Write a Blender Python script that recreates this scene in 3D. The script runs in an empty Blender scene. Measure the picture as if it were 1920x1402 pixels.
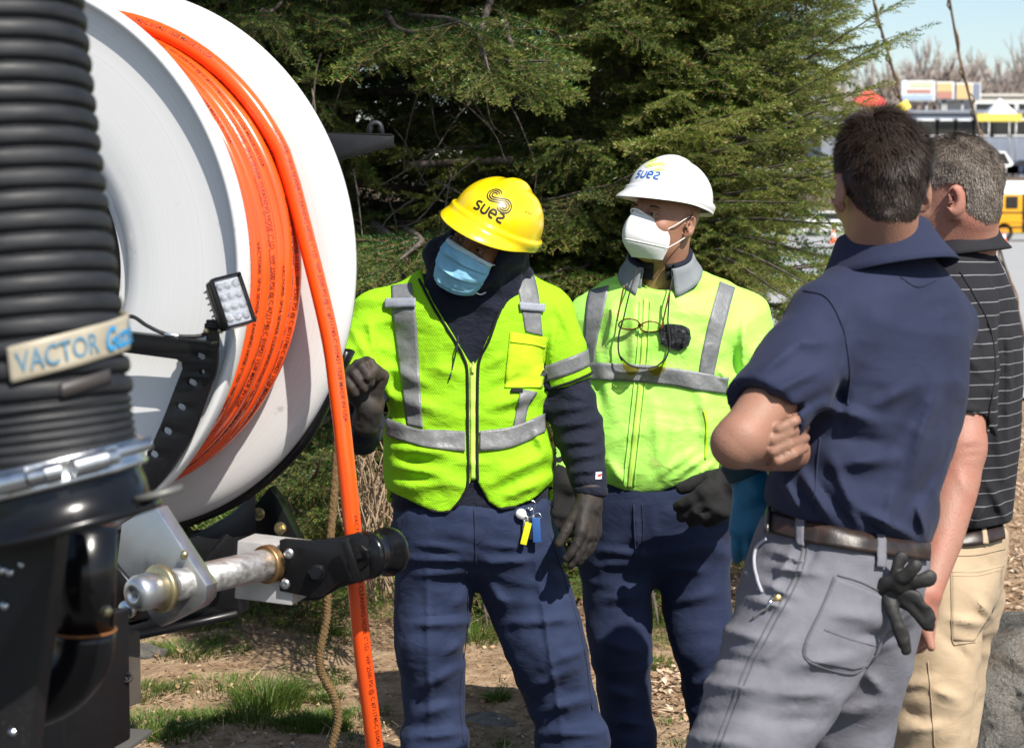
import bpy, bmesh, math, random
import numpy as np
from mathutils import Vector, Matrix
from mathutils.bvhtree import BVHTree
SC = bpy.context.scene
COL = SC.collection
R = math.radians
# ------------------------------------------------------------------ camera
CAM = np.array([0.0, 0.0, 1.68]); FPX = 3733.0
PITCH = math.atan((701 - 390) / FPX)
cd = bpy.data.cameras.new('camera'); cam = bpy.data.objects.new('camera', cd); COL.objects.link(cam)
cd.sensor_width = 36; cd.lens = 36 * FPX / 1920; cd.clip_start = 0.1; cd.clip_end = 3000
cam.location = CAM; cam.rotation_euler = (math.pi / 2 - PITCH, 0, 0)
cd.dof.use_dof = True; cd.dof.focus_distance = 5.3; cd.dof.aperture_fstop = 7.0
SC.camera = cam
# ------------------------------------------------------------------ sky and sun
SUN = Vector((0.37, -0.56, 0.74)).normalized()
world = bpy.data.worlds.new('World'); SC.world = world; world.use_nodes = True
nt = world.node_tree; bg = nt.nodes['Background']
sky = nt.nodes.new('ShaderNodeTexSky'); sky.sky_type = 'NISHITA'; sky.sun_disc = False
sky.sun_elevation = math.asin(SUN.z); sky.sun_rotation = math.atan2(SUN.x, SUN.y)
sky.air_density = 1.0; sky.dust_density = 0.8; sky.ozone_density = 1.0
nt.links.new(sky.outputs[0], bg.inputs[0]); bg.inputs[1].default_value = 0.10
sl = bpy.data.lights.new('sun', 'SUN'); sl.energy = 5.0; sl.angle = R(0.53); sl.color = (1, 0.945, 0.86)
so = bpy.data.objects.new('sun', sl); COL.objects.link(so); so.rotation_euler = (-SUN).to_track_quat('-Z', 'Y').to_euler()
vs = SC.view_settings; vs.view_transform = 'Standard'; vs.look = 'None'; vs.exposure = 0.62; vs.gamma = 1; vs.use_curve_mapping = False
SC.render.engine = 'CYCLES'; SC.cycles.max_bounces = 8; SC.cycles.transparent_max_bounces = 12
SC.cycles.use_denoising = True
# ------------------------------------------------------------------ helpers
rng = np.random.default_rng(7); random.seed(7)
A = lambda *v: np.array(v, dtype=np.float64)
def P(px, py, D):
    """the world point at distance D (along +Y) seen at that spot of the photograph"""
    x = (px - 960) / FPX; v = -(py - 701) / FPX
    c, s = math.cos(PITCH), math.sin(PITCH)
    d = A(x, c + v * s, -s + v * c)
    return CAM + d * (D / d[1])
def mpp(D): return D / FPX
def unit(v):
    v = np.asarray(v, float); return v / (np.linalg.norm(v) + 1e-12)
def frame(d, up=(0, 0, 1)):
    z = unit(d); x = np.cross(up, z)
    if np.linalg.norm(x) < 1e-4: x = np.cross((1, 0, 0), z)
    x = unit(x); return np.stack([x, np.cross(z, x), z], 1)
def rot(ax, a):
    return np.array(Matrix.Rotation(a, 3, ax))
ROOTM = {}
def thing(name, label, cat, loc=(0, 0, 0), yaw=0.0, group=None):
    o = bpy.data.objects.new(name, None); COL.objects.link(o); o.empty_display_size = 0.1
    o.location = loc; o.rotation_euler = (0, 0, yaw)
    o['label'] = label; o['category'] = cat
    if group: o['group'] = group
    ROOTM[o] = (rot('Z', yaw), np.array(loc, float))
    return o
def tag(o, label, cat, group=None):
    o['label'] = label; o['category'] = cat
    if group: o['group'] = group
    return o
def root_of(o):
    while o.parent: o = o.parent
    return o
def w2l(V, parent):
    r = root_of(parent)
    if r not in ROOTM: return V
    Rm, t = ROOTM[r]
    return (V - t) @ Rm
def mesh_np(name, V, F, FS=None):
    """F: (n,k) array, or list of arrays of different k"""
    me = bpy.data.meshes.new(name)
    Fs = [np.asarray(f, dtype=np.int32) for f in (F if isinstance(F, list) else [F]) if len(f)]
    V = np.asarray(V, dtype=np.float32)
    me.vertices.add(len(V)); me.vertices.foreach_set('co', V.ravel())
    nl = sum(f.size for f in Fs); nf = sum(len(f) for f in Fs)
    me.loops.add(nl); me.polygons.add(nf)
    me.loops.foreach_set('vertex_index', np.concatenate([f.ravel() for f in Fs]))
    tot = np.concatenate([np.full(len(f), f.shape[1], np.int32) for f in Fs])
    st = np.concatenate([[0], np.cumsum(tot)[:-1]]).astype(np.int32)
    me.polygons.foreach_set('loop_start', st); me.polygons.foreach_set('loop_total', tot)
    return me
def smooth(me, on=True):
    me.polygons.foreach_set('use_smooth', np.full(len(me.polygons), on))
def auto_smooth(o, deg=35):
    me = o.data; smooth(me)
    bm = bmesh.new(); bm.from_mesh(me); a = R(deg)
    for e in bm.edges:
        if len(e.link_faces) == 2 and e.calc_face_angle(0) > a: e.smooth = False
    bm.to_mesh(me); bm.free()
def part(name, geo, mat, parent=None, sm=True, deg=None, attr=None):
    """one mesh object from world-space geometry (V, F); converted to the frame of its thing"""
    V, F = geo[0], geo[1]
    V = np.asarray(V, float)
    if parent is not None: V = w2l(V, parent)
    me = mesh_np(name, V, F)
    if attr is not None:
        for k, v in attr.items():
            a = me.attributes.new(k, 'FLOAT', 'POINT'); a.data.foreach_set('value', np.asarray(v, np.float32))
    me.update(calc_edges=True); me.validate()
    for m in (mat if isinstance(mat, (list, tuple)) else [mat]): me.materials.append(m)
    if len(geo) > 2: me.polygons.foreach_set('material_index', np.asarray(geo[2], np.int32))
    o = bpy.data.objects.new(name, me); COL.objects.link(o)
    if parent is not None: o.parent = parent
    if deg: auto_smooth(o, deg)
    else: smooth(me, sm)
    me.update()
    return o
def join(*gs):
    Vs, Fs, n = [], [], 0
    for g in gs:
        V, F = g[0], g[1]
        for f in (F if isinstance(F, list) else [F]):
            if len(f): Fs.append(np.asarray(f) + n)
        Vs.append(V); n += len(V)
    out = {}
    for f in Fs: out.setdefault(f.shape[1], []).append(f)
    return np.concatenate(Vs), [np.concatenate(v) for v in out.values()]
def from_bm(bm):
    bm.verts.ensure_lookup_table(); bm.verts.index_update()
    V = np.array([v.co[:] for v in bm.verts]); by = {}
    for f in bm.faces: by.setdefault(len(f.verts), []).append([v.index for v in f.verts])
    bm.free(); return V, [np.array(v) for v in by.values()]
def xf(geo, M=None, t=(0, 0, 0)):
    V = geo[0] if M is None else geo[0] @ np.asarray(M).T
    return (V + np.asarray(t, float), geo[1])
def box(size, bev=0.0, seg=2, M=None, t=(0, 0, 0)):
    bm = bmesh.new(); bmesh.ops.create_cube(bm, size=1)
    for v in bm.verts: v.co = Vector((v.co.x * size[0], v.co.y * size[1], v.co.z * size[2]))
    if bev: bmesh.ops.bevel(bm, geom=bm.edges[:], offset=bev, segments=seg, profile=0.6, affect='EDGES')
    return xf(from_bm(bm), M, t)
def prism(poly, th, bev=0.0, M=None, t=(0, 0, 0)):
    """polygon in local XY, extruded +-th/2 along local Z"""
    bm = bmesh.new()
    vs_ = [bm.verts.new((x, y, -th / 2)) for x, y in poly]
    f = bm.faces.new(vs_); r = bmesh.ops.extrude_face_region(bm, geom=[f])
    for v in r['geom']:
        if isinstance(v, bmesh.types.BMVert): v.co.z += th
    bmesh.ops.recalc_face_normals(bm, faces=bm.faces[:])
    if bev: bmesh.ops.bevel(bm, geom=bm.edges[:], offset=bev, segments=2, profile=0.6, affect='EDGES')
    return xf(from_bm(bm), M, t)
def catmull(pts, n):
    pts = np.asarray(pts, float); m = len(pts)
    Q = np.concatenate([[2 * pts[0] - pts[1]], pts, [2 * pts[-1] - pts[-2]]])
    out = []
    per = max(1, int(n / (m - 1)))
    for i in range(m - 1):
        p0, p1, p2, p3 = Q[i:i + 4]
        t = np.linspace(0, 1, per, endpoint=False)[:, None]
        out.append(0.5 * (2 * p1 + (p2 - p0) * t + (2 * p0 - 5 * p1 + 4 * p2 - p3) * t ** 2 + (3 * p1 - p0 - 3 * p2 + p3) * t ** 3))
    out.append(pts[-1:]); return np.concatenate(out)
def tube(path, rad, n=10, caps=True, flat=1.0, closed=False):
    path = np.asarray(path, float); m = len(path)
    rad = np.broadcast_to(np.asarray(rad, float), (m,))
    if closed: T = np.roll(path, -1, 0) - np.roll(path, 1, 0)
    else: T = np.gradient(path, axis=0)
    T /= np.linalg.norm(T, axis=1)[:, None] + 1e-12
    Nn = np.zeros_like(T); ref = A(0, 0, 1) if abs(T[0, 2]) < 0.9 else A(1, 0, 0)
    x = unit(np.cross(ref, T[0]))
    for i in range(m):
        x = unit(x - T[i] * (x @ T[i])); Nn[i] = x
    B = np.cross(T, Nn); th = np.arange(n) * 2 * math.pi / n
    V = path[:, None] + rad[:, None, None] * (np.cos(th)[None, :, None] * Nn[:, None] + flat * np.sin(th)[None, :, None] * B[:, None])
    V = V.reshape(-1, 3); i = np.arange(m if closed else m - 1)[:, None]; j = np.arange(n)[None]
    i2 = (i + 1) % m
    F = np.stack([i * n + j, i * n + (j + 1) % n, i2 * n + (j + 1) % n, i2 * n + j], -1).reshape(-1, 4)
    Fl = [F]
    if caps and not closed:
        Fl.append(np.arange(n)[::-1][None]); Fl.append(((m - 1) * n + np.arange(n))[None])
    return V, Fl
def cyl(a, b, ra, rb=None, n=20): return tube([a, b], [ra, ra if rb is None else rb], n)
def lathe(prof, o, axis, n=64, closed=False):
    """profile [(r, h)] spun about the axis"""
    M = frame(axis); prof = np.asarray(prof, float); m = len(prof)
    th = np.arange(n) * 2 * math.pi / n
    L = np.stack([prof[:, 0, None] * np.cos(th), prof[:, 0, None] * np.sin(th), np.repeat(prof[:, 1, None], n, 1)], -1).reshape(-1, 3)
    V = L @ M.T + np.asarray(o)
    k = m if closed else m - 1
    i = np.arange(k)[:, None]; j = np.arange(n)[None]; i2 = (i + 1) % m
    F = np.stack([i * n + j, i * n + (j + 1) % n, i2 * n + (j + 1) % n, i2 * n + j], -1).reshape(-1, 4)
    return V, [F]
def grid_faces(a, b, wrap=False):
    i = np.arange(a - 1)[:, None]; j = np.arange(b if wrap else b - 1)[None]
    return np.stack([i * b + j, i * b + (j + 1) % b, (i + 1) * b + (j + 1) % b, (i + 1) * b + j], -1).reshape(-1, 4)
def flip(g): return (g[0], [f[:, ::-1] for f in (g[1] if isinstance(g[1], list) else [g[1]])])
def shell(V, a, b, th, Nrm=None):
    """thickened open grid of a x b points: second skin th behind the first"""
    Vg = V.reshape(a, b, 3)
    if Nrm is None:
        du = np.gradient(Vg, axis=0); dv = np.gradient(Vg, axis=1); Nrm = np.cross(du, dv)
        Nrm = Nrm / (np.linalg.norm(Nrm, axis=2)[..., None] + 1e-12)
    W = (Vg - Nrm * th).reshape(-1, 3); n = a * b
    F = grid_faces(a, b); e = []
    for i in range(a - 1):
        e.append((i * b, (i + 1) * b, n + (i + 1) * b, n + i * b)); k = b - 1
        e.append(((i + 1) * b + k, i * b + k, n + i * b + k, n + (i + 1) * b + k))
    for j in range(b - 1):
        e.append((j + 1, j, n + j, n + j + 1)); k = (a - 1) * b
        e.append((k + j, k + j + 1, n + k + j + 1, n + k + j))
    return np.concatenate([V, W]), [np.concatenate([F, F[:, ::-1] + n, np.array(e)])]
_txt = {}
def text_geo(s, size=1.0, offset=0.0, shear=0.0, space=1.0):
    """flat lettering: (V, F) in the XY plane, baseline at y=0, centred in x"""
    key = (s, offset, shear, space)
    if key not in _txt:
        cu = bpy.data.curves.new('lettering', 'FONT'); cu.body = s; cu.size = 1; cu.offset = offset; cu.shear = shear; cu.space_character = space
        cu.resolution_u = 3; cu.align_x = 'CENTER'
        o = bpy.data.objects.new('lettering', cu); COL.objects.link(o)
        bpy.context.view_layer.update()
        me = o.evaluated_get(bpy.context.evaluated_depsgraph_get()).to_mesh()
        bm = bmesh.new(); bm.from_mesh(me); bmesh.ops.triangulate(bm, faces=bm.faces[:])
        bmesh.ops.subdivide_edges(bm, edges=[e for e in bm.edges if e.calc_length() > 0.25], cuts=1)
        bmesh.ops.triangulate(bm, faces=bm.faces[:])
        _txt[key] = from_bm(bm)
        bpy.data.objects.remove(o); bpy.data.curves.remove(cu)
    V, F = _txt[key]
    return V * size, F
# ---------------------------------------------------------------- materials
class Nodes:
    def __init__(s, name):
        s.m = bpy.data.materials.new(name); s.m.use_nodes = True; s.t = s.m.node_tree
        s.b = s.t.nodes['Principled BSDF']
    def n(s, typ, **kw):
        x = s.t.nodes.new(typ)
        for k, v in kw.items(): setattr(x, k, v)
        return x
    def l(s, a, b): s.t.links.new(a, b)
    def coord(s, kind='Object', scale=(1, 1, 1), rotz=(0, 0, 0)):
        c = s.n('ShaderNodeTexCoord'); m = s.n('ShaderNodeMapping'); m.inputs['Scale'].default_value = scale; m.inputs['Rotation'].default_value = rotz
        s.l(c.outputs[kind], m.inputs[0]); return m.outputs[0]
    def noise(s, vec, scale, detail=4, rough=0.55, dist=0.0):
        x = s.n('ShaderNodeTexNoise'); x.inputs['Scale'].default_value = scale; x.inputs['Detail'].default_value = detail
        x.inputs['Roughness'].default_value = rough; x.inputs['Distortion'].default_value = dist
        s.l(vec, x.inputs['Vector']); return x.outputs['Fac']
    def ramp(s, fac, stops):
        x = s.n('ShaderNodeValToRGB'); e = x.color_ramp.elements
        while len(e) < len(stops): e.new(0.5)
        for q, (p, c) in zip(e, stops): q.position = p; q.color = (*c, 1) if len(c) == 3 else c
        s.l(fac, x.inputs[0]); return x.outputs[0]
    def mix(s, fac, a, b, typ='MIX'):
        x = s.n('ShaderNodeMix', data_type='RGBA', blend_type=typ)
        for v, i in ((fac, 0), (a, 6), (b, 7)):
            if hasattr(v, 'is_output'): s.l(v, x.inputs[i])
            else: x.inputs[i].default_value = v if i == 0 else (*v, 1)
        return x.outputs[2]
    def math(s, op, a, b=0.0, c=0.0):
        x = s.n('ShaderNodeMath', operation=op)
        for i, v in enumerate((a, b, c)):
            if hasattr(v, 'is_output'): s.l(v, x.inputs[i])
            else: x.inputs[i].default_value = v
        return x.outputs[0]
    def bump(s, h, strength, dist, prev=None):
        x = s.n('ShaderNodeBump'); x.inputs['Strength'].default_value = strength; x.inputs['Distance'].default_value = dist
        s.l(h, x.inputs['Height'])
        if prev is not None: s.l(prev, x.inputs['Normal'])
        return x.outputs[0]
    def set(s, **kw):
        names = dict(col='Base Color', rough='Roughness', metal='Metallic', nrm='Normal', coat='Coat Weight', coatr='Coat Roughness', sss='Subsurface Weight', sheen='Sheen Weight', spec='Specular IOR Level', trans='Transmission Weight', emit='Emission Color', emits='Emission Strength', alpha='Alpha', ior='IOR', aniso='Anisotropic')
        for k, v in kw.items():
            i = s.b.inputs[names[k]]
            if hasattr(v, 'is_output'): s.l(v, i)
            elif isinstance(v, tuple): i.default_value = (*v, 1) if len(v) == 3 and i.type == 'RGBA' else v
            else: i.default_value = v
        return s
def M(name, col, col2=None, scale=6.0, detail=5, rough=0.5, metal=0.0, bump=None, dist=0.0, fac=(0.35, 0.7), rvar=0.0, stretch=(1, 1, 1), **kw):
    N = Nodes(name); v = N.coord(scale=stretch)
    if col2 is not None:
        f = N.noise(v, scale, detail, dist=dist)
        c = N.ramp(f, [(fac[0], col), (fac[1], col2)])
        N.set(col=c)
        if rvar:
            r = N.n('ShaderNodeMapRange'); r.inputs[1].default_value = 0.3; r.inputs[2].default_value = 0.7
            r.inputs[3].default_value = max(0.02, rough - rvar); r.inputs[4].default_value = min(1, rough + rvar); N.l(f, r.inputs[0]); N.set(rough=r.outputs[0])
        else: N.set(rough=rough)
    else: N.set(col=col, rough=rough)
    N.set(metal=metal)
    if bump:
        b = N.noise(v, bump[0], 6, 0.6); N.set(nrm=N.bump(b, bump[1], bump[2]))
    N.set(**kw); return N.m
# ------------------------------------------------------------------ soft bodies: signed distance fields turned into meshes
_tab = np.random.default_rng(3).random((32, 32, 32)).astype(np.float32) * 2 - 1
def vnoise(p):
    i = np.floor(p).astype(np.int32); f = (p - i).astype(np.float32); f = f * f * (3 - 2 * f)
    i0 = i & 31; i1 = (i + 1) & 31
    def g(a, b, c): return _tab[(i1 if a else i0)[..., 0], (i1 if b else i0)[..., 1], (i1 if c else i0)[..., 2]]
    fx, fy, fz = f[..., 0], f[..., 1], f[..., 2]
    x00 = g(0, 0, 0) * (1 - fx) + g(1, 0, 0) * fx; x10 = g(0, 1, 0) * (1 - fx) + g(1, 1, 0) * fx
    x01 = g(0, 0, 1) * (1 - fx) + g(1, 0, 1) * fx; x11 = g(0, 1, 1) * (1 - fx) + g(1, 1, 1) * fx
    return (x00 * (1 - fy) + x10 * fy) * (1 - fz) + (x01 * (1 - fy) + x11 * fy) * fz
def smin(a, b, k):
    h = np.clip(0.5 + 0.5 * (b - a) / k, 0, 1); return b + (a - b) * h - k * h * (1 - h)
def smax(a, b, k): return -smin(-a, -b, k)
def cap(p, a, b, ra, rb=None):
    a = np.asarray(a, float); d = np.asarray(b, float) - a; L = d @ d
    t = np.clip(((p - a) @ d) / L, 0, 1) if L > 1e-12 else np.zeros(p.shape[:-1])
    q = p - a - t[..., None] * d
    return np.sqrt((q * q).sum(-1)) - (ra + ((ra if rb is None else rb) - ra) * t)
def ell(p, c, r, Rm=None):
    q = p - np.asarray(c, float)
    if Rm is not None: q = q @ Rm
    r = np.asarray(r, float); k0 = np.sqrt(((q / r) ** 2).sum(-1)); k1 = np.sqrt(((q / r ** 2) ** 2).sum(-1)) + 1e-9
    return k0 * (k0 - 1) / k1
def rbox(p, c, h, r, Rm=None):
    q = p - np.asarray(c, float)
    if Rm is not None: q = q @ Rm
    q = np.abs(q) - (np.asarray(h) - r)
    return np.sqrt((np.maximum(q, 0) ** 2).sum(-1)) + np.minimum(q.max(-1), 0) - r
def chain(p, pts, k=0.0):
    """limb through [(xyz, radius)...]"""
    d = None
    for (a, ra), (b, rb) in zip(pts[:-1], pts[1:]):
        e = cap(p, a, b, ra, rb); d = e if d is None else (np.minimum(d, e) if not k else smin(d, e, k))
    return d
def limb(rows):
    """[(px, py, D, radius in px)] -> chain points"""
    return [(P(x, y, D), r * mpp(D)) for x, y, D, r in rows]
class Loft:
    """trunk with elliptic cross-sections, given by its outline in the photograph"""
    def __init__(s, rows, ratio, yaw, n=2.3, inset=0.0):
        Z, X, Y, Wd, Q = [], [], [], [], []
        for r in rows:
            py, l, rr, D = r[:4]; q = r[4] if len(r) > 4 else ratio
            c = P((l + rr) / 2, py, D); Z.append(c[2]); X.append(c[0]); Y.append(c[1]); Wd.append((rr - l) / 2 * mpp(D)); Q.append(q)
        o = np.argsort(Z); Z, X, Y, Wd, Q = [np.array(v)[o] for v in (Z, X, Y, Wd, Q)]
        zz = np.linspace(Z[0], Z[-1], 80)
        def ev(v):
            w = np.interp(zz, Z, v); k = np.array([1, 2, 3, 4, 3, 2, 1.]) / 16
            return np.convolve(np.pad(w, 3, mode='edge'), k, 'valid')
        s.zz = zz; s.cx, s.cy = ev(X), ev(Y); q = ev(Q)
        s.a = ev(Wd) / np.sqrt(math.cos(yaw) ** 2 + q ** 2 * math.sin(yaw) ** 2); s.b = s.a * q
        s.c, s.s = math.cos(yaw), math.sin(yaw); s.n = n
    def __call__(s, p, off=0.0, capk=0.02):
        z = p[..., 2]; zc = np.clip(z, s.zz[0], s.zz[-1]); g = lambda v: np.interp(zc, s.zz, v)
        dx = p[..., 0] - g(s.cx); dy = p[..., 1] - g(s.cy)
        u = dx * s.c + dy * s.s; v = -dx * s.s + dy * s.c
        a, b = g(s.a) + off, g(s.b) + off
        k = (np.abs(u / a) ** s.n + np.abs(v / b) ** s.n + 1e-9) ** (1 / s.n)
        d = (k - 1) * np.minimum(a, b)
        e = np.maximum(z - s.zz[-1] - off, s.zz[0] - off - z)
        return smax(d, e, capk)
def fold(p, a, b, w, amp):
    """a crease (amp<0) or ridge (amp>0) along a segment; value to subtract from the distance"""
    a = np.asarray(a, float); d = np.asarray(b, float) - a
    v = unit(a + d / 2 - CAM); q0 = p - a; dep = q0 @ v; q0 = q0 - dep[..., None] * v; d = d - (d @ v) * v   # laid on whatever surface lies behind the segment
    t = np.clip((q0 @ d) / (d @ d), 0, 1); q = q0 - t[..., None] * d
    return amp * np.exp(-(q * q).sum(-1) / (w * w) - (np.maximum(np.abs(dep - .06) - .12, 0) / .06) ** 2) * (0.25 + 0.75 * np.sin(math.pi * np.clip(t, 0.02, 0.98)))
def pfolds(rows):
    """[(x0,y0,x1,y1,D,width px,amp mm)] -> fold arguments"""
    return [(P(a, b, D), P(c, d, D), w * .85 * mpp(D), am * (0.0021 if am > 0 else 0.0013)) for a, b, c, d, D, w, am in rows]
def add_folds(p, d, fl):
    for f in fl: d = d - fold(p, *f)
    return d
def wrinkle(p, freq, amp, warp=0.6, seed=0.0, ridge=True):
    q = p * np.asarray(freq, float) + seed
    w = vnoise(q * 0.5 + 11.3)
    n = vnoise(q + warp * w[..., None])
    if ridge: n = 1 - 2.2 * np.abs(n)
    return amp * n
def nets(f, lo, hi, h):
    """naive surface nets on the active blocks of a grid"""
    lo = np.asarray(lo, float); B = 5
    nb = np.ceil((np.asarray(hi) - lo) / (h * B)).astype(int)
    I = np.stack(np.meshgrid(*[np.arange(k) for k in nb], indexing='ij'), -1)
    c = lo + (I + 0.5) * B * h
    dc = f(c.reshape(-1, 3)).reshape(nb)
    act = np.abs(dc) < B * h * 0.87 * 1.2 + 0.014
    D = np.repeat(np.repeat(np.repeat(np.where(dc < 0, -1.0, 1.0).astype(np.float32), B, 0), B, 1), B, 2)
    ids = np.argwhere(act)
    k = np.arange(B); off = np.stack(np.meshgrid(k, k, k, indexing='ij'), -1).reshape(-1, 3)
    CH = 2400
    for s in range(0, len(ids), CH):
        g = (ids[s:s + CH, None] * B + off[None]).reshape(-1, 3)
        D[g[:, 0], g[:, 1], g[:, 2]] = f(lo + g * h)
    S = D < 0
    cs = np.zeros(np.array(D.shape) - 1, np.uint8)
    sl_ = lambda o, n: slice(o, n - 1 + o)
    for a in (0, 1):
        for b in (0, 1):
            for e in (0, 1): cs += S[sl_(a, D.shape[0]), sl_(b, D.shape[1]), sl_(e, D.shape[2])]
    cells = np.argwhere((cs > 0) & (cs < 8)); idx = np.full(cs.shape, -1, np.int32); idx[tuple(cells.T)] = np.arange(len(cells))
    acc = np.zeros((len(cells), 3)); cnt = np.zeros(len(cells))
    cor = [(a, b, e) for a in (0, 1) for b in (0, 1) for e in (0, 1)]
    val = {q: D[tuple((cells + q).T)] for q in cor}
    for q in cor:
        for ax in range(3):
            if q[ax] == 0:
                r = list(q); r[ax] = 1; r = tuple(r); va, vb = val[q], val[r]
                x = (va < 0) != (vb < 0); t = np.where(x, va / np.where(x, va - vb, 1), 0)
                pt = np.array(q, float)[None].repeat(len(cells), 0); pt[:, ax] += t
                acc += pt * x[:, None]; cnt += x
    V = lo + (cells + acc / cnt[:, None]) * h
    Fs = []
    for ax in range(3):
        u, w = (ax + 1) % 3, (ax + 2) % 3
        s0 = [slice(1, -1)] * 3; s0[ax] = slice(0, -1); s1 = list(s0); s1[ax] = slice(1, None)
        a0, a1 = S[tuple(s0)], S[tuple(s1)]
        e = np.argwhere(a0 != a1)
        if not len(e): continue
        sg = a0[tuple(e.T)]; o = np.ones(3, int); o[ax] = 0; e = e + o
        du = np.zeros(3, int); du[u] = 1; dw = np.zeros(3, int); dw[w] = 1
        q = np.stack([idx[tuple((e - du - dw).T)], idx[tuple((e - dw).T)], idx[tuple(e.T)], idx[tuple((e - du).T)]], 1)
        q = np.where(sg[:, None], q, q[:, ::-1]); Fs.append(q)
    F = np.concatenate(Fs); F = F[(F >= 0).all(1)]
    return V, F
def relax(g, it=1, lam=0.5):
    V, F = g
    E_ = np.concatenate([F[:, [0, 1]], F[:, [1, 2]], F[:, [2, 3]], F[:, [3, 0]]])
    for _ in range(it):
        s = np.zeros_like(V); c = np.zeros(len(V))
        for a in range(3):
            s[:, a] = np.bincount(E_[:, 0], V[E_[:, 1], a], len(V)) + np.bincount(E_[:, 1], V[E_[:, 0], a], len(V))
        c = np.bincount(E_[:, 0], minlength=len(V)) + np.bincount(E_[:, 1], minlength=len(V))
        V = V + lam * (s / np.maximum(c, 1)[:, None] - V)
    return V, F
def bvh_of(g):
    return BVHTree.FromPolygons([tuple(v) for v in g[0]], [tuple(int(i) for i in f) for f in (g[1][0] if isinstance(g[1], list) else g[1])])
def cast(bvh, o, d, off):
    """point where the ray meets the surface, lifted by off; None if it misses"""
    hit, nrm, i, dist = bvh.ray_cast(Vector(o), Vector(d))
    if hit is None: return None
    if nrm.dot(Vector(d)) > 0: nrm = -nrm
    return np.array(hit) + np.array(nrm) * off, np.array(nrm)
def campath(bvh, pts, off, n=40, sm=True):
    """polyline of picture points laid on a surface, as seen from the camera side"""
    q = catmull(np.array(pts, float), n) if sm and len(pts) > 2 else np.array(pts, float)
    if not sm or len(pts) == 2:
        seg = []
        for a, b in zip(pts[:-1], pts[1:]):
            k = max(2, n // (len(pts) - 1)); seg.append(np.linspace(a, b, k, endpoint=False))
        q = np.concatenate(seg + [np.array([pts[-1]], float)])
    out = []
    for x, y in q:
        d = P(x, y, 5.0) - CAM; r = cast(bvh, CAM, d / np.linalg.norm(d), off)
        if r is not None and (not out or np.linalg.norm(r[0] - out[-1]) < 0.25): out.append(r[0])
    return np.array(out)
def strip(bvh, left, right, off=0.004, nu=60, nv=6, th=0.003, sm=True):
    """band between two picture polylines laid on a surface, with thickness"""
    def res(p):
        p = np.array(p, float)
        q = catmull(p, 200) if (sm and len(p) > 2) else np.concatenate([np.linspace(a, b, 60) for a, b in zip(p[:-1], p[1:])])
        s = np.concatenate([[0], np.cumsum(np.linalg.norm(np.diff(q, axis=0), axis=1))]); t = np.linspace(0, s[-1], nu)
        return np.stack([np.interp(t, s, q[:, 0]), np.interp(t, s, q[:, 1])], 1)
    a, b = res(left), res(right); G = np.zeros((nu, nv, 3)); ok = np.ones((nu, nv), bool); last = None
    for i in range(nu):
        for j in range(nv):
            x, y = a[i] + (b[i] - a[i]) * j / (nv - 1)
            d = P(x, y, 5.0) - CAM; r = cast(bvh, CAM, d / np.linalg.norm(d), off)
            if r is None: ok[i, j] = False; G[i, j] = last if last is not None else CAM + d
            else: G[i, j] = r[0]; last = r[0]
    keep = ok.all(1); i0 = np.argmax(keep); i1 = nu - np.argmax(keep[::-1])
    G = G[i0:i1]
    return shell(G.reshape(-1, 3), len(G), nv, -th) if False else flip(shell(G.reshape(-1, 3), len(G), nv, th))
def ring_band(bvh, o, ax, s0, s1, off=0.004, nu=64, nv=6, rmax=0.6, a0=0.0, a1=2 * math.pi, th=0.002, up=(0, 0, 1)):
    """band round a limb or trunk: rays shot inwards towards the axis o + s*ax; s0, s1 may be functions of the angle"""
    Mf = frame(ax, up); G = np.zeros((nu, nv, 3)); last = None
    for i in range(nu):
        t = a0 + (a1 - a0) * i / (nu - 1); rd = Mf[:, 0] * math.cos(t) + Mf[:, 1] * math.sin(t)
        l = s0(t) if callable(s0) else s0; h = s1(t) if callable(s1) else s1
        for j in range(nv):
            c = np.asarray(o) + unit(ax) * (l + (h - l) * j / (nv - 1))
            r = cast(bvh, c + rd * rmax, -rd, off)
            if r is not None: last = r[0]
            G[i, j] = last if last is not None else c
    return shell(G.reshape(-1, 3), nu, nv, th)
# ------------------------------------------------------------------ ground, lot and far setting
def kind(o, k): o['kind'] = k; return o
def ground_mat():
    N = Nodes('dirt_with_needles'); v = N.coord(); a = N.noise(v, 1.3, 6, 0.6, 0.3); b = N.noise(v, 14, 6, 0.65); c = N.noise(v, 90, 4, 0.6)
    col = N.ramp(b, [(0.30, (0.15, 0.092, 0.052)), (0.50, (0.29, 0.195, 0.12)), (0.72, (0.44, 0.32, 0.21))])
    col = N.mix(N.ramp(a, [(0.42, (0, 0, 0)), (0.62, (1, 1, 1))]), col, N.ramp(b, [(0.35, (0.22, 0.148, 0.092)), (0.7, (0.40, 0.29, 0.19))]))
    col = N.mix(N.math('MULTIPLY', N.ramp(c, [(0.55, (0, 0, 0)), (0.68, (1, 1, 1))]), 0.55), col, (0.42, 0.31, 0.2))
    N.set(col=col, rough=0.95, spec=0.15, nrm=N.bump(c, 0.6, 0.012, N.bump(b, 0.7, 0.05))); return N.m
def asphalt_mat(name, c0, c1, sc=160):
    N = Nodes(name); v = N.coord(); a = N.noise(v, sc, 4, 0.7); b = N.noise(v, 0.25, 5, 0.6)
    N.set(col=N.mix(N.math('MULTIPLY', b, 0.5), N.ramp(a, [(0.3, c0), (0.7, c1)]), tuple(x * 1.25 for x in c1)), rough=0.9, nrm=N.bump(a, 0.5, 0.006)); return N.m
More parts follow.
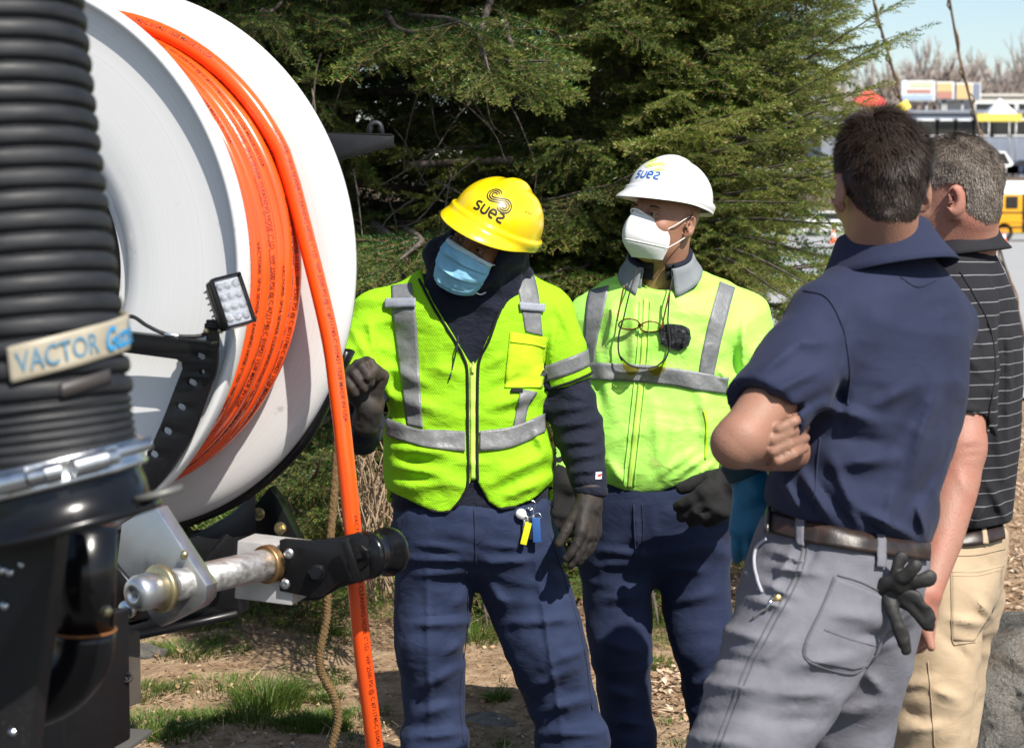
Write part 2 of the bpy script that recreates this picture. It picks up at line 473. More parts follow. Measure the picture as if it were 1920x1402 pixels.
# one sheet to the horizon, finer near the people
def axis_pts(fine0, fine1, step, far0, far1):
    f = np.arange(fine0, fine1, step); l = fine0 - np.geomspace(.3, fine0 - far0, 22)[::-1]; r = fine1 + np.geomspace(.3, far1 - fine1, 26); return np.concatenate([l, f, r])
gx, gy = axis_pts(-4, 4.5, .05, -900, 900), axis_pts(4.5, 13, .05, -30, 1600)
GX, GY = np.meshgrid(gx, gy, indexing='ij')
def ground_z(x, y):
    p = np.stack([x, y, np.zeros_like(x)], -1)
    near = np.clip((np.abs(y - 9) < 6) * 1.0, 0, 1) * np.clip(1.4 - np.abs(x) / 5, 0, 1)
    z = (vnoise(p * 1.1 + 3) * .035 + vnoise(p * 4.3) * .014 + vnoise(p * 13 + 9) * .006) * near
    z = z + .10 * np.clip((y - 6.4) / 3, 0, 1) * np.clip((1.2 - x) / 1.5, 0, 1) * (y < 40)
    z = z - .02 * (y > 14)
    return np.where(y < 5.9, z * np.clip((y - 5.2) / .7, 0, 1) - .012, z)
GZ = ground_z(GX, GY)
go = part('ground', (np.stack([GX, GY, GZ], -1).reshape(-1, 3), [grid_faces(len(gx), len(gy))[:, ::-1]]), ground_mat()); kind(go, 'structure')
def sheet(name, x0, x1, y0, y1, z, mat):
    return kind(part(name, (np.array([(x0, y0, z), (x1, y0, z), (x1, y1, z), (x0, y1, z)], float), [np.array([[0, 1, 2, 3]])]), mat), 'structure')
sheet('road', -30, 30, -20, 5.75, .004, asphalt_mat('asphalt', (0.04, 0.04, 0.042), (0.075, 0.074, 0.072)))
sheet('parking_lot', -300, 600, 17.5, 128, .012, asphalt_mat('pale_asphalt', (0.24, 0.24, 0.235), (0.32, 0.32, 0.315), 12))
def gpt(px, py, z=0.0):
    d = P(px, py, 5.0) - CAM; t = (z - CAM[2]) / d[2]; return CAM + d * t
# ---- loose litter: needles, leaves, chips, straw
def litter(name, label, cat, n, region, size, cols, seed, asp=(.25, .8), lift=.012, curl=.5):
    rg = np.random.default_rng(seed); x = rg.uniform(region[0], region[1], n); y = region[2] + (region[3] - region[2]) * rg.random(n) ** 1.6
    if len(region) > 4:
        k = region[4](x, y, rg); x, y = x[k], y[k]; n = len(x)
    z = ground_z(x, y) + .002 + lift * rg.random(n); yw = rg.uniform(0, 2 * math.pi, n); tl = rg.normal(0, curl, (n, 2)) * .6
    L = rg.uniform(*size, n); W = L * rg.uniform(*asp, n)
    u = np.stack([np.cos(yw), np.sin(yw), np.sin(tl[:, 0])], 1); v = np.stack([-np.sin(yw), np.cos(yw), np.sin(tl[:, 1])], 1)
    c = np.stack([x, y, z], 1); bend = np.abs(rg.normal(0, .3, n))[:, None] * W[:, None] * A(0, 0, 1)
    q = np.stack([c - u * L[:, None] / 2, c - v * W[:, None] / 2 + bend, c + u * L[:, None] / 2, c + v * W[:, None] / 2 + bend * .6], 1).reshape(-1, 3)
    k = np.arange(n)[:, None] * 4; F = np.concatenate([k + A(0, 1, 2).astype(int), k + A(0, 2, 3).astype(int)])
    N = Nodes(name + '_mat'); a = N.n('ShaderNodeAttribute', attribute_name='tint'); N.set(col=N.ramp(a.outputs['Fac'], cols), rough=0.9, spec=0.2)
    o = part(name, (q, [F]), N.m, None, False, attr={'tint': np.repeat(rg.random(n), 4)}); return kind(tag(o, label, cat), 'stuff')
litter('leaf_litter', 'brown dead leaves and needle litter scattered over the dirt', 'leaf litter', 30000, (-3.6, 3.8, 5.7, 13), (.006, .026), [(0, (0.13, 0.075, 0.04)), (.5, (0.32, 0.20, 0.11)), (1, (0.54, 0.40, 0.25))], 11)
litter('straw', 'dry straw and thin dead stems lying on the dirt', 'straw', 9000, (-3.6, 3.8, 5.7, 13), (.03, .12), [(0, (0.20, 0.14, 0.08)), (1, (0.50, 0.39, 0.25))], 12, (.02, .05), .025)
litter('wood_chips', 'pale wood chips and bark mulch behind the men on the right', 'wood chips', 42000, (-.2, 5.2, 6.0, 16.5, lambda x, y, rg: x > .5 + .35 * vnoise(np.stack([x, y, x * 0], -1) * 1.2) - .06 * (y - 9)), (.014, .055), [(0, (0.20, 0.12, 0.07)), (.4, (0.40, 0.27, 0.17)), (1, (0.66, 0.53, 0.40))], 13, (.2, .5), .03)
litter('pebbles', 'grit and small broken bark on the road edge', 'grit', 5000, (-3, 2.5, 5.3, 6.2), (.006, .02), [(0, (0.06, 0.05, 0.045)), (1, (0.28, 0.25, 0.21))], 14, (.5, .9), .004)
# ---- grass tufts
def tufts(spots, seed=5):
    rg = np.random.default_rng(seed); B = []; T = []
    for px, py, rx, n, h in spots:
        c = gpt(px, py, .06); n = int(n); r = rx * np.sqrt(rg.random(n)); a = rg.uniform(0, 2 * math.pi, n)
        x, y = c[0] + r * np.cos(a), c[1] + r * np.sin(a) * .9; b = np.stack([x, y, ground_z(x, y) - .003], 1)
        hh = h * rg.uniform(.45, 1.1, n) * (1 - .45 * (r / rx) ** 2); ln = np.stack([np.cos(a), np.sin(a)], 1) * (.25 + .55 * (r / rx))[:, None] + rg.normal(0, .28, (n, 2))
        m = b + np.concatenate([ln * .32, np.full((n, 1), .55)], 1) * hh[:, None]; t = b + np.concatenate([ln * .95, np.full((n, 1), .88)], 1) * hh[:, None]
        s = np.stack([np.cos(a + 1.57 + rg.normal(0, .8, n)), np.sin(a + 1.57), np.zeros(n)], 1) * .0017
        B.append(np.stack([b - s, b + s, m + s * .8, m - s * .8, t], 1)); T.append(np.clip(rg.normal(.5, .22, n), 0, 1))
    B = np.concatenate(B); n = len(B); k = np.arange(n)[:, None] * 5
    F = [k + np.array([[0, 1, 2, 3]]), k + np.array([[3, 2, 4]])]
    N = Nodes('grass_blade'); a = N.n('ShaderNodeAttribute', attribute_name='tint'); col = N.ramp(a.outputs['Fac'], [(0, (0.04, 0.085, 0.012)), (.6, (0.095, 0.165, 0.025)), (1, (0.22, 0.21, 0.07))]); N.set(col=col, rough=0.55, spec=0.3)
    tr = N.n('ShaderNodeBsdfTranslucent'); N.l(col, tr.inputs[0]); mx = N.n('ShaderNodeMixShader'); mx.inputs[0].default_value = 0.35; N.l(N.b.outputs[0], mx.inputs[1]); N.l(tr.outputs[0], mx.inputs[2]); N.l(mx.outputs[0], N.t.nodes['Material Output'].inputs[0])
    o = part('grass', (B.reshape(-1, 5 * 3).reshape(-1, 3), F), N.m, attr={'tint': np.repeat(np.concatenate(T), 5)}); return kind(tag(o, 'tufts of fresh green grass on the dirt below the reel', 'grass'), 'stuff')
rs = np.random.default_rng(77)
tufts([(500, 1300, .11, 560, .16), (465, 1320, .08, 220, .10), (540, 1285, .06, 200, .13), (270, 1330, .20, 800, .06), (320, 1345, .14, 500, .06), (235, 1280, .16, 600, .06), (600, 1335, .10, 700, .08), (610, 1290, .06, 260, .07), (350, 1215, .16, 700, .05), (450, 1150, .16, 420, .07), (420, 1270, .18, 420, .05), (330, 1170, .12, 420, .06), (560, 1340, .08, 300, .07), (930, 1302, .05, 240, .06), (885, 1200, .10, 300, .10), (1230, 1150, .14, 600, .12), (1225, 1230, .1, 260, .06), (390, 1320, .12, 420, .05), (625, 1190, .03, 60, .04)]
      + [(rs.uniform(200, 720), rs.uniform(1160, 1360), rs.uniform(.03, .09), rs.integers(40, 160), rs.uniform(.03, .06)) for _ in range(40)] + [(rs.uniform(860, 1400), rs.uniform(1050, 1390), rs.uniform(.03, .06), rs.integers(20, 60), rs.uniform(.03, .05)) for _ in range(14)])
# ---- stones
def stone(name, label, c, r, seed, mat, n=6, amp=.2, flat=1.0):
    bm = bmesh.new(); bmesh.ops.create_icosphere(bm, subdivisions=n, radius=1); V, F = from_bm(bm)
    d = 1 + amp * vnoise(V * 1.6 + seed) + amp * .5 * np.abs(vnoise(V * 3.7 + seed)) + amp * .22 * vnoise(V * 9 + seed) + amp * .08 * vnoise(V * 24 + seed)
    V = V * d[:, None]; V = np.sign(V) * np.abs(V) ** .88; V = V * np.asarray(r) + np.asarray(c); return tag(part(name, (V, F), mat), label, 'rock')
def rockmat():
    N = Nodes('granite'); v = N.coord(); a = N.noise(v, 5, 8, 0.7, 0.4); b = N.noise(v, 40, 5, 0.65); c = N.noise(v, 3, 5, 0.6)
    col = N.ramp(a, [(0.30, (0.07, 0.066, 0.06)), (0.48, (0.19, 0.175, 0.15)), (0.7, (0.34, 0.315, 0.275))]); col = N.mix(N.math('MULTIPLY', N.ramp(c, [(0.55, (0, 0, 0)), (0.68, (1, 1, 1))]), 0.6), col, (0.27, 0.165, 0.085))
    col = N.mix(N.math('MULTIPLY', b, 0.35), col, (0.10, 0.10, 0.095)); N.set(col=col, rough=0.9, nrm=N.bump(b, 0.9, 0.03, N.bump(a, 1.0, 0.12))); return N.m
rk = rockmat()
stone('boulder', 'big grey granite boulder behind the man in khaki trousers', (1.80, 5.75, .10), (.58, .55, .36), 2.0, rk)
stone('boulder', 'flat pale rock lying behind the legs of the man in the yellow hat', (gpt(915, 1385)[0], 6.32, -.03), (.17, .12, .07), 5.0, rk, 5)
stone('boulder', 'small flat stone half buried beside the grass below the reel', tuple(gpt(262, 1226, .05) + A(0, 0, .0)), (.10, .07, .035), 8.0, rk, 3)
# ------------------------------------------------------------------ spruces
def needle_mat():
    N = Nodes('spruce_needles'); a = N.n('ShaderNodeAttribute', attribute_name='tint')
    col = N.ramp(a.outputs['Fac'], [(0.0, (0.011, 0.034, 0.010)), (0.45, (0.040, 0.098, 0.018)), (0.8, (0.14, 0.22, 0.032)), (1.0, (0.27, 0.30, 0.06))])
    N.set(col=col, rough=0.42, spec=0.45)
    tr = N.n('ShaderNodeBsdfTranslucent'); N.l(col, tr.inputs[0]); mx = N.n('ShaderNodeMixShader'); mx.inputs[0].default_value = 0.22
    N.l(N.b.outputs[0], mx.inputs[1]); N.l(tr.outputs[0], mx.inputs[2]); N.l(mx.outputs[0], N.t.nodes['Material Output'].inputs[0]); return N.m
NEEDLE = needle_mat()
TWIG = M('orange_brown_twig', (0.14, 0.085, 0.04), (0.24, 0.145, 0.065), scale=30, rough=0.85); BARK = M('grey_bark', (0.065, 0.052, 0.042), (0.16, 0.13, 0.105), scale=14, rough=0.95, bump=(30, 0.9, 0.02), stretch=(1, 1, .3))
def spray(seed, per_m, nl, nw, ln=.30):
    """one flat spruce spray along +x: twig skeleton with needles; returns needle triangles, tint and twig mesh"""
    rg = np.random.default_rng(seed); segs = [(A(0, 0, 0), A(ln, 0, -.02), 1.0)]
    x = .03; sgn = 1
    while x < ln * .93:
        l = (.115 * (1 - x / ln) + .035) * rg.uniform(.75, 1.2); an = R(rg.uniform(38, 58)); d = A(math.cos(an), sgn * math.sin(an), rg.uniform(-.55, .15)); p0 = A(x, 0, -.02 * x / ln); segs.append((p0, p0 + d * l, .8)); x += rg.uniform(.014, .026); sgn = -sgn
    Vn, Tn, tw = [], [], []
    for a, b, w in segs:
        d = b - a; L = np.linalg.norm(d); d = d / L; k = max(4, int(L * per_m)); t = (np.arange(k) + rg.random(k) * .6) / k * .99 + .01
        M3 = frame(d); ph = rg.uniform(0, 2 * math.pi, k); ph = np.where((np.sin(ph) < -.35) & (rg.random(k) < .7), ph + math.pi, ph)
        out = np.cos(ph)[:, None] * M3[:, 0] + np.sin(ph)[:, None] * M3[:, 1] * 1.0; fw = rg.uniform(.55, 1.05, k)[:, None]
        nd = out + d * fw + A(0, 0, .22); nd /= np.linalg.norm(nd, axis=1)[:, None]; p = a + d * (t * L)[:, None]; q = p + nd * (nl * rg.uniform(.75, 1.15, k) * (1 - .35 * t ** 6))[:, None]
        s = np.cross(nd, rg.normal(0, 1, (k, 3))); s /= np.linalg.norm(s, axis=1)[:, None] + 1e-9
        m = (p + q) / 2
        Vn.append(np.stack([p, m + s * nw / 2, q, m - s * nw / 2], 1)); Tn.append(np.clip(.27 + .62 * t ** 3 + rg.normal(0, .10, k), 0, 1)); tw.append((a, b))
    V = np.concatenate(Vn); T = np.concatenate(Tn)
    tv, tf_, o = [], [], 0
    for a, b in tw:
        M3 = frame(b - a); th = np.array([0, 2.1, 4.2]); r = .0022 if a[1] == 0 and a[0] == 0 else .0014
        ring = np.cos(th)[:, None] * M3[:, 0] + np.sin(th)[:, None] * M3[:, 1]; tv.append(np.concatenate([a + ring * r, b + ring * r * .7])); tf_.append(np.array([(0, 1, 4, 3), (1, 2, 5, 4), (2, 0, 3, 5)]) + o); o += 6
    return V.reshape(-1, 3), np.repeat(T, 4), np.concatenate(tv), np.concatenate(tf_)
SPR = [[spray(10 + i, 420, .0205, .0030) for i in range(4)], [spray(20 + i, 150, .020, .0062) for i in range(3)], [spray(30 + i, 46, .026, .011, .34) for i in range(3)]]
def put_sprays(items):
    """items: lists of (pos, x-axis, up, scale, tint, lod, variant)"""
    Vs, Ts, Fs, Wv, Wf, o, ow = [], [], [], [], [], 0, 0
    by = {}
    for it in items: by.setdefault((it[5], it[6]), []).append(it)
    for (lod, var), L in by.items():
        V, T, tv, tf_ = SPR[lod][var]; pos = np.array([i[0] for i in L]); X = np.array([unit(i[1]) for i in L]); up = np.array([i[2] for i in L])
        Y = np.cross(up, X); Y /= np.linalg.norm(Y, axis=1)[:, None] + 1e-9; Z = np.cross(X, Y); sc = np.array([i[3] for i in L]); Mx = np.stack([X, Y, Z], 1) * sc[:, None, None]
        W = np.einsum('va,nab->nvb', V, Mx) + pos[:, None]; n, m = W.shape[:2]; Vs.append(W.reshape(-1, 3)); Ts.append(np.clip(T[None] + np.array([i[4] for i in L])[:, None], 0, 1).ravel())
        f = (np.arange(m // 4)[:, None] * 4 + np.arange(4)); Fs.append((f[None] + (np.arange(n) * m)[:, None, None] + o).reshape(-1, 4)); o += n * m
        if lod < 2:
            W = np.einsum('va,nab->nvb', tv, Mx) + pos[:, None]; Wv.append(W.reshape(-1, 3)); Wf.append((tf_[None] + (np.arange(n) * len(tv))[:, None, None] + ow).reshape(-1, 4)); ow += n * len(tv)
    return (np.concatenate(Vs), [np.concatenate(Fs)], np.concatenate(Ts)), ((np.concatenate(Wv), [np.concatenate(Wf)]) if Wv else None)
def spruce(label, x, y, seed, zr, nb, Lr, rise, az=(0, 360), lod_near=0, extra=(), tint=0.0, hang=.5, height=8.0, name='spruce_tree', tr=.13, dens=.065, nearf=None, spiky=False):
    rg = np.random.default_rng(seed); t = thing(name, label, 'tree', (x, y, 0.0), 0, 'spruces behind the work crew')
    zz = np.linspace(0, height, 24); trunk = np.stack([x + .03 * np.sin(zz * 1.3 + seed), y + .03 * np.cos(zz * 1.1), zz], 1)
    part('trunk', tube(trunk, tr * (1 - zz / height * .9), 12), BARK, t)
    items, woods = [], []; br = []
    for i in range(nb):
        z0 = zr[0] + (zr[1] - zr[0]) * (i + rg.random()) / nb; a = R(rg.uniform(*az)); L = Lr(z0) * rg.uniform(.75, 1.1); e = rise(z0, a) + R(rg.normal(0, 7)); br.append((z0, a, L, e, None))
    for ex in extra: br.append((0, 0, 0, 0, ex))
    for z0, a, L, e, ex in br:
        if ex is None:
            dh = A(math.cos(a), math.sin(a), 0); s = np.linspace(0, 1, 14); sag = -.30 * L * s ** 2 + .20 * L * s ** 3.2
            side = np.cross(dh, A(0, 0, 1)) * rg.normal(0, .08)
            pts = A(x, y, z0) + (dh + side) * (L * s * math.cos(e))[:, None] + A(0, 0, 1) * (L * s * math.sin(e) + sag)[:, None] + rg.normal(0, .006, (14, 3))
        else: pts = catmull(np.array(ex), 14); L = np.linalg.norm(np.diff(pts, axis=0), axis=1).sum()
        m = len(pts); sl_ = np.concatenate([[0], np.cumsum(np.linalg.norm(np.diff(pts, axis=0), axis=1))]); L = sl_[-1]
        woods.append(tube(pts, np.linspace(.010 + .006 * L, .0025, m), 5))
        T = np.gradient(pts, axis=0); T /= np.linalg.norm(T, axis=1)[:, None]
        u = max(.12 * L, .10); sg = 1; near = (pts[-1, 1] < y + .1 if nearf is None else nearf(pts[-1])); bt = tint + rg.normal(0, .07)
        while u < L:
            f = u / L; p = np.array([np.interp(u, sl_, pts[:, k]) for k in range(3)]); d = unit(np.array([np.interp(u, sl_, T[:, k]) for k in range(3)]))
            sd = unit(np.cross(d, A(0, 0, 1))) * sg; sp_ = spiky and ex is not None; an = R(rg.uniform(35, 65) if not sp_ else rg.uniform(18, 42)); dd = d * math.cos(an) + sd * math.sin(an) + A(0, 0, -1) * rg.uniform(.1, 1.0) * (.12 if sp_ else hang); up = A(0, 0, 1) + sd * rg.uniform(-.5, .5) + d * .2
            lod = (lod_near if near else min(2, lod_near + 1)) if p[2] < 2.95 else 2; sc = (.55 + .75 * min(1, 2.2 * (1 - f))) * rg.uniform(.8, 1.15) * (1.5 if lod == 2 and lod_near == 0 else 1) * (.62 if sp_ and f > .5 else 1)
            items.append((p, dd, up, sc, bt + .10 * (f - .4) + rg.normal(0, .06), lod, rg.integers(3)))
            u += rg.uniform(.6, 1.3) * dens * (1.25 if sp_ else 1); sg = -sg
        items.append((pts[-1] - T[-1] * .03, T[-1], A(0, 0, 1), .7, bt + .12, lod_near if near else min(2, lod_near + 1), 0))
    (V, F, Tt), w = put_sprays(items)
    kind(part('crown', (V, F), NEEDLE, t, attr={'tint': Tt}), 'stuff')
    part('branches', join(*woods), BARK, t)
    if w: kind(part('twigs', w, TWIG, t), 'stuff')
    return t
# bright spruce in the middle: long rising limbs on its right side
XA, YA = .55, 8.9
ex = []
for px, py, D, mx, my in ((1640, 30, 7.9, 1440, 150), (1590, -20, 8.0, 1400, 130), (1500, -30, 8.2, 1340, 120), (1630, 95, 7.8, 1430, 200), (1600, 175, 7.7, 1430, 250), (1575, 225, 7.8, 1400, 300), (1590, 120, 8.3, 1400, 210), (1540, 60, 8.0, 1380, 170), (1520, 300, 7.7, 1360, 330), (1560, 330, 7.6, 1400, 360), (1560, 420, 7.5, 1390, 410), (1545, 480, 7.5, 1370, 440), (1500, 380, 7.6, 1340, 380), (1530, 540, 7.4, 1380, 470), (1480, 560, 7.4, 1350, 480), (1440, 20, 8.3, 1290, 130), (1400, -40, 8.4, 1260, 90), (1460, 250, 7.5, 1320, 290), (1420, 200, 7.4, 1290, 240)):
    ex.append([A(XA, YA, P(1200, my + 40, YA)[2]), P((1200 + mx) / 2, my + 15, (D + YA) / 2), P(mx, my, D * .7 + YA * .3), P(px, py, D)])
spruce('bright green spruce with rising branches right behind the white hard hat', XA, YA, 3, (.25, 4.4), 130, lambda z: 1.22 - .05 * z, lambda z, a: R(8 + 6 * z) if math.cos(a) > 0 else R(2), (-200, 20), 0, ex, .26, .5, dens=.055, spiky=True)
shade = []  # limbs above the view, added to keep the sun off the dark spruce
rsd = np.random.default_rng(21)
for i in range(40):
    e = A(rsd.uniform(-1.6, 1.0), rsd.uniform(4.7, 6.6), rsd.uniform(4.2, 5.4)); z0 = rsd.uniform(4.4, 6.4); b0 = A(-.85, 9.3, z0); m1 = b0 + (e - b0) * .4 + A(0, 0, .25); m2 = b0 + (e - b0) * .75 + A(rsd.normal(0, .1), 0, .2); shade.append([b0, m1, m2, e])
spruce('dark dense spruce behind the reel and the yellow hard hat', -.85, 9.3, 5, (.2, 7.2), 190, lambda z: 1.95 if z < 2.8 else 2.9 - .15 * (z - 2.8), lambda z, a: R(4), (-205, 25), 0, shade, -.12, 1.1)  # needle tint lowered as well: shade put into the colour
spruce('spruce in deep shade at the far left behind the reel', -2.7, 10.2, 6, (.3, 5.0), 70, lambda z: 2.0, lambda z, a: R(3), (-200, 20), 1, (), -.2, .8)  # deep shade is put into the darker needle tint
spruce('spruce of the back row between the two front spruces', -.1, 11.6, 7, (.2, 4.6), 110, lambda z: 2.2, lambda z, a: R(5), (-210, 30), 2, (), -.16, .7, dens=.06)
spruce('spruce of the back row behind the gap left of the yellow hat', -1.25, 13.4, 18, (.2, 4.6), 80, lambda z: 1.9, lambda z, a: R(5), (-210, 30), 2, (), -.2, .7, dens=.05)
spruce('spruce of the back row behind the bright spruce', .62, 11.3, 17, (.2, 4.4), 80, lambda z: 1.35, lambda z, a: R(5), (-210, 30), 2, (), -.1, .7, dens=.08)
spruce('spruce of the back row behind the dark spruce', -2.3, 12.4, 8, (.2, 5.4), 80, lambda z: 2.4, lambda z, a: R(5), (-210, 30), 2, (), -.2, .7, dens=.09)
# low drooping boughs by the ground
lowb = [[P(520, 880, 8.0), P(560, 900, 7.4), P(590, 890, 7.0), P(600, 862, 6.8)], [P(500, 860, 8.0), P(545, 950, 7.3), P(600, 960, 6.9)], [P(620, 780, 8.2), P(570, 820, 7.4), P(530, 880, 7.0)], [P(560, 980, 7.6), P(590, 980, 7.2), P(612, 960, 7.0)], [P(760, 430, 7.6), P(790, 450, 7.0), P(770, 470, 6.7), P(745, 490, 6.6)], [P(700, 420, 8), P(760, 470, 7.0), P(745, 530, 6.7)]]
lowb += [[P(880, 1000, 8.2), P(900, 1080, 7.8), P(915, 1180, 7.5)], [P(930, 1020, 8.2), P(925, 1100, 7.8), P(900, 1210, 7.5)], [P(860, 1010, 8.2), P(890, 1120, 7.8), P(930, 1170, 7.5)], [P(700, 1080, 8), P(720, 1090, 7.5), P(735, 1120, 7.3)], [P(1210, 1080, 8.2), P(1225, 1120, 7.8), P(1235, 1170, 7.5)], [P(940, 20, 8), P(960, 90, 7.3), P(985, 160, 7.0)], [P(900, 60, 8), P(930, 110, 7.2), P(1040, 115, 6.9)], [P(760, 30, 8), P(880, 50, 7.2), P(920, 140, 6.9)], [P(720, 20, 8), P(760, 60, 7.3), P(870, 40, 7)], [P(920, 0, 8), P(900, 70, 7.3), P(910, 130, 7)]]
spruce('young spruce boughs low between the men and the reel', -.3, 8.6, 9, (.1, .9), 14, lambda z: .8, lambda z, a: R(5), (-200, 20), 0, lowb, .10, .5, 1.4, 'spruce_sapling', .03)
# ---- dry brush beside the hose
bt_ = thing('dry_brush', 'tangle of dry tan twigs behind the orange hose', 'brush', tuple(gpt(690, 1120, .06)))
rb = np.random.default_rng(8); gs = []
for i in range(95):
    x0, y0 = rb.uniform(655, 760), rb.uniform(1010, 1130); D = rb.uniform(6.5, 7.2); x1 = rb.uniform(640, 745); y1 = rb.uniform(800, 960)
    q = catmull([P(x0, y0, D), P((x0 + x1) / 2 + rb.normal(0, 18), (y0 + y1) / 2 + rb.normal(0, 22), D + rb.normal(0, .1)), P(x1, y1, D + rb.normal(0, .15)), P(x1 + rb.normal(0, 22), y1 + rb.uniform(-10, 60), D + rb.normal(0, .2))], 18); gs.append(tube(q, np.linspace(.0042, .0014, len(q)) * rb.uniform(.6, 1.2), 5))
part('twigs', join(*gs), M('tan_dead_twig', (0.20, 0.135, 0.08), (0.38, 0.28, 0.18), scale=20, rough=0.9), bt_)
# bare grey twigs inside the dark spruce
bt2 = thing('dead_branch', 'bare grey dead branches hanging inside the dark spruce', 'branch', (-.85, 8.6, 0)); gs = []
for i in range(24):
    x0, y0 = rb.uniform(560, 1000), rb.uniform(60, 380); D = rb.uniform(7.3, 8.4); dx, dy = rb.normal(0, 60), rb.uniform(40, 170)
    q = catmull([P(x0, y0, D), P(x0 + dx * .4, y0 + dy * .3, D - .1), P(x0 + dx, y0 + dy, D - .2), P(x0 + dx + rb.normal(0, 25), y0 + dy + rb.uniform(10, 60), D - .25)], 14); gs.append(tube(q, np.linspace(.0045, .0014, len(q)), 5))
gs.append(tube(catmull([P(760, 310, 8.6), P(860, 305, 8.5), P(960, 300, 8.4)], 12), .016, 7))
part('twigs', join(*gs), BARK, bt2)
# ------------------------------------------------------------------ far lot: bus, cars, buildings, signs, trees
FM = dict(yel=M('bus_yellow', (0.72, 0.34, 0.01), rough=0.4), wht=M('white_paint', (0.78, 0.79, 0.80), rough=0.4), dglass=M('dark_glass', (0.012, 0.014, 0.018), rough=0.08), tyre=M('tyre', (0.015, 0.015, 0.015), rough=0.8), blk=M('black_trim', (0.01, 0.01, 0.01), rough=0.5), steel=M('wheel_grey', (0.4, 0.4, 0.4), rough=0.4, metal=.6),
          slate=M('blue_grey_cladding', (0.17, 0.20, 0.26), (0.21, 0.24, 0.30), scale=1, rough=0.6), slate2=M('grey_cladding', (0.20, 0.22, 0.26), rough=0.6), beige=M('beige_render', (0.55, 0.52, 0.46), rough=0.8), red=M('red_canvas', (0.55, 0.06, 0.05), rough=0.7), orange=M('cone_orange', (0.85, 0.14, 0.03), rough=0.5), green=M('hazed_sign_green', (0.50, 0.58, 0.36), rough=0.6), blue=M('hazed_sign_blue', (0.34, 0.43, 0.56), rough=0.6), gold=M('hazed_sign_gold', (0.62, 0.42, 0.20), rough=0.6), brick=M('hazed_sign_red', (0.42, 0.20, 0.15), rough=0.6), yel2=M('sign_yellow', (0.70, 0.56, 0.10), rough=0.6), bark=M('bare_branch', (0.30, 0.25, 0.22), (0.40, 0.34, 0.30), scale=5, rough=0.95), lawn=M('lawn', (0.14, 0.19, 0.05), (0.22, 0.24, 0.08), scale=.4, rough=0.95), mulch=M('dark_verge', (0.10, 0.075, 0.06), (0.16, 0.12, 0.095), scale=.6, rough=.95), navy=M('dark_blue_car_paint', (0.01, 0.02, 0.06), rough=0.25, coat=.8), grey=M('silver_car_paint', (0.42, 0.43, 0.45), rough=0.3, coat=.8), dred=M('maroon_car_paint', (0.12, 0.01, 0.015), rough=0.25, coat=.8))  # sign green, blue, gold and red paled to stand in for haze
sheet('lawn', -400, 700, 128, 150, .02, FM['lawn']); sheet('verge', -600, 900, 150, 700, .024, FM['mulch'])
def wheel(c, r, w, parent):
    o = part('wheel', lathe([(r * .55, -w / 2), (r * .92, -w / 2), (r, -w / 3), (r, w / 3), (r * .92, w / 2), (r * .55, w / 2)], c, (0, 1, 0), 24), FM['tyre'], parent); part('rim', lathe([(.001, -w * .35), (r * .5, -w * .42), (r * .57, -w * .3), (r * .57, w * .3)], c, (0, 1, 0), 16), FM['steel'], o)
# --- school bus, side on
bx, by = 23.4, 101.0
bus = thing('school_bus', 'yellow school bus with white roof parked across the lot', 'bus', (bx + 5, by, 0))
def side_prism(poly, y0, y1, x0): 
    g = prism(poly, y1 - y0, .03); V = g[0]; return np.stack([x0 + V[:, 0], (y0 + y1) / 2 + V[:, 2], V[:, 1]], 1), g[1]
part('body', side_prism([(0, .45), (9.6, .45), (9.6, 1.25), (8.6, 1.45), (8.3, 2.35), (0, 2.35)], by - 1.2, by + 1.2, bx), FM['yel'], bus, deg=30)
part('roof', side_prism([(0, 2.35), (8.3, 2.35), (8.2, 2.8), (7.9, 3.02), (.4, 3.02), (.08, 2.8)], by - 1.18, by + 1.18, bx), FM['wht'], bus, deg=30)
for i in range(8):
    x = bx + .35 + i * .86 if i < 2 else bx + .35 + i * .86 + 0
    if i == 2: continue
    f = part('window', box((.62, .05, .62), .03, 1, None, (x + .35, by - 1.205, 1.95)), FM['blk'], bus, deg=30); part('pane', box((.54, .03, .52), .01, 1, None, (x + .35, by - 1.222, 1.95)), FM['dglass'], f, deg=30)
d_ = part('door', box((.8, .06, 1.9), .02, 1, None, (bx + 2.5, by - 1.21, 1.42)), FM['blk'], bus, deg=30)
for k in (-.19, .19): part('pane', box((.32, .03, 1.6), .01, 1, None, (bx + 2.5 + k, by - 1.235, 1.5)), FM['dglass'], d_, deg=30)
for zz in (1.45, 1.0, .72): part('rub_rail', box((9.4, .05, .06), .015, 1, None, (bx + 4.7, by - 1.215, zz)), FM['blk'] if zz != 1.0 else FM['yel'], bus, deg=30)
for xx in (1.2, 7.4): wheel((bx + xx, by - 1.05, .48), .48, .3, bus); wheel((bx + xx, by + 1.05, .48), .48, .3, bus)
for k in (.05, 9.58): part('bumper', box((.14, 2.3, .28), .03, 1, None, (bx + k, by, .55)), FM['blk'], bus, deg=30)
# --- traffic cones
def cone(px, py, D, label):
    p = P(px, py, D); p[2] = 0.012; t = thing('traffic_cone', label, 'cone', p); 
    part('base', box((.42, .42, .05), .015, 1, None, p + A(0, 0, .028)), FM['orange'], t, deg=30); part('body', lathe([(.16, .05), (.04, .74), (.03, .75), (.0001, .75)], p, (0, 0, 1), 20), FM['orange'], t); part('collar', lathe([(.119, .30), (.087, .48)], p + A(0, 0, .0), (0, 0, 1), 20), FM['wht'], t)
cone(1866, 462, 88, 'orange traffic cone below the yellow school bus, left of the pair'); cone(1881, 460, 90, 'orange traffic cone below the yellow school bus, right of the pair'); cone(1562, 447, 95, 'orange traffic cone beside the dark haired head')
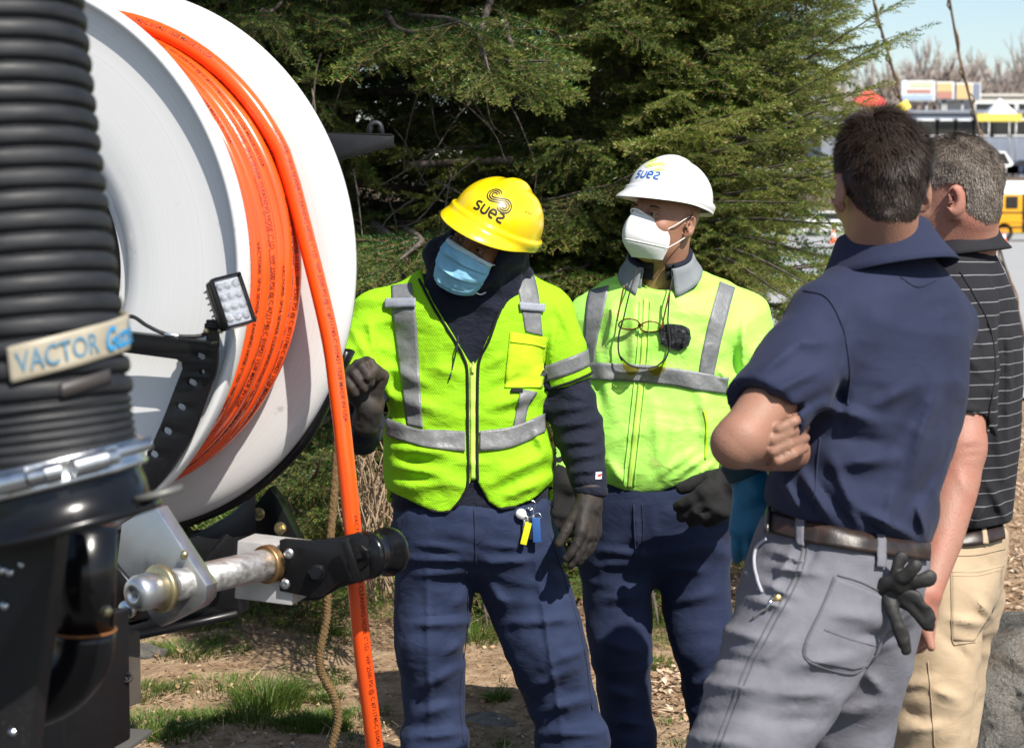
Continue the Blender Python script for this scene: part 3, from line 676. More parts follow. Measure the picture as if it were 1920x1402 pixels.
# --- cars
def car(px, D, z, mat, label, L=4.6, yaw=0, h=1.45, van=False):
    p = P(px, 390, D); p[2] = z; t = thing('parked_car', label, 'car', p, 0, 'cars parked across the lot')
    if van: prof = [(0, .3), (L, .3), (L, 1.0), (L - .5, 1.2), (L - 1.2, h), (.1, h), (0, 1.1)]
    else: prof = [(0, .3), (L, .3), (L, .75), (L - .15, .85), (L - 1.2, .95), (L - 1.95, h), (1.1, h), (.35, .98), (0, .92)]
    part('body', side_prism(prof, p[1] - .85, p[1] + .85, p[0]), mat, t, deg=25)
    for s in (-.86, .86):
        w = [(L - 1.35, .98), (L - 1.98, h - .08), (1.2, h - .08), (.7, 1.0)] if not van else [(L - .75, 1.15), (L - 1.25, h - .12), (L - 2.3, h - .12), (L - 2.3, 1.15)]
        g = prism(w, .02); V = g[0]; part('window', (np.stack([p[0] + V[:, 0], p[1] + s + V[:, 2], p[2] * 0 + V[:, 1] + 0], 1) + A(0, 0, z), g[1]), FM['dglass'], t, deg=25)
    for x in (.85, L - .85):
        for s in (-.75, .75): wheel(A(p[0] + x, p[1] + s, .33 + z), .33, .2, t)
    for o in t.children:
        if o.name.startswith('body'): o.location.z = z
    for s in (-.55, .55): part('headlight', box((.05, .3, .14), .02, 1, None, A(p[0] + L, p[1] + s, z + .68)), FM['wht'], t, deg=25)
    return t
car(1495, 118, 0.02, FM['wht'], 'white car seen through the spruce branches', 4.8); car(1440, 122, 0.02, FM['grey'], 'silver car half hidden by the spruce', 4.6)
# terrace with vehicles in front of the slate building
ter = kind(part('terrace', box((260, 60, 4.2), .05, 1, None, (95, 192, 2.1)), FM['mulch'], deg=30), 'structure')
part('terrace_wall', box((260, .4, 4.0), .05, 1, None, (95, 161.6, 2.0)), FM['mulch'], ter, deg=30)
for i, (px, m, nm) in enumerate(((1790, 'wht', 'white van on the terrace above the grey haired head'), (1880, 'navy', 'dark blue car on the terrace above the bus roof'), (1912, 'dred', 'maroon car on the terrace at the right edge'), (1700, 'grey', 'silver car on the terrace behind the two heads'), (1655, 'navy', 'dark blue car on the terrace left of the dark haired head'), (1600, 'wht', 'white car on the terrace beside the spruce tips'), (1560, 'navy', 'dark car on the terrace behind the spruce tips'))):
    car(px, 170, 4.22, FM[m], nm, 5.2 if i == 0 else 4.5, 0, 2.2 if i == 0 else 1.5, i == 0)
# buildings
def building(name, label, px0, px1, py_top, D, z0, mat, depth=20, wins=(), roofm=None, base=None):
    a, b = P(px0, py_top, D), P(px1, py_top, D); t = thing(name, label, 'building', ((a[0] + b[0]) / 2, D + depth / 2, z0)); h = a[2] - z0
    part('wall', box((b[0] - a[0], depth, h), .05, 1, None, ((a[0] + b[0]) / 2, D + depth / 2, z0 + h / 2)), mat, t, deg=30)
    part('roof', box((b[0] - a[0] + .5, depth + .5, .35), .05, 1, None, ((a[0] + b[0]) / 2, D + depth / 2, z0 + h + .175)), roofm or mat, t, deg=30)
    for x, y, w, hh in wins:
        c = P(x, y, D); f = part('window', box((w, .12, hh), .03, 1, None, c - A(0, .03, 0)), FM['wht'], t, deg=30); part('pane', box((w - .3, .1, hh - .3), .02, 1, None, c - A(0, .07, 0)), FM['dglass'], f, deg=30)
    return t
building('shop_building', 'long blue grey flat roofed building beyond the lot', 1690, 2150, 214, 186, 4.2, FM['slate'], 25, [(x, 240, 2.2, 1.6) for x in range(1740, 2140, 34)], FM['slate2'])
building('shop_building', 'lower grey flat roofed building left of the blue grey one', 1540, 1688, 222, 190, 4.2, FM['slate2'], 20, [(x, 245, 1.8, 1.4) for x in range(1556, 1680, 30)])
building('shop_building', 'beige long building on the rise at the right edge', 1826, 2200, 182, 240, 4.2, FM['beige'], 20, [(x, 205, 2.4, 1.6) for x in range(1846, 2180, 40)])
def canopy(name, label, px, py_eave, py_top, wpx, D, mat, z0):
    c = P(px, py_eave, D); w = wpx * mpp(D) / 2; zt = P(px, py_top, D)[2]; t = thing(name, label, 'canopy', (c[0], D, z0))
    V = np.array([(c[0] - w, D - w, c[2]), (c[0] + w, D - w, c[2]), (c[0] + w, D + w, c[2]), (c[0] - w, D + w, c[2]), (c[0], D, zt)]); V2 = V - A(0, 0, .06)
    part('roof', (np.concatenate([V, V2]), [np.array([(0, 1, 4), (1, 2, 4), (2, 3, 4), (3, 0, 4), (6, 5, 9), (7, 6, 9), (8, 7, 9), (5, 8, 9)]), np.array([(1, 0, 5, 6), (2, 1, 6, 7), (3, 2, 7, 8), (0, 3, 8, 5)])]), mat, t, False)
    for sx in (-1, 1):
        for sy in (-1, 1): part('leg', cyl((c[0] + sx * w * .96, D + sy * w * .96, z0), (c[0] + sx * w * .96, D + sy * w * .96, c[2]), .06, n=8), FM['steel'], t)
        part('valance', box((2 * w, .05, .5), .01, 1, None, (c[0], D + sx * w, c[2] - .25)), mat, t, deg=30)
canopy('canopy_tent', 'red peaked canopy tent beyond the spruce tips', 1627, 190, 166, 56, 180, FM['red'], 4.2)
canopy('canopy_tent', 'white peaked tent in front of the beige building', 1874, 214, 184, 52, 182, FM['wht'], 4.2)
part('banner', box((4.0, .1, .7), .02, 1, None, P(1874, 221, 177)), FM['yel2'], bpy.data.objects['canopy_tent.001'], deg=30)
def billboard(label, px0, px1, py0, py1, D, blocks):
    a, b = P(px0, py0, D), P(px1, py1, D); t = thing('billboard', label, 'billboard', ((a[0] + b[0]) / 2, D, 4.2))
    part('board', box((b[0] - a[0], .4, a[2] - b[2]), .03, 1, None, ((a[0] + b[0]) / 2, D, (a[2] + b[2]) / 2)), FM['wht'], t, deg=30)
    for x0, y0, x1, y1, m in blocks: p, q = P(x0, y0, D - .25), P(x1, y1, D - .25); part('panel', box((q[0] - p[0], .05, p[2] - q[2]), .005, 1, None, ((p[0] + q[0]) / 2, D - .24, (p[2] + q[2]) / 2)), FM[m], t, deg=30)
    for x in (a[0] + .8, b[0] - .8): part('post', cyl((x, D + .3, 4.2), (x, D + .3, b[2]), .15, n=10), FM['steel'], t)
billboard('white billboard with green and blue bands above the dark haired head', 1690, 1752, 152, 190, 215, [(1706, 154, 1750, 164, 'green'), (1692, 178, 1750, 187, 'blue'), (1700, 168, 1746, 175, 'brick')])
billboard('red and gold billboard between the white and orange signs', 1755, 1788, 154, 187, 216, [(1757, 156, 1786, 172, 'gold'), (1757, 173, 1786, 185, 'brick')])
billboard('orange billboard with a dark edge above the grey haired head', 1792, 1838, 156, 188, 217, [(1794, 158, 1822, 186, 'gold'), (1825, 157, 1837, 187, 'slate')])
# --- bare trees on the skyline
def bare_tree(label, px, py_top, wpx, D, seed):
    rg = np.random.default_rng(seed); b = P(px, 390, D); b[2] = 0.02; top = P(px, py_top, D); H = top[2]; W = wpx * mpp(D) / 2; t = thing('bare_tree', label, 'tree', b, 0, 'bare trees on the skyline'); tw = []
    def grow(p, d, l, r, lv):
        q = p + d * l; m = (p + q) / 2 + rg.normal(0, .05, 3) * l; tw.append((lv, tube(np.array([p, m, q]), [r, r * .85, r * .7], 5 if lv < 2 else 3)))
        if lv < 5:
            for _ in range(3 if lv < 3 else 3): grow(p + (q - p) * rg.uniform(.45, 1.0), unit(d + rg.normal(0, .55, 3) * A(W / H * 2.2, W / H * 2.2, .7) + A(0, 0, .18)), l * rg.uniform(.62, .85), r * .66, lv + 1)
    for _ in range(4): grow(b + A(0, 0, H * .22), unit(A(rg.normal(0, .3), rg.normal(0, .3), 1)), H * .30, H * .016, 1)
    part('trunk', tube(np.array([b, b + A(.05, 0, H * .12), b + A(0, 0, H * .25)]), [H * .022, H * .018, H * .015], 8), FM['bark'], t)
    part('crown', join(*[g for lv, g in tw]), FM['bark'], t)
pl = [(1712, 62, 90, 300, 1), (1650, 110, 90, 310, 2), (1600, 120, 80, 300, 3), (1770, 120, 100, 320, 4), (1840, 105, 90, 310, 5), (1885, 100, 100, 300, 6), (1925, 98, 90, 320, 7), (1680, 130, 90, 340, 8), (1740, 125, 80, 340, 9), (1810, 128, 90, 350, 10), (1560, 130, 80, 330, 11), (1500, 120, 90, 320, 12), (1960, 110, 90, 320, 13), (1860, 130, 110, 350, 14)]
nm = ['tall rounded bare tree above the white billboard', 'bare tree above the red tent', 'bare tree left of the red tent', 'bare tree above the red and gold billboard', 'bare tree right of the orange billboard', 'bare tree above the white tent', 'bare tree at the right edge of the skyline', 'low bare tree left of the tall rounded one', 'low bare tree right of the tall rounded one', 'low bare tree behind the orange billboard', 'bare tree behind the spruce tips', 'bare tree hidden behind the spruce', 'bare tree past the right edge', 'low bare tree behind the white tent']
for (px, py, w, D, s), n_ in zip(pl, nm): bare_tree(n_, px, py, w, D, s)
# --- guy cables with creeper stems
def cable(label, pts, guard=None):
    q = catmull([P(*p) for p in pts], 60); t = thing('guy_cable', label, 'cable', q[-1]); part('wire', tube(q, .010, 6), BARK, t)
    rg = np.random.default_rng(int(pts[0][0])); v = q + np.stack([.018 * np.sin(np.arange(len(q)) * .7), .018 * np.cos(np.arange(len(q)) * .7), 0 * q[:, 0]], 1) + rg.normal(0, .006, q.shape); part('creeper', tube(v, .007, 5), TWIG, t)
    if guard: g = catmull([P(*p) for p in guard], 8); part('guard', tube(g, .05, 10), FM['yel2'], t)
cable('guy cable with yellow guard running down behind the dark haired head', [(1630, -60, 14), (1640, 10, 14), (1668, 110, 14), (1690, 190, 14), (1715, 290, 14), (1760, 480, 14)], [(1689, 193, 13.9), (1697, 208, 13.9)])
cable('guy cable with creeper running down past the grey haired head', [(1770, -60, 15), (1782, 10, 15), (1800, 110, 15), (1820, 190, 15), (1834, 240, 15), (1850, 350, 15), (1876, 470, 15), (1906, 570, 15), (1935, 700, 15)])
# ------------------------------------------------------------------ cloth, skin and gear materials
def cloth(name, col, col2=None, weave=900, wr=0.25, rough=0.85, stain=None, sheen=0.03, wsc=28, **kw):
    N = Nodes(name); v = N.coord()
    f = N.noise(v, 9, 5, 0.6)
    c = N.ramp(f, [(0.3, col), (0.72, col2 or tuple(min(1, x * 1.25 + 0.004) for x in col))])
    if stain:
        s = N.noise(v, stain[1], 6, 0.62, 0.6); s = N.ramp(s, [(stain[2], (0, 0, 0)), (stain[2] + 0.1, (1, 1, 1))]); s2 = N.math('MULTIPLY', s, stain[3])
        c = N.mix(s2, c, stain[0])
    w = N.n('ShaderNodeTexWave'); w.inputs['Scale'].default_value = weave; w.inputs['Distortion'].default_value = 1.5; N.l(N.coord(rotz=(0.6, 0.7, 0.8)), w.inputs[0])
    b1 = N.bump(w.outputs['Fac'], 0.12, 0.0006)
    n1 = N.noise(N.coord(scale=(1, 1, 1.6)), wsc, 4, 0.5, 0.8); b2 = N.bump(n1, wr, 0.012, b1)
    N.set(col=c, rough=rough, nrm=b2, sheen=sheen, spec=0.25); N.set(**kw); return N.m
def mesh_vest(name, col, hole, pitch=0.0064):
    """knitted mesh cloth: rows of small holes printed over the lime yarn"""
    N = Nodes(name); c = N.n('ShaderNodeTexCoord'); s = N.n('ShaderNodeSeparateXYZ'); N.l(c.outputs['Object'], s.inputs[0])
    u = N.math('DIVIDE', s.outputs[0], pitch); w = N.math('DIVIDE', s.outputs[2], pitch * 0.8)
    row = N.math('FLOOR', w); sh = N.math('MULTIPLY', N.math('MODULO', N.math('ABSOLUTE', row), 2.0), 0.5)
    fu = N.math('SUBTRACT', N.math('FRACT', N.math('ADD', u, sh)), 0.5); fw = N.math('SUBTRACT', N.math('FRACT', w), 0.5)
    d = N.math('SQRT', N.math('ADD', N.math('MULTIPLY', fu, fu), N.math('MULTIPLY', fw, fw)))
    h = N.math('LESS_THAN', d, 0.25)
    v = N.coord(); f = N.noise(v, 7, 4)
    base = N.ramp(f, [(0.3, col), (0.75, tuple(min(1, x * 1.12) for x in col))])
    st = N.noise(v, 5, 6, 0.65, 0.5); st = N.math('MULTIPLY', N.ramp(st, [(0.58, (0, 0, 0)), (0.75, (1, 1, 1))]), 0.3)
    base = N.mix(st, base, (0.30, 0.36, 0.05))
    n1 = N.noise(N.coord(scale=(1, 1, 1.8)), 24, 4, 0.5, 0.8); b = N.bump(n1, 0.3, 0.014)
    N.set(col=N.mix(h, base, hole), rough=0.8, nrm=b, sheen=0.0, spec=0.2)
    return N.m
def skin(name, col, red, speck=0.25, sc=35):
    N = Nodes(name); v = N.coord(); f = N.noise(v, 14, 5, 0.6); c = N.ramp(f, [(0.32, col), (0.7, red)])
    g = N.noise(v, 120, 4, 0.6); c = N.mix(N.math('MULTIPLY', N.ramp(g, [(0.58, (0, 0, 0)), (0.72, (1, 1, 1))]), speck), c, tuple(x * 0.55 for x in red))
    h = N.noise(v, 260, 5, 0.6); N.set(col=c, rough=0.48, sss=0.12, nrm=N.bump(h, 0.4, 0.003), spec=0.35)
    N.b.inputs['Subsurface Radius'].default_value = (0.012, 0.004, 0.002); N.b.inputs['Subsurface Scale'].default_value = 0.6
    return N.m
LIME = (0.285, 0.60, 0.012)
MAT = dict(
    vest=mesh_vest('lime_mesh_cloth', LIME, (0.15, 0.36, 0.008)),
    limeflat=cloth('lime_cloth', (0.42, 0.66, 0.015), wr=0.2),
    jacket=cloth('lime_jacket_cloth', (0.34, 0.72, 0.10), (0.41, 0.78, 0.135), wr=0.35, stain=((0.36, 0.42, 0.12), 7, 0.56, 0.6), rough=0.55, wsc=20),
    zipl=M('lime_zipper', (0.46, 0.72, 0.10), rough=0.5, bump=(500, 0.5, 0.002)),
    refl=M('silver_reflective_tape', (0.13, 0.135, 0.142), (0.20, 0.205, 0.21), scale=22, rough=0.45, bump=(26, 0.5, 0.010), rvar=0.08),
    reflw=M('grey_webbing', (0.20, 0.22, 0.27), (0.30, 0.32, 0.36), scale=300, rough=0.7),
    black=cloth('black_binding', (0.008, 0.008, 0.009), wr=0.1),
    hoodie=cloth('navy_fleece', (0.006, 0.0078, 0.018), (0.011, 0.0135, 0.028), wr=0.5, weave=500, wsc=34),
    navyp=cloth('navy_twill', (0.012, 0.020, 0.052), (0.021, 0.032, 0.075), wr=0.28, stain=((0.13, 0.08, 0.045), 6, 0.66, 0.35), wsc=22),
    navyp2=cloth('dark_navy_twill', (0.009, 0.015, 0.042), (0.016, 0.024, 0.060), wr=0.28, wsc=22),
    polo=cloth('navy_polo_knit', (0.014, 0.019, 0.045), (0.020, 0.026, 0.058), wr=0.16, weave=1200, wsc=16),
    greyp=cloth('grey_work_twill', (0.115, 0.115, 0.135), (0.165, 0.165, 0.19), wr=0.2, wsc=24),
    khaki=cloth('khaki_twill', (0.36, 0.27, 0.172), (0.43, 0.33, 0.22), wr=0.2, wsc=22),
    stitch=M('grey_stitching', (0.36, 0.36, 0.40), rough=0.9),
    seamk=M('khaki_seam', (0.34, 0.255, 0.165), rough=0.9),
    seamg=M('dark_grey_seam', (0.085, 0.085, 0.095), rough=0.9),
    seamn=M('navy_seam', (0.012, 0.016, 0.04), rough=0.9),
    belt=M('dark_brown_leather', (0.014, 0.010, 0.009), (0.035, 0.018, 0.012), scale=40, rough=0.42, bump=(120, 0.3, 0.002)),
    glove=M('charcoal_nitrile_glove', (0.016, 0.0135, 0.012), (0.055, 0.036, 0.025), scale=14, detail=6, rough=0.7, fac=(0.42, 0.8), bump=(160, 0.4, 0.002)),
    gloveb=M('black_knit_glove', (0.006, 0.006, 0.0066), (0.014, 0.0135, 0.014), scale=20, rough=0.9, bump=(60, 0.5, 0.004)),
    gloveg=M('dark_rubber_glove', (0.008, 0.008, 0.008), (0.020, 0.018, 0.016), scale=26, rough=0.62, bump=(90, 0.4, 0.003)),
    teal=M('teal_nitrile_glove', (0.005, 0.10, 0.20), (0.012, 0.17, 0.30), scale=20, rough=0.5, bump=(120, 0.3, 0.002)),
    skin1=skin('brown_skin', (0.20, 0.095, 0.052), (0.26, 0.125, 0.072)),
    skin2=skin('tan_skin', (0.28, 0.148, 0.095), (0.32, 0.155, 0.102), 0.4),
    skin3=skin('light_skin', (0.27, 0.15, 0.102), (0.32, 0.155, 0.104), 0.4),
    skin4=skin('ruddy_skin', (0.33, 0.18, 0.13), (0.36, 0.14, 0.10), 0.5),
    eyew=M('shaded_eye_white', (0.30, 0.26, 0.23), rough=0.2), iris=M('dark_iris', (0.015, 0.009, 0.006), rough=0.1),  # eye whites darkened to carry the shade under the hats
    haty=M('yellow_hat_plastic', (0.74, 0.53, 0.003), (0.76, 0.57, 0.006), scale=5, rough=0.22, coat=0.4, coatr=0.12, bump=(60, 0.03, 0.003)),
    hatw=M('white_hat_plastic', (0.66, 0.67, 0.68), (0.70, 0.705, 0.71), scale=8, rough=0.25, coat=0.3, coatr=0.15, bump=(60, 0.03, 0.003)),
    inkb=M('black_print', (0.008, 0.008, 0.008), rough=0.4), inky=M('lime_print', (0.72, 0.80, 0.16), rough=0.4), inkbl=M('blue_print', (0.02, 0.11, 0.42), rough=0.4),
    maskb=cloth('blue_mask_paper', (0.22, 0.50, 0.70), (0.27, 0.56, 0.74), wr=0.12, weave=1500, rough=0.9, sss=0.05),
    maskw=cloth('white_mask_felt', (0.60, 0.61, 0.61), (0.66, 0.66, 0.66), wr=0.1, weave=1500, rough=0.95),
    maskedge=M('pale_blue_edge', (0.55, 0.72, 0.82), rough=0.9), elastic=M('white_elastic', (0.8, 0.8, 0.8), rough=0.9),
    chrome=M('bright_steel', (0.62, 0.62, 0.62), rough=0.2, metal=1.0), yplast=M('yellow_plastic', (0.75, 0.72, 0.02), rough=0.35), bplast=M('blue_plastic', (0.03, 0.10, 0.30), rough=0.35), wplast=M('white_plastic', (0.75, 0.75, 0.75), rough=0.35),
    tort=M('tortoiseshell_frame', (0.10, 0.03, 0.008), (0.22, 0.08, 0.02), scale=40, rough=0.25), cord=M('black_cord', (0.01, 0.01, 0.011), rough=0.7),
    tape=M('black_tape', (0.010, 0.010, 0.012), (0.025, 0.025, 0.028), scale=30, rough=0.12, bump=(38, 1.0, 0.03)),
    greyk=cloth('grey_collar_knit', (0.17, 0.185, 0.20), (0.22, 0.235, 0.25), wr=0.15), boot=M('brown_leather', (0.05, 0.03, 0.018), (0.09, 0.055, 0.03), scale=20, rough=0.6, bump=(40, 0.4, 0.004)),
)
def glass_mat(name, col, rough=0.03, ior=1.45):
    N = Nodes(name); N.set(col=col, rough=rough, trans=1.0, ior=ior); return N.m
MAT['lensy'] = glass_mat('amber_lens', (0.75, 0.68, 0.12), ior=1.05)
def stripe_cloth():
    """black knit with fine pale lines about every 17 mm"""
    N = Nodes('pinstriped_knit'); c = N.n('ShaderNodeTexCoord'); s = N.n('ShaderNodeSeparateXYZ'); N.l(c.outputs['Object'], s.inputs[0])
    f = N.noise(N.coord(), 5, 2); z = N.math('ADD', s.outputs[2], N.math('MULTIPLY', f, 0.012))
    k = N.math('FRACT', N.math('DIVIDE', z, 0.0285)); l = N.math('LESS_THAN', k, 0.065)
    l = N.math('MULTIPLY', l, 0.75)
    n1 = N.noise(N.coord(scale=(1, 1, 1.4)), 22, 4, 0.5, 0.8); b = N.bump(n1, 0.3, 0.012)
    N.set(col=N.mix(l, (0.012, 0.012, 0.015), (0.24, 0.24, 0.25)), rough=0.85, nrm=b, sheen=0.02, spec=0.25); return N.m
MAT['pin'] = stripe_cloth()
MAT['blackk'] = cloth('black_collar_knit', (0.011, 0.011, 0.014), wr=0.15)
def hairmat(name, dark, light):
    N = Nodes(name); a = N.n('ShaderNodeAttribute', attribute_name='tint'); N.set(col=N.ramp(a.outputs['Fac'], [(0.0, dark), (1.0, light)]), rough=0.5, spec=0.35); return N.m
MAT['hair3'] = hairmat('dark_brown_hair', (0.014, 0.009, 0.0065), (0.060, 0.039, 0.027))
MAT['hair4'] = hairmat('greying_brown_hair', (0.055, 0.040, 0.030), (0.27, 0.225, 0.185))
# ------------------------------------------------------------------ figure building blocks
def headR(yaw, pitch=0, roll=0): return rot('Y', R(roll)) @ rot('Z', R(yaw)) @ rot('X', R(pitch))
def head_sdf(p, c, Rm, s=1.0):
    q = (p - c) @ Rm / s
    d = ell(q, (0, .012, .028), (.077, .098, .097))
    d = smin(d, ell(q, (0, -.026, -.035), (.062, .066, .085)), .03)
    d = smin(d, ell(q, (0, -.048, -.092), (.040, .042, .032)), .035)
    aq = q.copy(); aq[..., 0] = np.abs(aq[..., 0])
    d = smin(d, ell(aq, (.04, -.06, -.03), (.025, .022, .022)), .02)
    d = smin(d, cap(aq, (0, -.086, .022), (.036, -.076, .02), .011), .015)
    d = smax(d, -ell(aq, (.032, -.102, -.001), (.018, .018, .011)), .012)
    d = smin(d, cap(q, (0, -.092, .005), (0, -.113, -.036), .008, .013), .014)
    d = smin(d, cap(aq, (.008, -.098, -.04), (.014, -.094, -.042), .008), .008)
    d = smin(d, cap(aq, (0, -.094, -.066), (.018, -.086, -.066), .006), .008)
    d = smin(d, cap(aq, (0, -.094, -.077), (.015, -.087, -.076), .007), .008)
    E_ = rot('Z', R(24)) @ rot('X', R(-12))
    e = ell(aq, (.085, .020, -.012), (.0085, .021, .034), E_)
    e = smin(e, ell(aq, (.079, .010, -.042), (.007, .010, .012), E_), .008)
    e = smax(e, -ell(aq, (.089, .013, -.010), (.007, .011, .020), E_), .005)
    e = smin(e, cap(aq, (.078, .004, -.018), (.082, .010, -.003), .004), .004)
    return smin(d, e, .006) * s
def hand_caps(w, d, nrm, side=1, curl=(20, 25, 20), spread=6, size=1.0, thumb=(35, 10), fat=0.0, curls=None):
    """palm, four fingers and a thumb as capsules; d = along the hand, nrm = where the palm faces, side = +1 thumb on the right of (d x nrm)"""
    y = unit(d); z = unit(nrm - y * (np.asarray(nrm) @ y)); x = np.cross(y, z) * side
    g = lambda a: np.asarray(w) + size * (x * a[0] + y * a[1] + z * a[2])
    C = []; kx = [.034, .012, -.011, -.032]; ky = [.092, .096, .092, .082]; ln = [.072, .080, .074, .058]
    for i in range(4):
        C.append((g((kx[i] * .45, .0, 0)), g((kx[i] * 1.0, ky[i], 0)), .017 + fat, .0135 + fat, 'p'))
        cu = (curls[i] if curls else curl); a = 0.0; sp = R(spread) * (1.5 - i) / 1.5; q = A(kx[i], ky[i], 0)
        for k, fr in enumerate((.45, .31, .24)):
            a += R(cu[k]); st = A(math.sin(sp) * math.cos(a), math.cos(sp) * math.cos(a), math.sin(a)) * ln[i] * fr
            C.append((g(q), g(q + st), .0098 + fat - k * .0008, .0092 + fat - k * .0009, i)); q = q + st
    t0, t1 = R(thumb[0]), R(thumb[1]); q = A(.018, .018, .006)
    s1 = A(math.sin(t0), math.cos(t0), .35) * .048; s2 = A(math.sin(t0 - t1), math.cos(t0 - t1), .45) * .032; s3 = A(math.sin(t0 - 2 * t1), math.cos(t0 - 2 * t1), .5) * .026
    C += [(g(q), g(q + s1), .0165 + fat, .0125 + fat, 't'), (g(q + s1), g(q + s1 + s2), .0118 + fat, .0105 + fat, 't'), (g(q + s1 + s2), g(q + s1 + s2 + s3), .0105 + fat, .0088 + fat, 't')]
    return [(a, b, ra * size, rb * size, t) for a, b, ra, rb, t in C]
def hand_sdf(p, C):
    groups = {}
    for a, b, ra, rb, t in C:
        e = cap(p, a, b, ra, rb); groups[t] = e if t not in groups else (smin(groups[t], e, .012) if t == 'p' else np.minimum(groups[t], e))
    d = groups['p']
    for t in groups:
        if t != 'p': d = smin(d, groups[t], .006)
    return d
def bounds(pts, pad):
    q = np.array(pts); return q.min(0) - pad, q.max(0) + pad
def hand_mesh(C, h=.0035, extra=None, bump=None):
    lo, hi = bounds([c[0] for c in C] + [c[1] for c in C] + ([extra[0], extra[1]] if extra else []), .035)
    def f(p):
        d = hand_sdf(p, C)
        if extra: d = smin(d, cap(p, *extra), .012)
        if bump: d = d - wrinkle(p, bump[0], bump[1])
        return d
    return relax(nets(f, lo, hi, h), 1, .35)
def hat_geo(na=128):
    """safety helmet in head space: visor, gutter, dome with crest"""
    RIM = .048; base = []; rows = []
    ph = np.arange(na) * 2 * math.pi / na; sx, cy = np.sin(ph), -np.cos(ph)
    front = np.clip(-cy, 0, 1) ** 2.2
    rb = 1 / ((np.abs(sx) / .113) ** 2.2 + (np.abs(cy) / .139) ** 2.2) ** (1 / 2.2)
    def row(r, z): rows.append(np.stack([r * sx, r * cy + .006, np.broadcast_to(z, r.shape)], 1))
    fl = .008 + .036 * front
    row(rb - .004, RIM + .004); row(rb + fl * .6, RIM - .004 - .012 * front); row(rb + fl - .001, RIM - .006 - .020 * front); row(rb + fl, RIM - .004 - .020 * front)
    row(rb + fl - .001, RIM - .002 - .018 * front); row(rb + .5 * fl + .004, RIM + .004 - .006 * front); row(rb + .010, RIM + .007); row(rb + .0105, RIM + .020); row(rb + .008, RIM + .0235); row(rb + .002, RIM + .022)
    for t in np.linspace(0, 1, 26)[1:]:
        a = t * math.pi / 2; r = rb * np.cos(a) ** .86 * 1.0; z = RIM + .022 + .112 * np.sin(a) ** 1.05
        x = r * sx; y = r * cy
        cr = np.exp(-(x / .021) ** 4) * np.clip((z - RIM - .045) / .05, 0, 1) * np.clip(1.15 - np.abs(y - .01) / .12, 0, 1)
        sd = np.exp(-((np.abs(x) - .052) / .016) ** 2) * np.clip((z - RIM - .06) / .04, 0, 1) * np.clip(1 - np.abs(y + .0) / .1, 0, 1)
        rows.append(np.stack([x * (1 + .02 * cr), y + .006, z + .0125 * cr + .003 * sd], 1))
    rows.append(np.repeat(rows[-1].mean(0)[None], na, 0))
    V = np.concatenate(rows); F = grid_faces(len(rows), na, True)
    return V, [F]
def swirl(n=26):
    """emblem of three parallel lines that curl into an S: list of polylines"""
    c1, c2, r = A(-.36, .12), A(.36, -.12), .24; dd = np.linalg.norm(c2 - c1); e = math.degrees(math.atan2(*(c2 - c1)[::-1])); f = e + math.degrees(math.asin(2 * r / dd))
    a = np.radians(np.linspace(40, 360 + f - 90, n)); p1 = c1 + r * np.stack([np.cos(a), np.sin(a)], 1)
    b = np.radians(np.linspace(f + 90, -140, n)); p2 = c2 + r * np.stack([np.cos(b), np.sin(b)], 1)
    ln = p1[-1] + (p2[0] - p1[-1]) * np.linspace(0, 1, 9)[1:-1, None]
    path = np.concatenate([p1, ln, p2]); T = np.gradient(path, axis=0); T /= np.linalg.norm(T, axis=1)[:, None]
    Nn = np.stack([-T[:, 1], T[:, 0]], 1); return [path + Nn * o for o in (-.115, 0, .115)]
def suez_strokes():
    arc = lambda cx, cy, rx, ry, a, b, n=10: [(cx + rx * math.cos(math.radians(t)), cy + ry * math.sin(math.radians(t))) for t in np.linspace(a, b, n)]
    S = [(.34, .66)] + arc(.17, .5, .17, .16, 90, 270) + arc(.19, .16, .17, .16, 90, -90) + [(0, 0)]
    S[0] = (.34, .66)
    U = [(0, .66)] + arc(.2, .2, .2, .2, 180, 360) + [(.4, .66)]
    Ee = [(.02, .33), (.42, .33)] + arc(.22, .33, .22, .33, 0, 300, 22)
    Z = [(0, .66)] + arc(.19, .5, .17, .16, 90, -60, 8) + arc(.17, .14, .17, .14, 110, 270, 10) + [(.38, 0)]
    out = []; x = -1.03
    for L, w in ((S, .36), (U, .4), (Ee, .44), (Z, .38)):
        out.append(np.array(L) + A(x, 0)); x += w + .19
    return out
def ribbon2d(path, w):
    T = np.gradient(path, axis=0); T /= np.linalg.norm(T, axis=1)[:, None] + 1e-9; Nn = np.stack([-T[:, 1], T[:, 0]], 1) * w / 2
    V = np.empty((len(path) * 2, 2)); V[0::2] = path + Nn; V[1::2] = path - Nn
    i = np.arange(len(path) - 1)[:, None] * 2; F = (i + np.array([[0, 1, 3, 2]]))
    return np.concatenate([V, np.zeros((len(V), 1))], 1), [F]
def wrap_on_hat(geo, bvh, az, el, off, tilt=0.0):
    """lay flat geometry (metres) on a helmet around direction az (0 = front), height el above the rim"""
    out = []
    for x, y, _ in geo[0]:
        c, s = math.cos(tilt), math.sin(tilt); u, v = x * c - y * s, x * s + y * c
        t = az + u / .125; z = el + v; d = A(math.sin(t), -math.cos(t), 0); o = A(0, .006, z) + d * .3
        nd = unit(-d * .3 + A(0, 0, -.10)); o = A(0, .006, z) - nd * .32
        r = cast(bvh, o, nd, off); out.append(r[0] if r is not None else A(0, .006, z) + d * .1)
    return np.array(out), geo[1]
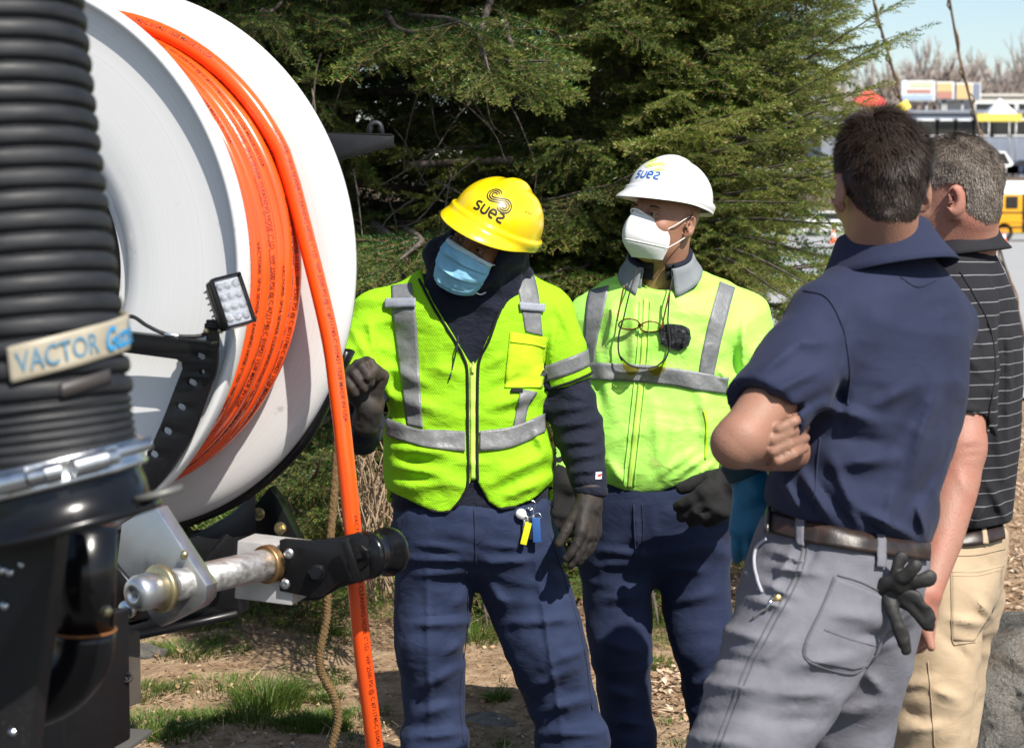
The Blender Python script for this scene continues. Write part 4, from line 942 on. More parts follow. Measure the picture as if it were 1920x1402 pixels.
def hard_hat(parent, c, Rm, mat, ink_s, ink_t, sc=1.0, label=None, laz=0.0, lel=.098, tilt=0.0):
    g = hat_geo(); V, F = g; put = lambda v: (v * sc) @ Rm.T + c
    hat = part('hard_hat', (put(V), F), mat, parent)
    if label: hat['label'] = label
    sb = hat.modifiers.new('s', 'SUBSURF'); sb.levels = 1; sb.render_levels = 1
    b = bvh_of(g)
    sw = join(*[ribbon2d(l * .056, .0034) for l in swirl()]); t = join(*[ribbon2d(l * .036, .0048) for l in suez_strokes()])
    s1 = wrap_on_hat((sw[0] + A(0.008, .027, 0), sw[1]), b, laz, lel, .0016, tilt); s2 = wrap_on_hat((t[0] + A(0, -.026, 0), t[1]), b, laz, lel, .0016, tilt)
    part('emblem', (put(s1[0]), s1[1]), ink_s, hat); part('lettering', (put(s2[0]), s2[1]), ink_t, hat)
    # vent slots on the side of the dome
    vs_ = [(x, .0, 0) for x in (-.012, 0, .012)]
    for k in vs_:
        q = wrap_on_hat(box((.008, .0016, .0), t=k), b, R(62), .105, .0012); part('vent', (put(q[0]), q[1]), mat, hat)
    return hat
def eyes(parent, c, Rm, s, gaze):
    for sx in (-1, 1):
        g = lathe([(max(1e-4, math.sin(a)), -math.cos(a)) for a in np.linspace(0, math.pi, 13)], (0, 0, 0), (0, -1, 0), 16)
        V = g[0] * .0110; gz = unit(gaze); fc = V[g[1][0]].mean(1); mi = (fc @ gz / .0110 > .80).astype(int)
        W = ((V + A(sx * .032, -.0775, -.001)) * s) @ Rm.T + c
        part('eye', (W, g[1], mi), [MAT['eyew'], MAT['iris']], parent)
        for zz, yy, ar in ((.0066, -.0885, .003), (-.0078, -.0855, -.002)):   # lids
            t = np.linspace(-1, 1, 9); L = np.stack([sx * .032 + t * .0155, yy + .006 * t ** 2 , zz - ar * t ** 2], 1)
            part('eyelid', tube((L * s) @ Rm.T + c, .0046 * s, 6), SKIN[parent], parent)
        t = np.linspace(-1, 1, 9); L = np.stack([sx * .033 + t * .02, -.0925 + .010 * t ** 2, .021 - .004 * t ** 2 * (1 + .0 * t)], 1)
        part('eyebrow', tube((L * s) @ Rm.T + c, [.0015, .003, .0038, .004, .004, .004, .0038, .003, .0015], 6, flat=.7), MAT['iris'], parent)
SKIN = {}
def hairdo(parent, name, mat, bodyg, c, Rm, s, zline, n, length, seed, lift, flow, whorl=(.0, .06)):
    """under-layer following the skull plus thousands of tapered strands"""
    V, F = bodyg; q = (V - c) @ Rm / s
    inh = (q[:, 2] > np.interp(q[:, 1], *zline)) & (np.abs(q[:, 0]) < .092) & (q[:, 2] > -.11) & (np.linalg.norm(q - A(0, .01, .02), axis=1) < .125)
    ear = (np.abs(q[:, 0]) > .0745) & (q[:, 2] < .026) & (q[:, 1] < .052) & (q[:, 1] > -.015); inh &= ~ear
    fm = inh[F].all(1); Fh = F[fm]; edq = q[:, 2] - np.interp(q[:, 1], *zline); Fb = F[(inh & (edq > .016 + .006 * vnoise(q * 70)))[F].all(1)]; u, inv = np.unique(Fb, return_inverse=True)
    e1 = V[F[:, 1]] - V[F[:, 0]]; e2 = V[F[:, 3]] - V[F[:, 0]]; fn = np.cross(e1, e2)
    vn = np.zeros_like(V)
    for k in range(4): np.add.at(vn, F[:, k], fn)
    vn /= np.linalg.norm(vn, axis=1)[:, None] + 1e-12
    ctr = V[F].mean(1); 
    if ((V - c) * vn)[inh].sum() < 0: vn = -vn
    rg = np.random.default_rng(seed)
    edge = q[:, 2] - np.interp(q[:, 1], *zline)
    thick = np.interp(edge, [0, .03, .09], [.0, .0015, .006]) * s
    base = (V + vn * thick[:, None])[u]; bf = inv.reshape(Fb.shape)
    tb = rg.random(len(base)) * .25
    area = np.linalg.norm(fn, axis=1)[fm]; fi = rg.choice(len(Fh), n, p=area / area.sum()); w = rg.random((n, 2)); edf = edq[Fh].mean(1)[fi]; keep = rg.random(n) < np.clip(.18 + edf / .026, 0, 1); fi, w = fi[keep], w[keep]; n = len(fi)
    w4 = np.stack([(1 - w[:, 0]) * (1 - w[:, 1]), w[:, 0] * (1 - w[:, 1]), w[:, 0] * w[:, 1], (1 - w[:, 0]) * w[:, 1]], 1)
    root = (V[Fh[fi]] * w4[..., None]).sum(1); nr = (vn[Fh[fi]] * w4[..., None]).sum(1); nr /= np.linalg.norm(nr, axis=1)[:, None]
    ql = (root - c) @ Rm / s; ed = ql[:, 2] - np.interp(ql[:, 1], *zline)
    # growth direction: away from the crown, then down, plus clumps
    cw = A(whorl[0], whorl[1], .11); dirw = ql - cw; dirw[:, 2] -= .02; dl = dirw / (np.linalg.norm(dirw, axis=1)[:, None] + 1e-6)
    dl = dl + A(*flow); nl = nr @ Rm; dl = dl - nl * (dl * nl).sum(1)[:, None]; dl /= np.linalg.norm(dl, axis=1)[:, None] + 1e-6
    cl = np.stack([vnoise(ql * 60 + k * 7.1) for k in range(3)], 1) * .45 + rg.normal(0, .17, (n, 3)) + (rg.random(n) < .03)[:, None] * rg.normal(0, .6, (n, 3))
    dl = (dl + cl); d = dl @ Rm.T; lf = np.interp(ed, [0, .04, .12], lift)
    ln = np.interp(ed, [0, .03, .07, .14], length) * (0.7 + .6 * rg.random(n)) * s
    tk = np.interp(ed, [0, .02, .08], [.0, .003, .007])[:, None] * s
    p0 = root + nr * tk * .6; d1 = d + nr * lf[:, None]; d1 /= np.linalg.norm(d1, axis=1)[:, None]
    d2 = d1 + d * .5 - nr * .25; d2 /= np.linalg.norm(d2, axis=1)[:, None]
    p1 = p0 + d1 * ln[:, None] * .55; p2 = p1 + d2 * ln[:, None] * .45
    sd = np.cross(d1, nr); sd /= np.linalg.norm(sd, axis=1)[:, None] + 1e-9; wd = .00065 * s
    SV = np.stack([p0 - sd * wd, p0 + sd * wd, p1 + sd * wd * .8, p1 - sd * wd * .8, p2], 1).reshape(-1, 3)
    k = np.arange(n)[:, None] * 5; o = len(base)
    Q = k + np.array([[0, 1, 2, 3]]) + o; T3 = k + np.array([[3, 2, 4]]) + o
    tn = np.clip(rg.normal(.45, .25, n) + vnoise(ql * 45) * .25, 0, 1)
    o_ = part(name, (np.concatenate([base, SV]), [np.concatenate([bf, Q]), T3]), mat, parent, attr={'tint': np.concatenate([tb, np.repeat(tn, 5)])})
    return o_
def boot(parent, foot, d, mat):
    """ankle boot standing on the ground; foot = point under the ankle"""
    x = unit(A(d[0], d[1], 0)); f = np.asarray(foot, float)
    def s(p):
        e = cap(p, f + A(0, 0, .20), f + A(0, 0, .07), .058, .055)
        e = smin(e, cap(p, f + A(0, 0, .055), f + x * .15 + A(0, 0, .045), .048, .042), .04)
        e = smin(e, cap(p, f - x * .04 + A(0, 0, .04), f + x * .16 + A(0, 0, .03), .04, .043), .03)
        return smax(e, f[2] - p[..., 2] + .001, .004)
    g = nets(s, f - A(.28, .28, .02), f + A(.28, .28, .3), .009)
    return part('boot', g, mat, parent)
def seam(parent, bvh, pts, r, mat, off=.0006, n=40, name='seam', sm=True):
    q = campath(bvh, pts, off, n, sm)
    if len(q) > 2: return part(name, tube(q, r, 6), mat, parent)
def collar(c, ax, fr, r0, r1, h, leaf, lo, open_deg, mat_in, parent, name='collar', n=48, rise=.0, yawR=None, point=.03, th=.004):
    """turned-down collar: stand round the neck and a leaf folded over it, open at the front (fr)"""
    z = unit(ax); y = -unit(np.asarray(fr) - z * (np.asarray(fr) @ z)); x = np.cross(y, z); G = []
    t = np.linspace(R(open_deg), 2 * math.pi - R(open_deg), n)
    for a in t:
        d = x * math.sin(a) - y * math.cos(a); f = (1 + math.cos(a)) / 2; k = f ** 6
        el = lambda r: d * r * (1 + .12 * abs(math.cos(a)))
        dz = rise * (1 - f)
        G.append([c + el(r1) + z * (0 + dz * .4), c + el((r0 + r1) / 2) + z * (h * .5 + dz), c + el(r0) + z * (h * .92 + dz), c + el(r0 + .003) + z * (h + dz), c + el(r0 + .008) + z * (h * .93 + dz),
                  c + el(r0 + (lo - r0) * .5) + z * (h - (leaf + point * k) * .5 + dz), c + el(lo) + z * (h - leaf - point * k + dz)])
    G = np.array(G); Gs = []
    for g in G: Gs.append(catmull(g, 18))
    Gs = np.array(Gs); b = Gs.shape[1]
    return part(name, shell(Gs.reshape(-1, 3), n, b, th), mat_in, parent)
# ------------------------------------------------------------------ man in the yellow helmet
D1 = 5.2
TM_RED = M('red_thread', (0.45, 0.02, 0.03), rough=0.8)
def man_yellow():
    base = P(945, 1573, D1); base[2] = 0
    t = thing('person', 'man in lime mesh vest, yellow hard hat and blue face mask beside the hose', 'person', base, 0)
    SKIN[t] = MAT['skin1']
    hc = P(909, 459, 5.10); HR = headR(-24, 12, 31); HS = 1.0
    torso = Loft([(515, 800, 985, D1, .75), (560, 728, 1018, D1), (620, 722, 1030, D1), (700, 726, 1026, D1), (780, 723, 1022, D1, .66), (850, 722, 1030, D1, .7), (930, 724, 1037, D1, .7), (975, 732, 1040, D1, .68)], .62, 0)
    neck0 = P(880, 560, 5.24)
    sleeveL = limb([(716, 598, 5.22, 56), (680, 672, 5.16, 52), (676, 730, 5.10, 48)])
    sleeveR = limb([(1018, 596, 5.22, 54), (1050, 660, 5.2, 50), (1066, 722, 5.2, 47)])
    armL = limb([(716, 605, 5.22, 40), (682, 690, 5.16, 38), (678, 812, 5.08, 40), (684, 800, 5.02, 34), (690, 782, 5.0, 27)])
    armR = limb([(1018, 600, 5.22, 48), (1066, 722, 5.2, 43), (1086, 800, 5.18, 46), (1098, 870, 5.12, 36), (1107, 922, 5.08, 30)])
    def shoulders(p, off):
        d = cap(p, P(820, 545, 5.22), P(716, 592, 5.22), .052 + off, .068 + off)
        return smin(d, cap(p, P(940, 545, 5.22), P(1018, 592, 5.22), .052 + off, .070 + off), .03)
    # --- skin: head, neck and upper chest in one piece
    def body(p):
        d = head_sdf(p, hc, HR, HS)
        d = smin(d, cap(p, hc + HR @ A(0, .03, -.07), neck0, .058, .066), .03)
        return smin(d, torso(p, -.06), .05)
    g = nets(body, P(780, 420, 5) - A(.05, .2, .40), P(1060, 300, 5.3) + A(0, .2, .1), .0048)
    bo = part('body', relax(g, 1, .3), MAT['skin1'], t)
    eyes(t, hc, HR, HS, (-.35, -.9, -.12))
    # --- navy hooded sweatshirt
    fl = pfolds([(1035, 770, 1110, 760, 5.1, 9, 7), (1040, 800, 1120, 790, 5.1, 9, 8), (1050, 832, 1128, 826, 5.1, 8, 8), (1060, 862, 1130, 850, 5.1, 8, 7), (1068, 886, 1130, 878, 5.05, 8, 7), (1075, 906, 1130, 900, 5.05, 7, 6), (1060, 740, 1110, 748, 5.1, 8, 5)])
    def hoodie(p):
        d = smin(torso(p, -.013), shoulders(p, -.012), .05)
        d = smin(d, chain(p, armL), .05); d = smin(d, chain(p, armR), .05)
        q = (p - hc) @ HR
        hd = ell(q, (0, .018, -.01), (.100, .118, .135))
        hd = smin(hd, ell(p, P(888, 556, 5.22), (.120, .105, .055)), .05)
        hd = smin(hd, cap(p, P(962, 515, 5.18), P(930, 562, 5.12), .043, .030), .04)
        hd = smin(hd, cap(p, P(822, 475, 5.15), P(848, 560, 5.12), .034, .030), .04)
        hd = smax(hd, -ell(q, (0, -.115, -.005), (.083, .125, .112)), .02)
        hd = smax(hd, q[..., 2] - .062, .01)
        hd = hd - wrinkle(p, (16, 16, 22), .006)
        d = smin(d, hd, .04)
        d = add_folds(p, d, fl) - wrinkle(p, (9, 9, 26), .004, seed=3)
        wr = unit(P(1107, 922, 5.08) - P(1098, 870, 5.12))
        d = smax(d, (p - P(1108, 936, 5.08)) @ wr, .008)
        return d
    gh = nets(hoodie, A(-.52, 4.72, .78), A(.32, 5.5, 1.86), .0072)
    ho = part('hooded_sweatshirt', relax(gh, 1, .4), MAT['hoodie'], t); bh = bvh_of(gh)
    pc = part('sleeve_patch', strip(bh, [(1116, 885), (1116, 899)], [(1127, 884), (1127, 898)], .003, 8, 5, .002), MAT['wplast'], ho); part('patch_letter', strip(bh, [(1119, 889), (1119, 895)], [(1125, 888), (1125, 894)], .006, 5, 4, .001), TM_RED, pc)
    # --- lime mesh vest
    hem = np.array([(700, 925), (728, 932), (770, 946), (812, 962), (838, 963), (862, 948), (876, 918), (882, 902), (893, 902), (902, 918), (915, 943), (938, 958), (965, 954), (1000, 942), (1040, 914), (1060, 905)], float)
    nk = np.array([(700, 480), (770, 480), (786, 515), (812, 568), (850, 630), (872, 668), (886, 690), (899, 668), (915, 632), (935, 585), (950, 540), (968, 512), (990, 480), (1060, 470)], float)
    hx = np.array([P(a, b, 5.03)[0] for a, b in hem]); hz = np.array([P(a, b, 5.03)[2] for a, b in hem])
    nx = np.array([P(a, b, 5.05)[0] for a, b in nk]); nz = np.array([P(a, b, 5.05)[2] for a, b in nk])
    vf = pfolds([(735, 840, 850, 850, 5.05, 12, 9), (740, 875, 840, 890, 5.05, 12, 9), (748, 912, 850, 905, 5.05, 12, 7), (760, 812, 850, 800, 5.05, 10, -5), (730, 745, 830, 770, 5.05, 14, 8), (905, 770, 1010, 735, 5.05, 13, 8), (900, 742, 990, 700, 5.05, 12, -6),
                 (920, 900, 1030, 850, 5.05, 16, 10), (940, 935, 1030, 895, 5.05, 13, 9), (1000, 800, 1030, 860, 5.05, 13, 8), (700, 640, 722, 720, 5.08, 10, -7), (690, 600, 712, 700, 5.08, 8, 7), (1016, 655, 1024, 735, 5.1, 9, -5), (1040, 610, 1030, 690, 5.1, 8, 6),
                 (660, 620, 690, 670, 5.05, 8, 6), (1040, 560, 1075, 640, 5.1, 9, 5), (800, 690, 868, 700, 5.02, 13, 4), (910, 690, 950, 660, 5.02, 10, 5), (735, 690, 800, 720, 5.02, 12, 5), (750, 860, 800, 862, 5.05, 8, -6), (765, 898, 815, 900, 5.05, 8, -6)])
    def vest(p):
        d = smin(torso(p), shoulders(p, 0), .055)
        sl = np.minimum(chain(p, sleeveL), chain(p, sleeveR))
        eR = unit(A(*P(1066, 722, 5.2)) - P(1030, 620, 5.2)); sl = smax(sl, (p - P(1064, 718, 5.2)) @ eR, .006)
        eL = unit(P(672, 730, 5.1) - P(690, 640, 5.18)); sl = smax(sl, (p - P(676, 716, 5.1)) @ eL, .006)
        d = smin(d, sl, .03)
        d = add_folds(p, d, vf) - wrinkle(p, (8, 8, 17), .0045, seed=8) - wrinkle(p, (22, 22, 30), .0012, seed=2)
        frn = p[..., 1] < 5.22
        zh = np.where(frn, np.interp(p[..., 0], hx, hz), P(880, 945, D1)[2]); d = np.maximum(d, zh - p[..., 2])
        zn = np.where(frn, np.interp(p[..., 0], nx, nz), P(880, 520, D1)[2]); d = np.maximum(d, p[..., 2] - zn)
        return d
    gv = relax(nets(vest, A(-.50, 4.85, .80), A(.26, 5.55, 1.64), .0062), 1, .4)
    ve = part('safety_vest', gv, MAT['vest'], t); bv = bvh_of(gv)
    seam(ve, bv, [(786, 524), (813, 576), (848, 632), (868, 668), (876, 700), (877, 800), (878, 896), (868, 928), (852, 950), (836, 959), (812, 957), (770, 942), (732, 929)], .0042, MAT['black'], .001, 90, 'binding')
    seam(ve, bv, [(962, 528), (934, 592), (917, 638), (902, 668), (896, 700), (895, 800), (896, 898), (905, 922), (918, 942), (938, 953), (965, 949), (1000, 937), (1035, 913)], .0042, MAT['black'], .001, 90, 'binding')
    part('zipper', strip(bv, [(881, 682), (882, 790), (883, 903)], [(892, 682), (891, 790), (891, 903)], .0022, 50, 4), MAT['zipl'], ve)
    part('zipper_pull', strip(bv, [(884, 672), (884, 700)], [(889, 672), (889, 700)], .007, 8, 3, .003), MAT['zipl'], ve)
    part('reflective_band', strip(bv, [(733, 512), (737, 600), (750, 700), (764, 796)], [(769, 506), (781, 600), (787, 700), (793, 802)], .003, 70, 8, .002), MAT['refl'], ve)
    part('reflective_band', strip(bv, [(966, 520), (974, 560), (985, 622)], [(1001, 518), (1010, 560), (1017, 630)], .003, 30, 8, .002), MAT['refl'], ve)
    part('reflective_band', strip(bv, [(962, 800), (968, 765), (975, 732)], [(983, 792), (990, 760), (1006, 735)], .003, 24, 6, .002), MAT['refl'], ve)
    part('reflective_band', strip(bv, [(724, 783), (745, 791), (763, 797), (794, 804), (835, 807), (872, 808)], [(724, 814), (745, 823), (763, 829), (794, 839), (835, 844), (872, 846)], .0042, 60, 8, .002), MAT['refl'], ve)
    part('reflective_band', strip(bv, [(900, 807), (930, 804), (958, 799), (990, 788), (1010, 779), (1024, 771)], [(900, 845), (930, 843), (958, 838), (990, 826), (1010, 815), (1026, 806)], .0042, 60, 8, .002), MAT['refl'], ve)
    part('shoulder_tab', strip(bv, [(724, 563), (782, 562)], [(724, 579), (781, 577)], .007, 20, 4, .003), MAT['reflw'], ve)
    part('shoulder_tab', strip(bv, [(971, 567), (1020, 571)], [(973, 582), (1019, 586)], .007, 20, 4, .003), MAT['reflw'], ve)
    part('pocket', strip(bv, [(956, 622), (950, 680), (946, 728)], [(1026, 633), (1022, 685), (1014, 727)], .005, 30, 14, .004), MAT['limeflat'], ve)
    seam(ve, bv, [(956, 640), (1024, 649)], .0022, MAT['limeflat'], .006, 20, 'pocket_hem')
    part('brand_tag', strip(bv, [(957, 730), (979, 731)], [(957, 738), (979, 739)], .006, 6, 3, .002), MAT['black'], ve)
    aR = P(1066, 722, 5.2) - P(1030, 620, 5.2); uR = unit(aR); oR = P(1064, 718, 5.2)
    part('reflective_band', ring_band(bv, oR, uR, -.068, -.026, .003, 60, 6, .11), MAT['refl'], ve)
    part('binding', tube(np.array([q for q in ring_band(bv, oR, uR, -.006, -.0055, .001, 40, 2, .11)[0][:80:2]]), .004, 6), MAT['black'], ve)
    # --- cords of the hood
    for pts in ([(858, 592), (856, 640), (850, 680), (843, 710)], [(868, 588), (880, 630), (895, 664)]):
        q = [P(x, y, 5.0) for x, y in pts]; qq = catmull(np.array([(cast(bv, CAM, unit(a - CAM), .005) or cast(bh, CAM, unit(a - CAM), .005) or (a,))[0] for a in q]), 24); part('drawstring', tube(qq, .0022, 6), MAT['seamn'], ho)
    # --- gloves
    C = hand_caps(P(1107, 930, 5.07), P(1098, 1080, 5.0) - P(1107, 930, 5.07), A(-.75, .55, 0), -1, curl=(14, 16, 12), spread=5, size=1.08, thumb=(20, 6), fat=.002)
    part('glove', hand_mesh(C, .0036, (P(1106, 920, 5.07), P(1106, 945, 5.065), .034, .033), ((60, 60, 60), .0012)), MAT['glove'], t)
    cuff = tube(catmull([P(1108, 914, 5.075), P(1108, 922, 5.073), P(1107, 930, 5.072)], 8), [.041, .0435, .0435, .0435, .0435, .0435, .040, .036, .034][:len(catmull([P(0, 0, 5)] * 3, 8))], 20)
    part('cuff', cuff, MAT['hoodie'], t)
    # right hand reaches up behind the flange, fingers closed on a fitting
    w = P(694, 758, 4.98)
    C = hand_caps(w, P(662, 690, 4.95) - w, A(.35, -1, .1), 1, size=1.08, fat=.003, thumb=(42, 68), spread=5, curls=[(78, 80, 40), (80, 72, 35), (84, 66, 30), (84, 60, 30)])
    part('glove', hand_mesh(C, .0036, (P(686, 795, 5.0), P(693, 765, 4.98), .036, .034), ((60, 60, 60), .0012)), MAT['glove'], t)
    # --- trousers
    pel = Loft([(925, 742, 1034, D1), (990, 736, 1042, D1), (1035, 745, 1046, D1, .62), (1070, 800, 990, D1, .55), (1080, 850, 940, D1, .5)], .70, 0)
    lL = limb([(818, 1050, D1, 76), (812, 1130, D1, 72), (806, 1200, 5.17, 66), (812, 1290, D1, 58), (816, 1350, D1, 54), (814, 1392, 5.2, 66), (818, 1440, 5.2, 62), (818, 1500, D1, 56)])
    lR = limb([(966, 1050, D1, 82), (996, 1130, D1, 80), (1022, 1210, 5.17, 76), (1046, 1290, D1, 66), (1062, 1345, D1, 60), (1072, 1392, 5.2, 72), (1078, 1440, 5.2, 66), (1080, 1500, D1, 58)])
    tf = pfolds([(770, 1020, 880, 1030, 5.02, 9, 6), (765, 1048, 885, 1052, 5.02, 9, 6), (770, 1078, 880, 1072, 5.02, 9, 6), (900, 1020, 985, 1028, 5.02, 9, 5), (905, 1056, 1000, 1050, 5.02, 10, 6), (770, 1170, 880, 1165, 5.05, 9, 7), (770, 1160, 870, 1152, 5.05, 7, -5),
                 (950, 1168, 1080, 1160, 5.05, 10, 7), (800, 1060, 806, 1390, 5.08, 5, 4), (1000, 1020, 1058, 1400, 5.05, 5, 5), (790, 1290, 860, 1250, 5.1, 12, 8), (780, 1340, 850, 1320, 5.1, 12, 9), (770, 1380, 870, 1372, 5.1, 12, 12), (1000, 1290, 1090, 1240, 5.1, 14, 8), (1010, 1335, 1110, 1310, 5.1, 13, 10), (1010, 1375, 1130, 1372, 5.1, 12, 13), (1020, 1250, 1100, 1215, 5.1, 11, 7),
                 (905, 1080, 950, 1140, 5.05, 12, 7), (885, 1085, 850, 1150, 5.05, 12, 6), (830, 1230, 870, 1200, 5.1, 9, 6)])
    def trousers(p):
        d = smin(pel(p, 0, .04), smin(chain(p, lL), chain(p, lR), .02), .06)
        d = add_folds(p, d, tf) - wrinkle(p, (9, 9, 16), .005, seed=5) - wrinkle(p, (20, 20, 34), .0018, seed=1)
        return np.maximum(d, P(900, 1475, D1)[2] - p[..., 2])
    gt = relax(nets(trousers, A(-.40, 4.9, .1), A(.34, 5.5, 1.02), .0072), 1, .4)
    tr = part('trousers', gt, MAT['navyp'], t); bt = bvh_of(gt)
    seam(tr, bt, [(889, 955), (891, 1000), (892, 1060)], .0022, MAT['seamn']); seam(tr, bt, [(893, 1020), (905, 1010), (916, 990)], .0016, MAT['seamn'])
    seam(tr, bt, [(1018, 925), (1042, 960), (1046, 985)], .0022, MAT['seamn']); seam(tr, bt, [(1030, 1000), (1060, 1090), (1092, 1200), (1110, 1330)], .0016, MAT['seamn'])
    seam(tr, bt, [(875, 1070), (876, 1180), (862, 1300), (868, 1390)], .0016, MAT['seamn']); seam(tr, bt, [(760, 975), (752, 1000), (742, 1040)], .0018, MAT['seamn'])
    for px, dx in ((818, -.1), (1080, .15)):
        b = P(px, 1530, D1); b[2] = 0; boot(t, b, (dx, -1), MAT['boot'])
    # --- mask, helmet
    nu, nv = 41, 60; G = np.zeros((nv, nu, 3))
    for i in range(nv):
        v = i / (nv - 1)
        for j in range(nu):
            u = -1 + 2 * j / (nu - 1); th = u * R(74)
            prot = .118 - .010 * v + .010 * math.sin(math.pi * min(1, v * 1.15)); 
            rx = .074 + .004 * math.sin(math.pi * v) - .012 * v ** 3
            z = -.011 - .118 * v + (.004 if v < .5 else -.0) * math.cos(th * 1.6) - .006 * (1 - math.cos(th)) * (1 - v) + .022 * v * (1 - math.cos(th))
            pl = .0095 * ((v * 3.2) % 1.0) * math.cos(th) ** .5 if .12 < v < .92 else 0
            wob = .006 * float(vnoise(A(u * 3.1 + 5, v * 6, 2.2)[None])[0]) + .0028 * float(vnoise(A(u * 9 + 5, v * 15, 7.2)[None])[0])
            G[i, j] = (rx * math.sin(th) * (1 + pl * 3), -(prot + pl + wob - .055) * math.cos(th) ** .72 - .055 + .02 * abs(math.sin(th)) ** 3, z)
    W = (G * HS).reshape(-1, 3) @ HR.T + hc
    mk = part('face_mask', shell(W, nv, nu, .0015), MAT['maskb'], t)
    eg = G[[0, 3, 6]]; W = (eg * A(1.01, 1.008, 1) * HS).reshape(-1, 3) @ HR.T + hc; part('mask_edge', shell(W, 3, nu, .0012), MAT['maskedge'], mk)
    for sx, j in ((-1, 0), (1, nu - 1)):
        for i in (2, nv - 6):
            pt = G[i, j]; q = catmull([pt, pt + A(sx * .006, .035, .004), A(sx * .083, .03, .01 if i == 1 else -.03)], 12)
            part('ear_loop', tube((q * HS) @ HR.T + hc, .0016, 6), MAT['elastic'], mk)
    hard_hat(t, hc, HR @ rot('X', R(-3)), MAT['haty'], MAT['inkb'], MAT['inkb'], .975, 'glossy yellow hard hat with black printed emblem', laz=R(10), lel=.072)
    # --- keys hanging at the belt
    kb = P(985, 948, 5.0); d0 = cast(bt, CAM, unit(P(985, 970, 5) - CAM), .0)[0][1] - .012
    k = thing('key_ring', 'bunch of keys with yellow and blue tags hanging from the vest hem', 'keys', P(986, 945, d0))
    KP = lambda x, y, o=0: P(x, y, d0 - .004 - o)
    def ring(c, r, w, nn=20, tl=0.3):
        a = np.linspace(0, 2 * math.pi, nn, endpoint=False); return tube(c + np.stack([r * np.cos(a), r * np.sin(a) * tl, r * np.sin(a)], 1), w, 6, closed=True)
    part('hook', tube(catmull([KP(996, 938), KP(1004, 942), KP(1003, 952), KP(996, 956), KP(990, 952)], 20), .0017, 6), MAT['chrome'], k)
    part('ring', ring(KP(992, 960), .012, .0012), MAT['chrome'], k); part('ring', ring(KP(1008, 968), .009, .0012), MAT['chrome'], k); part('ring', ring(KP(982, 968), .008, .0012), MAT['chrome'], k)
    part('disc', cyl(KP(977, 963, .004), KP(977, 963, .001), .0135, n=24), MAT['wplast'], k)
    def slab(x, y, w, h, a, m, nm, o=.004):
        Mr = rot('Y', R(a)); return part(nm, box((w, .007, h), .0022, 2, Mr, KP(x, y, o)), m, k, deg=40)
    slab(986, 1000, .017, .058, 14, MAT['yplast'], 'tag', .008); slab(996, 992, .014, .052, 8, MAT['gloveb'], 'fob'); slab(1006, 993, .021, .064, -3, MAT['bplast'], 'tag', .007)
    for x, y, a in ((983, 985, 6), (990, 978, -12), (999, 975, 10)): slab(x, y, .008, .030, a, MAT['chrome'], 'key', .001)
    return t
man_yellow()
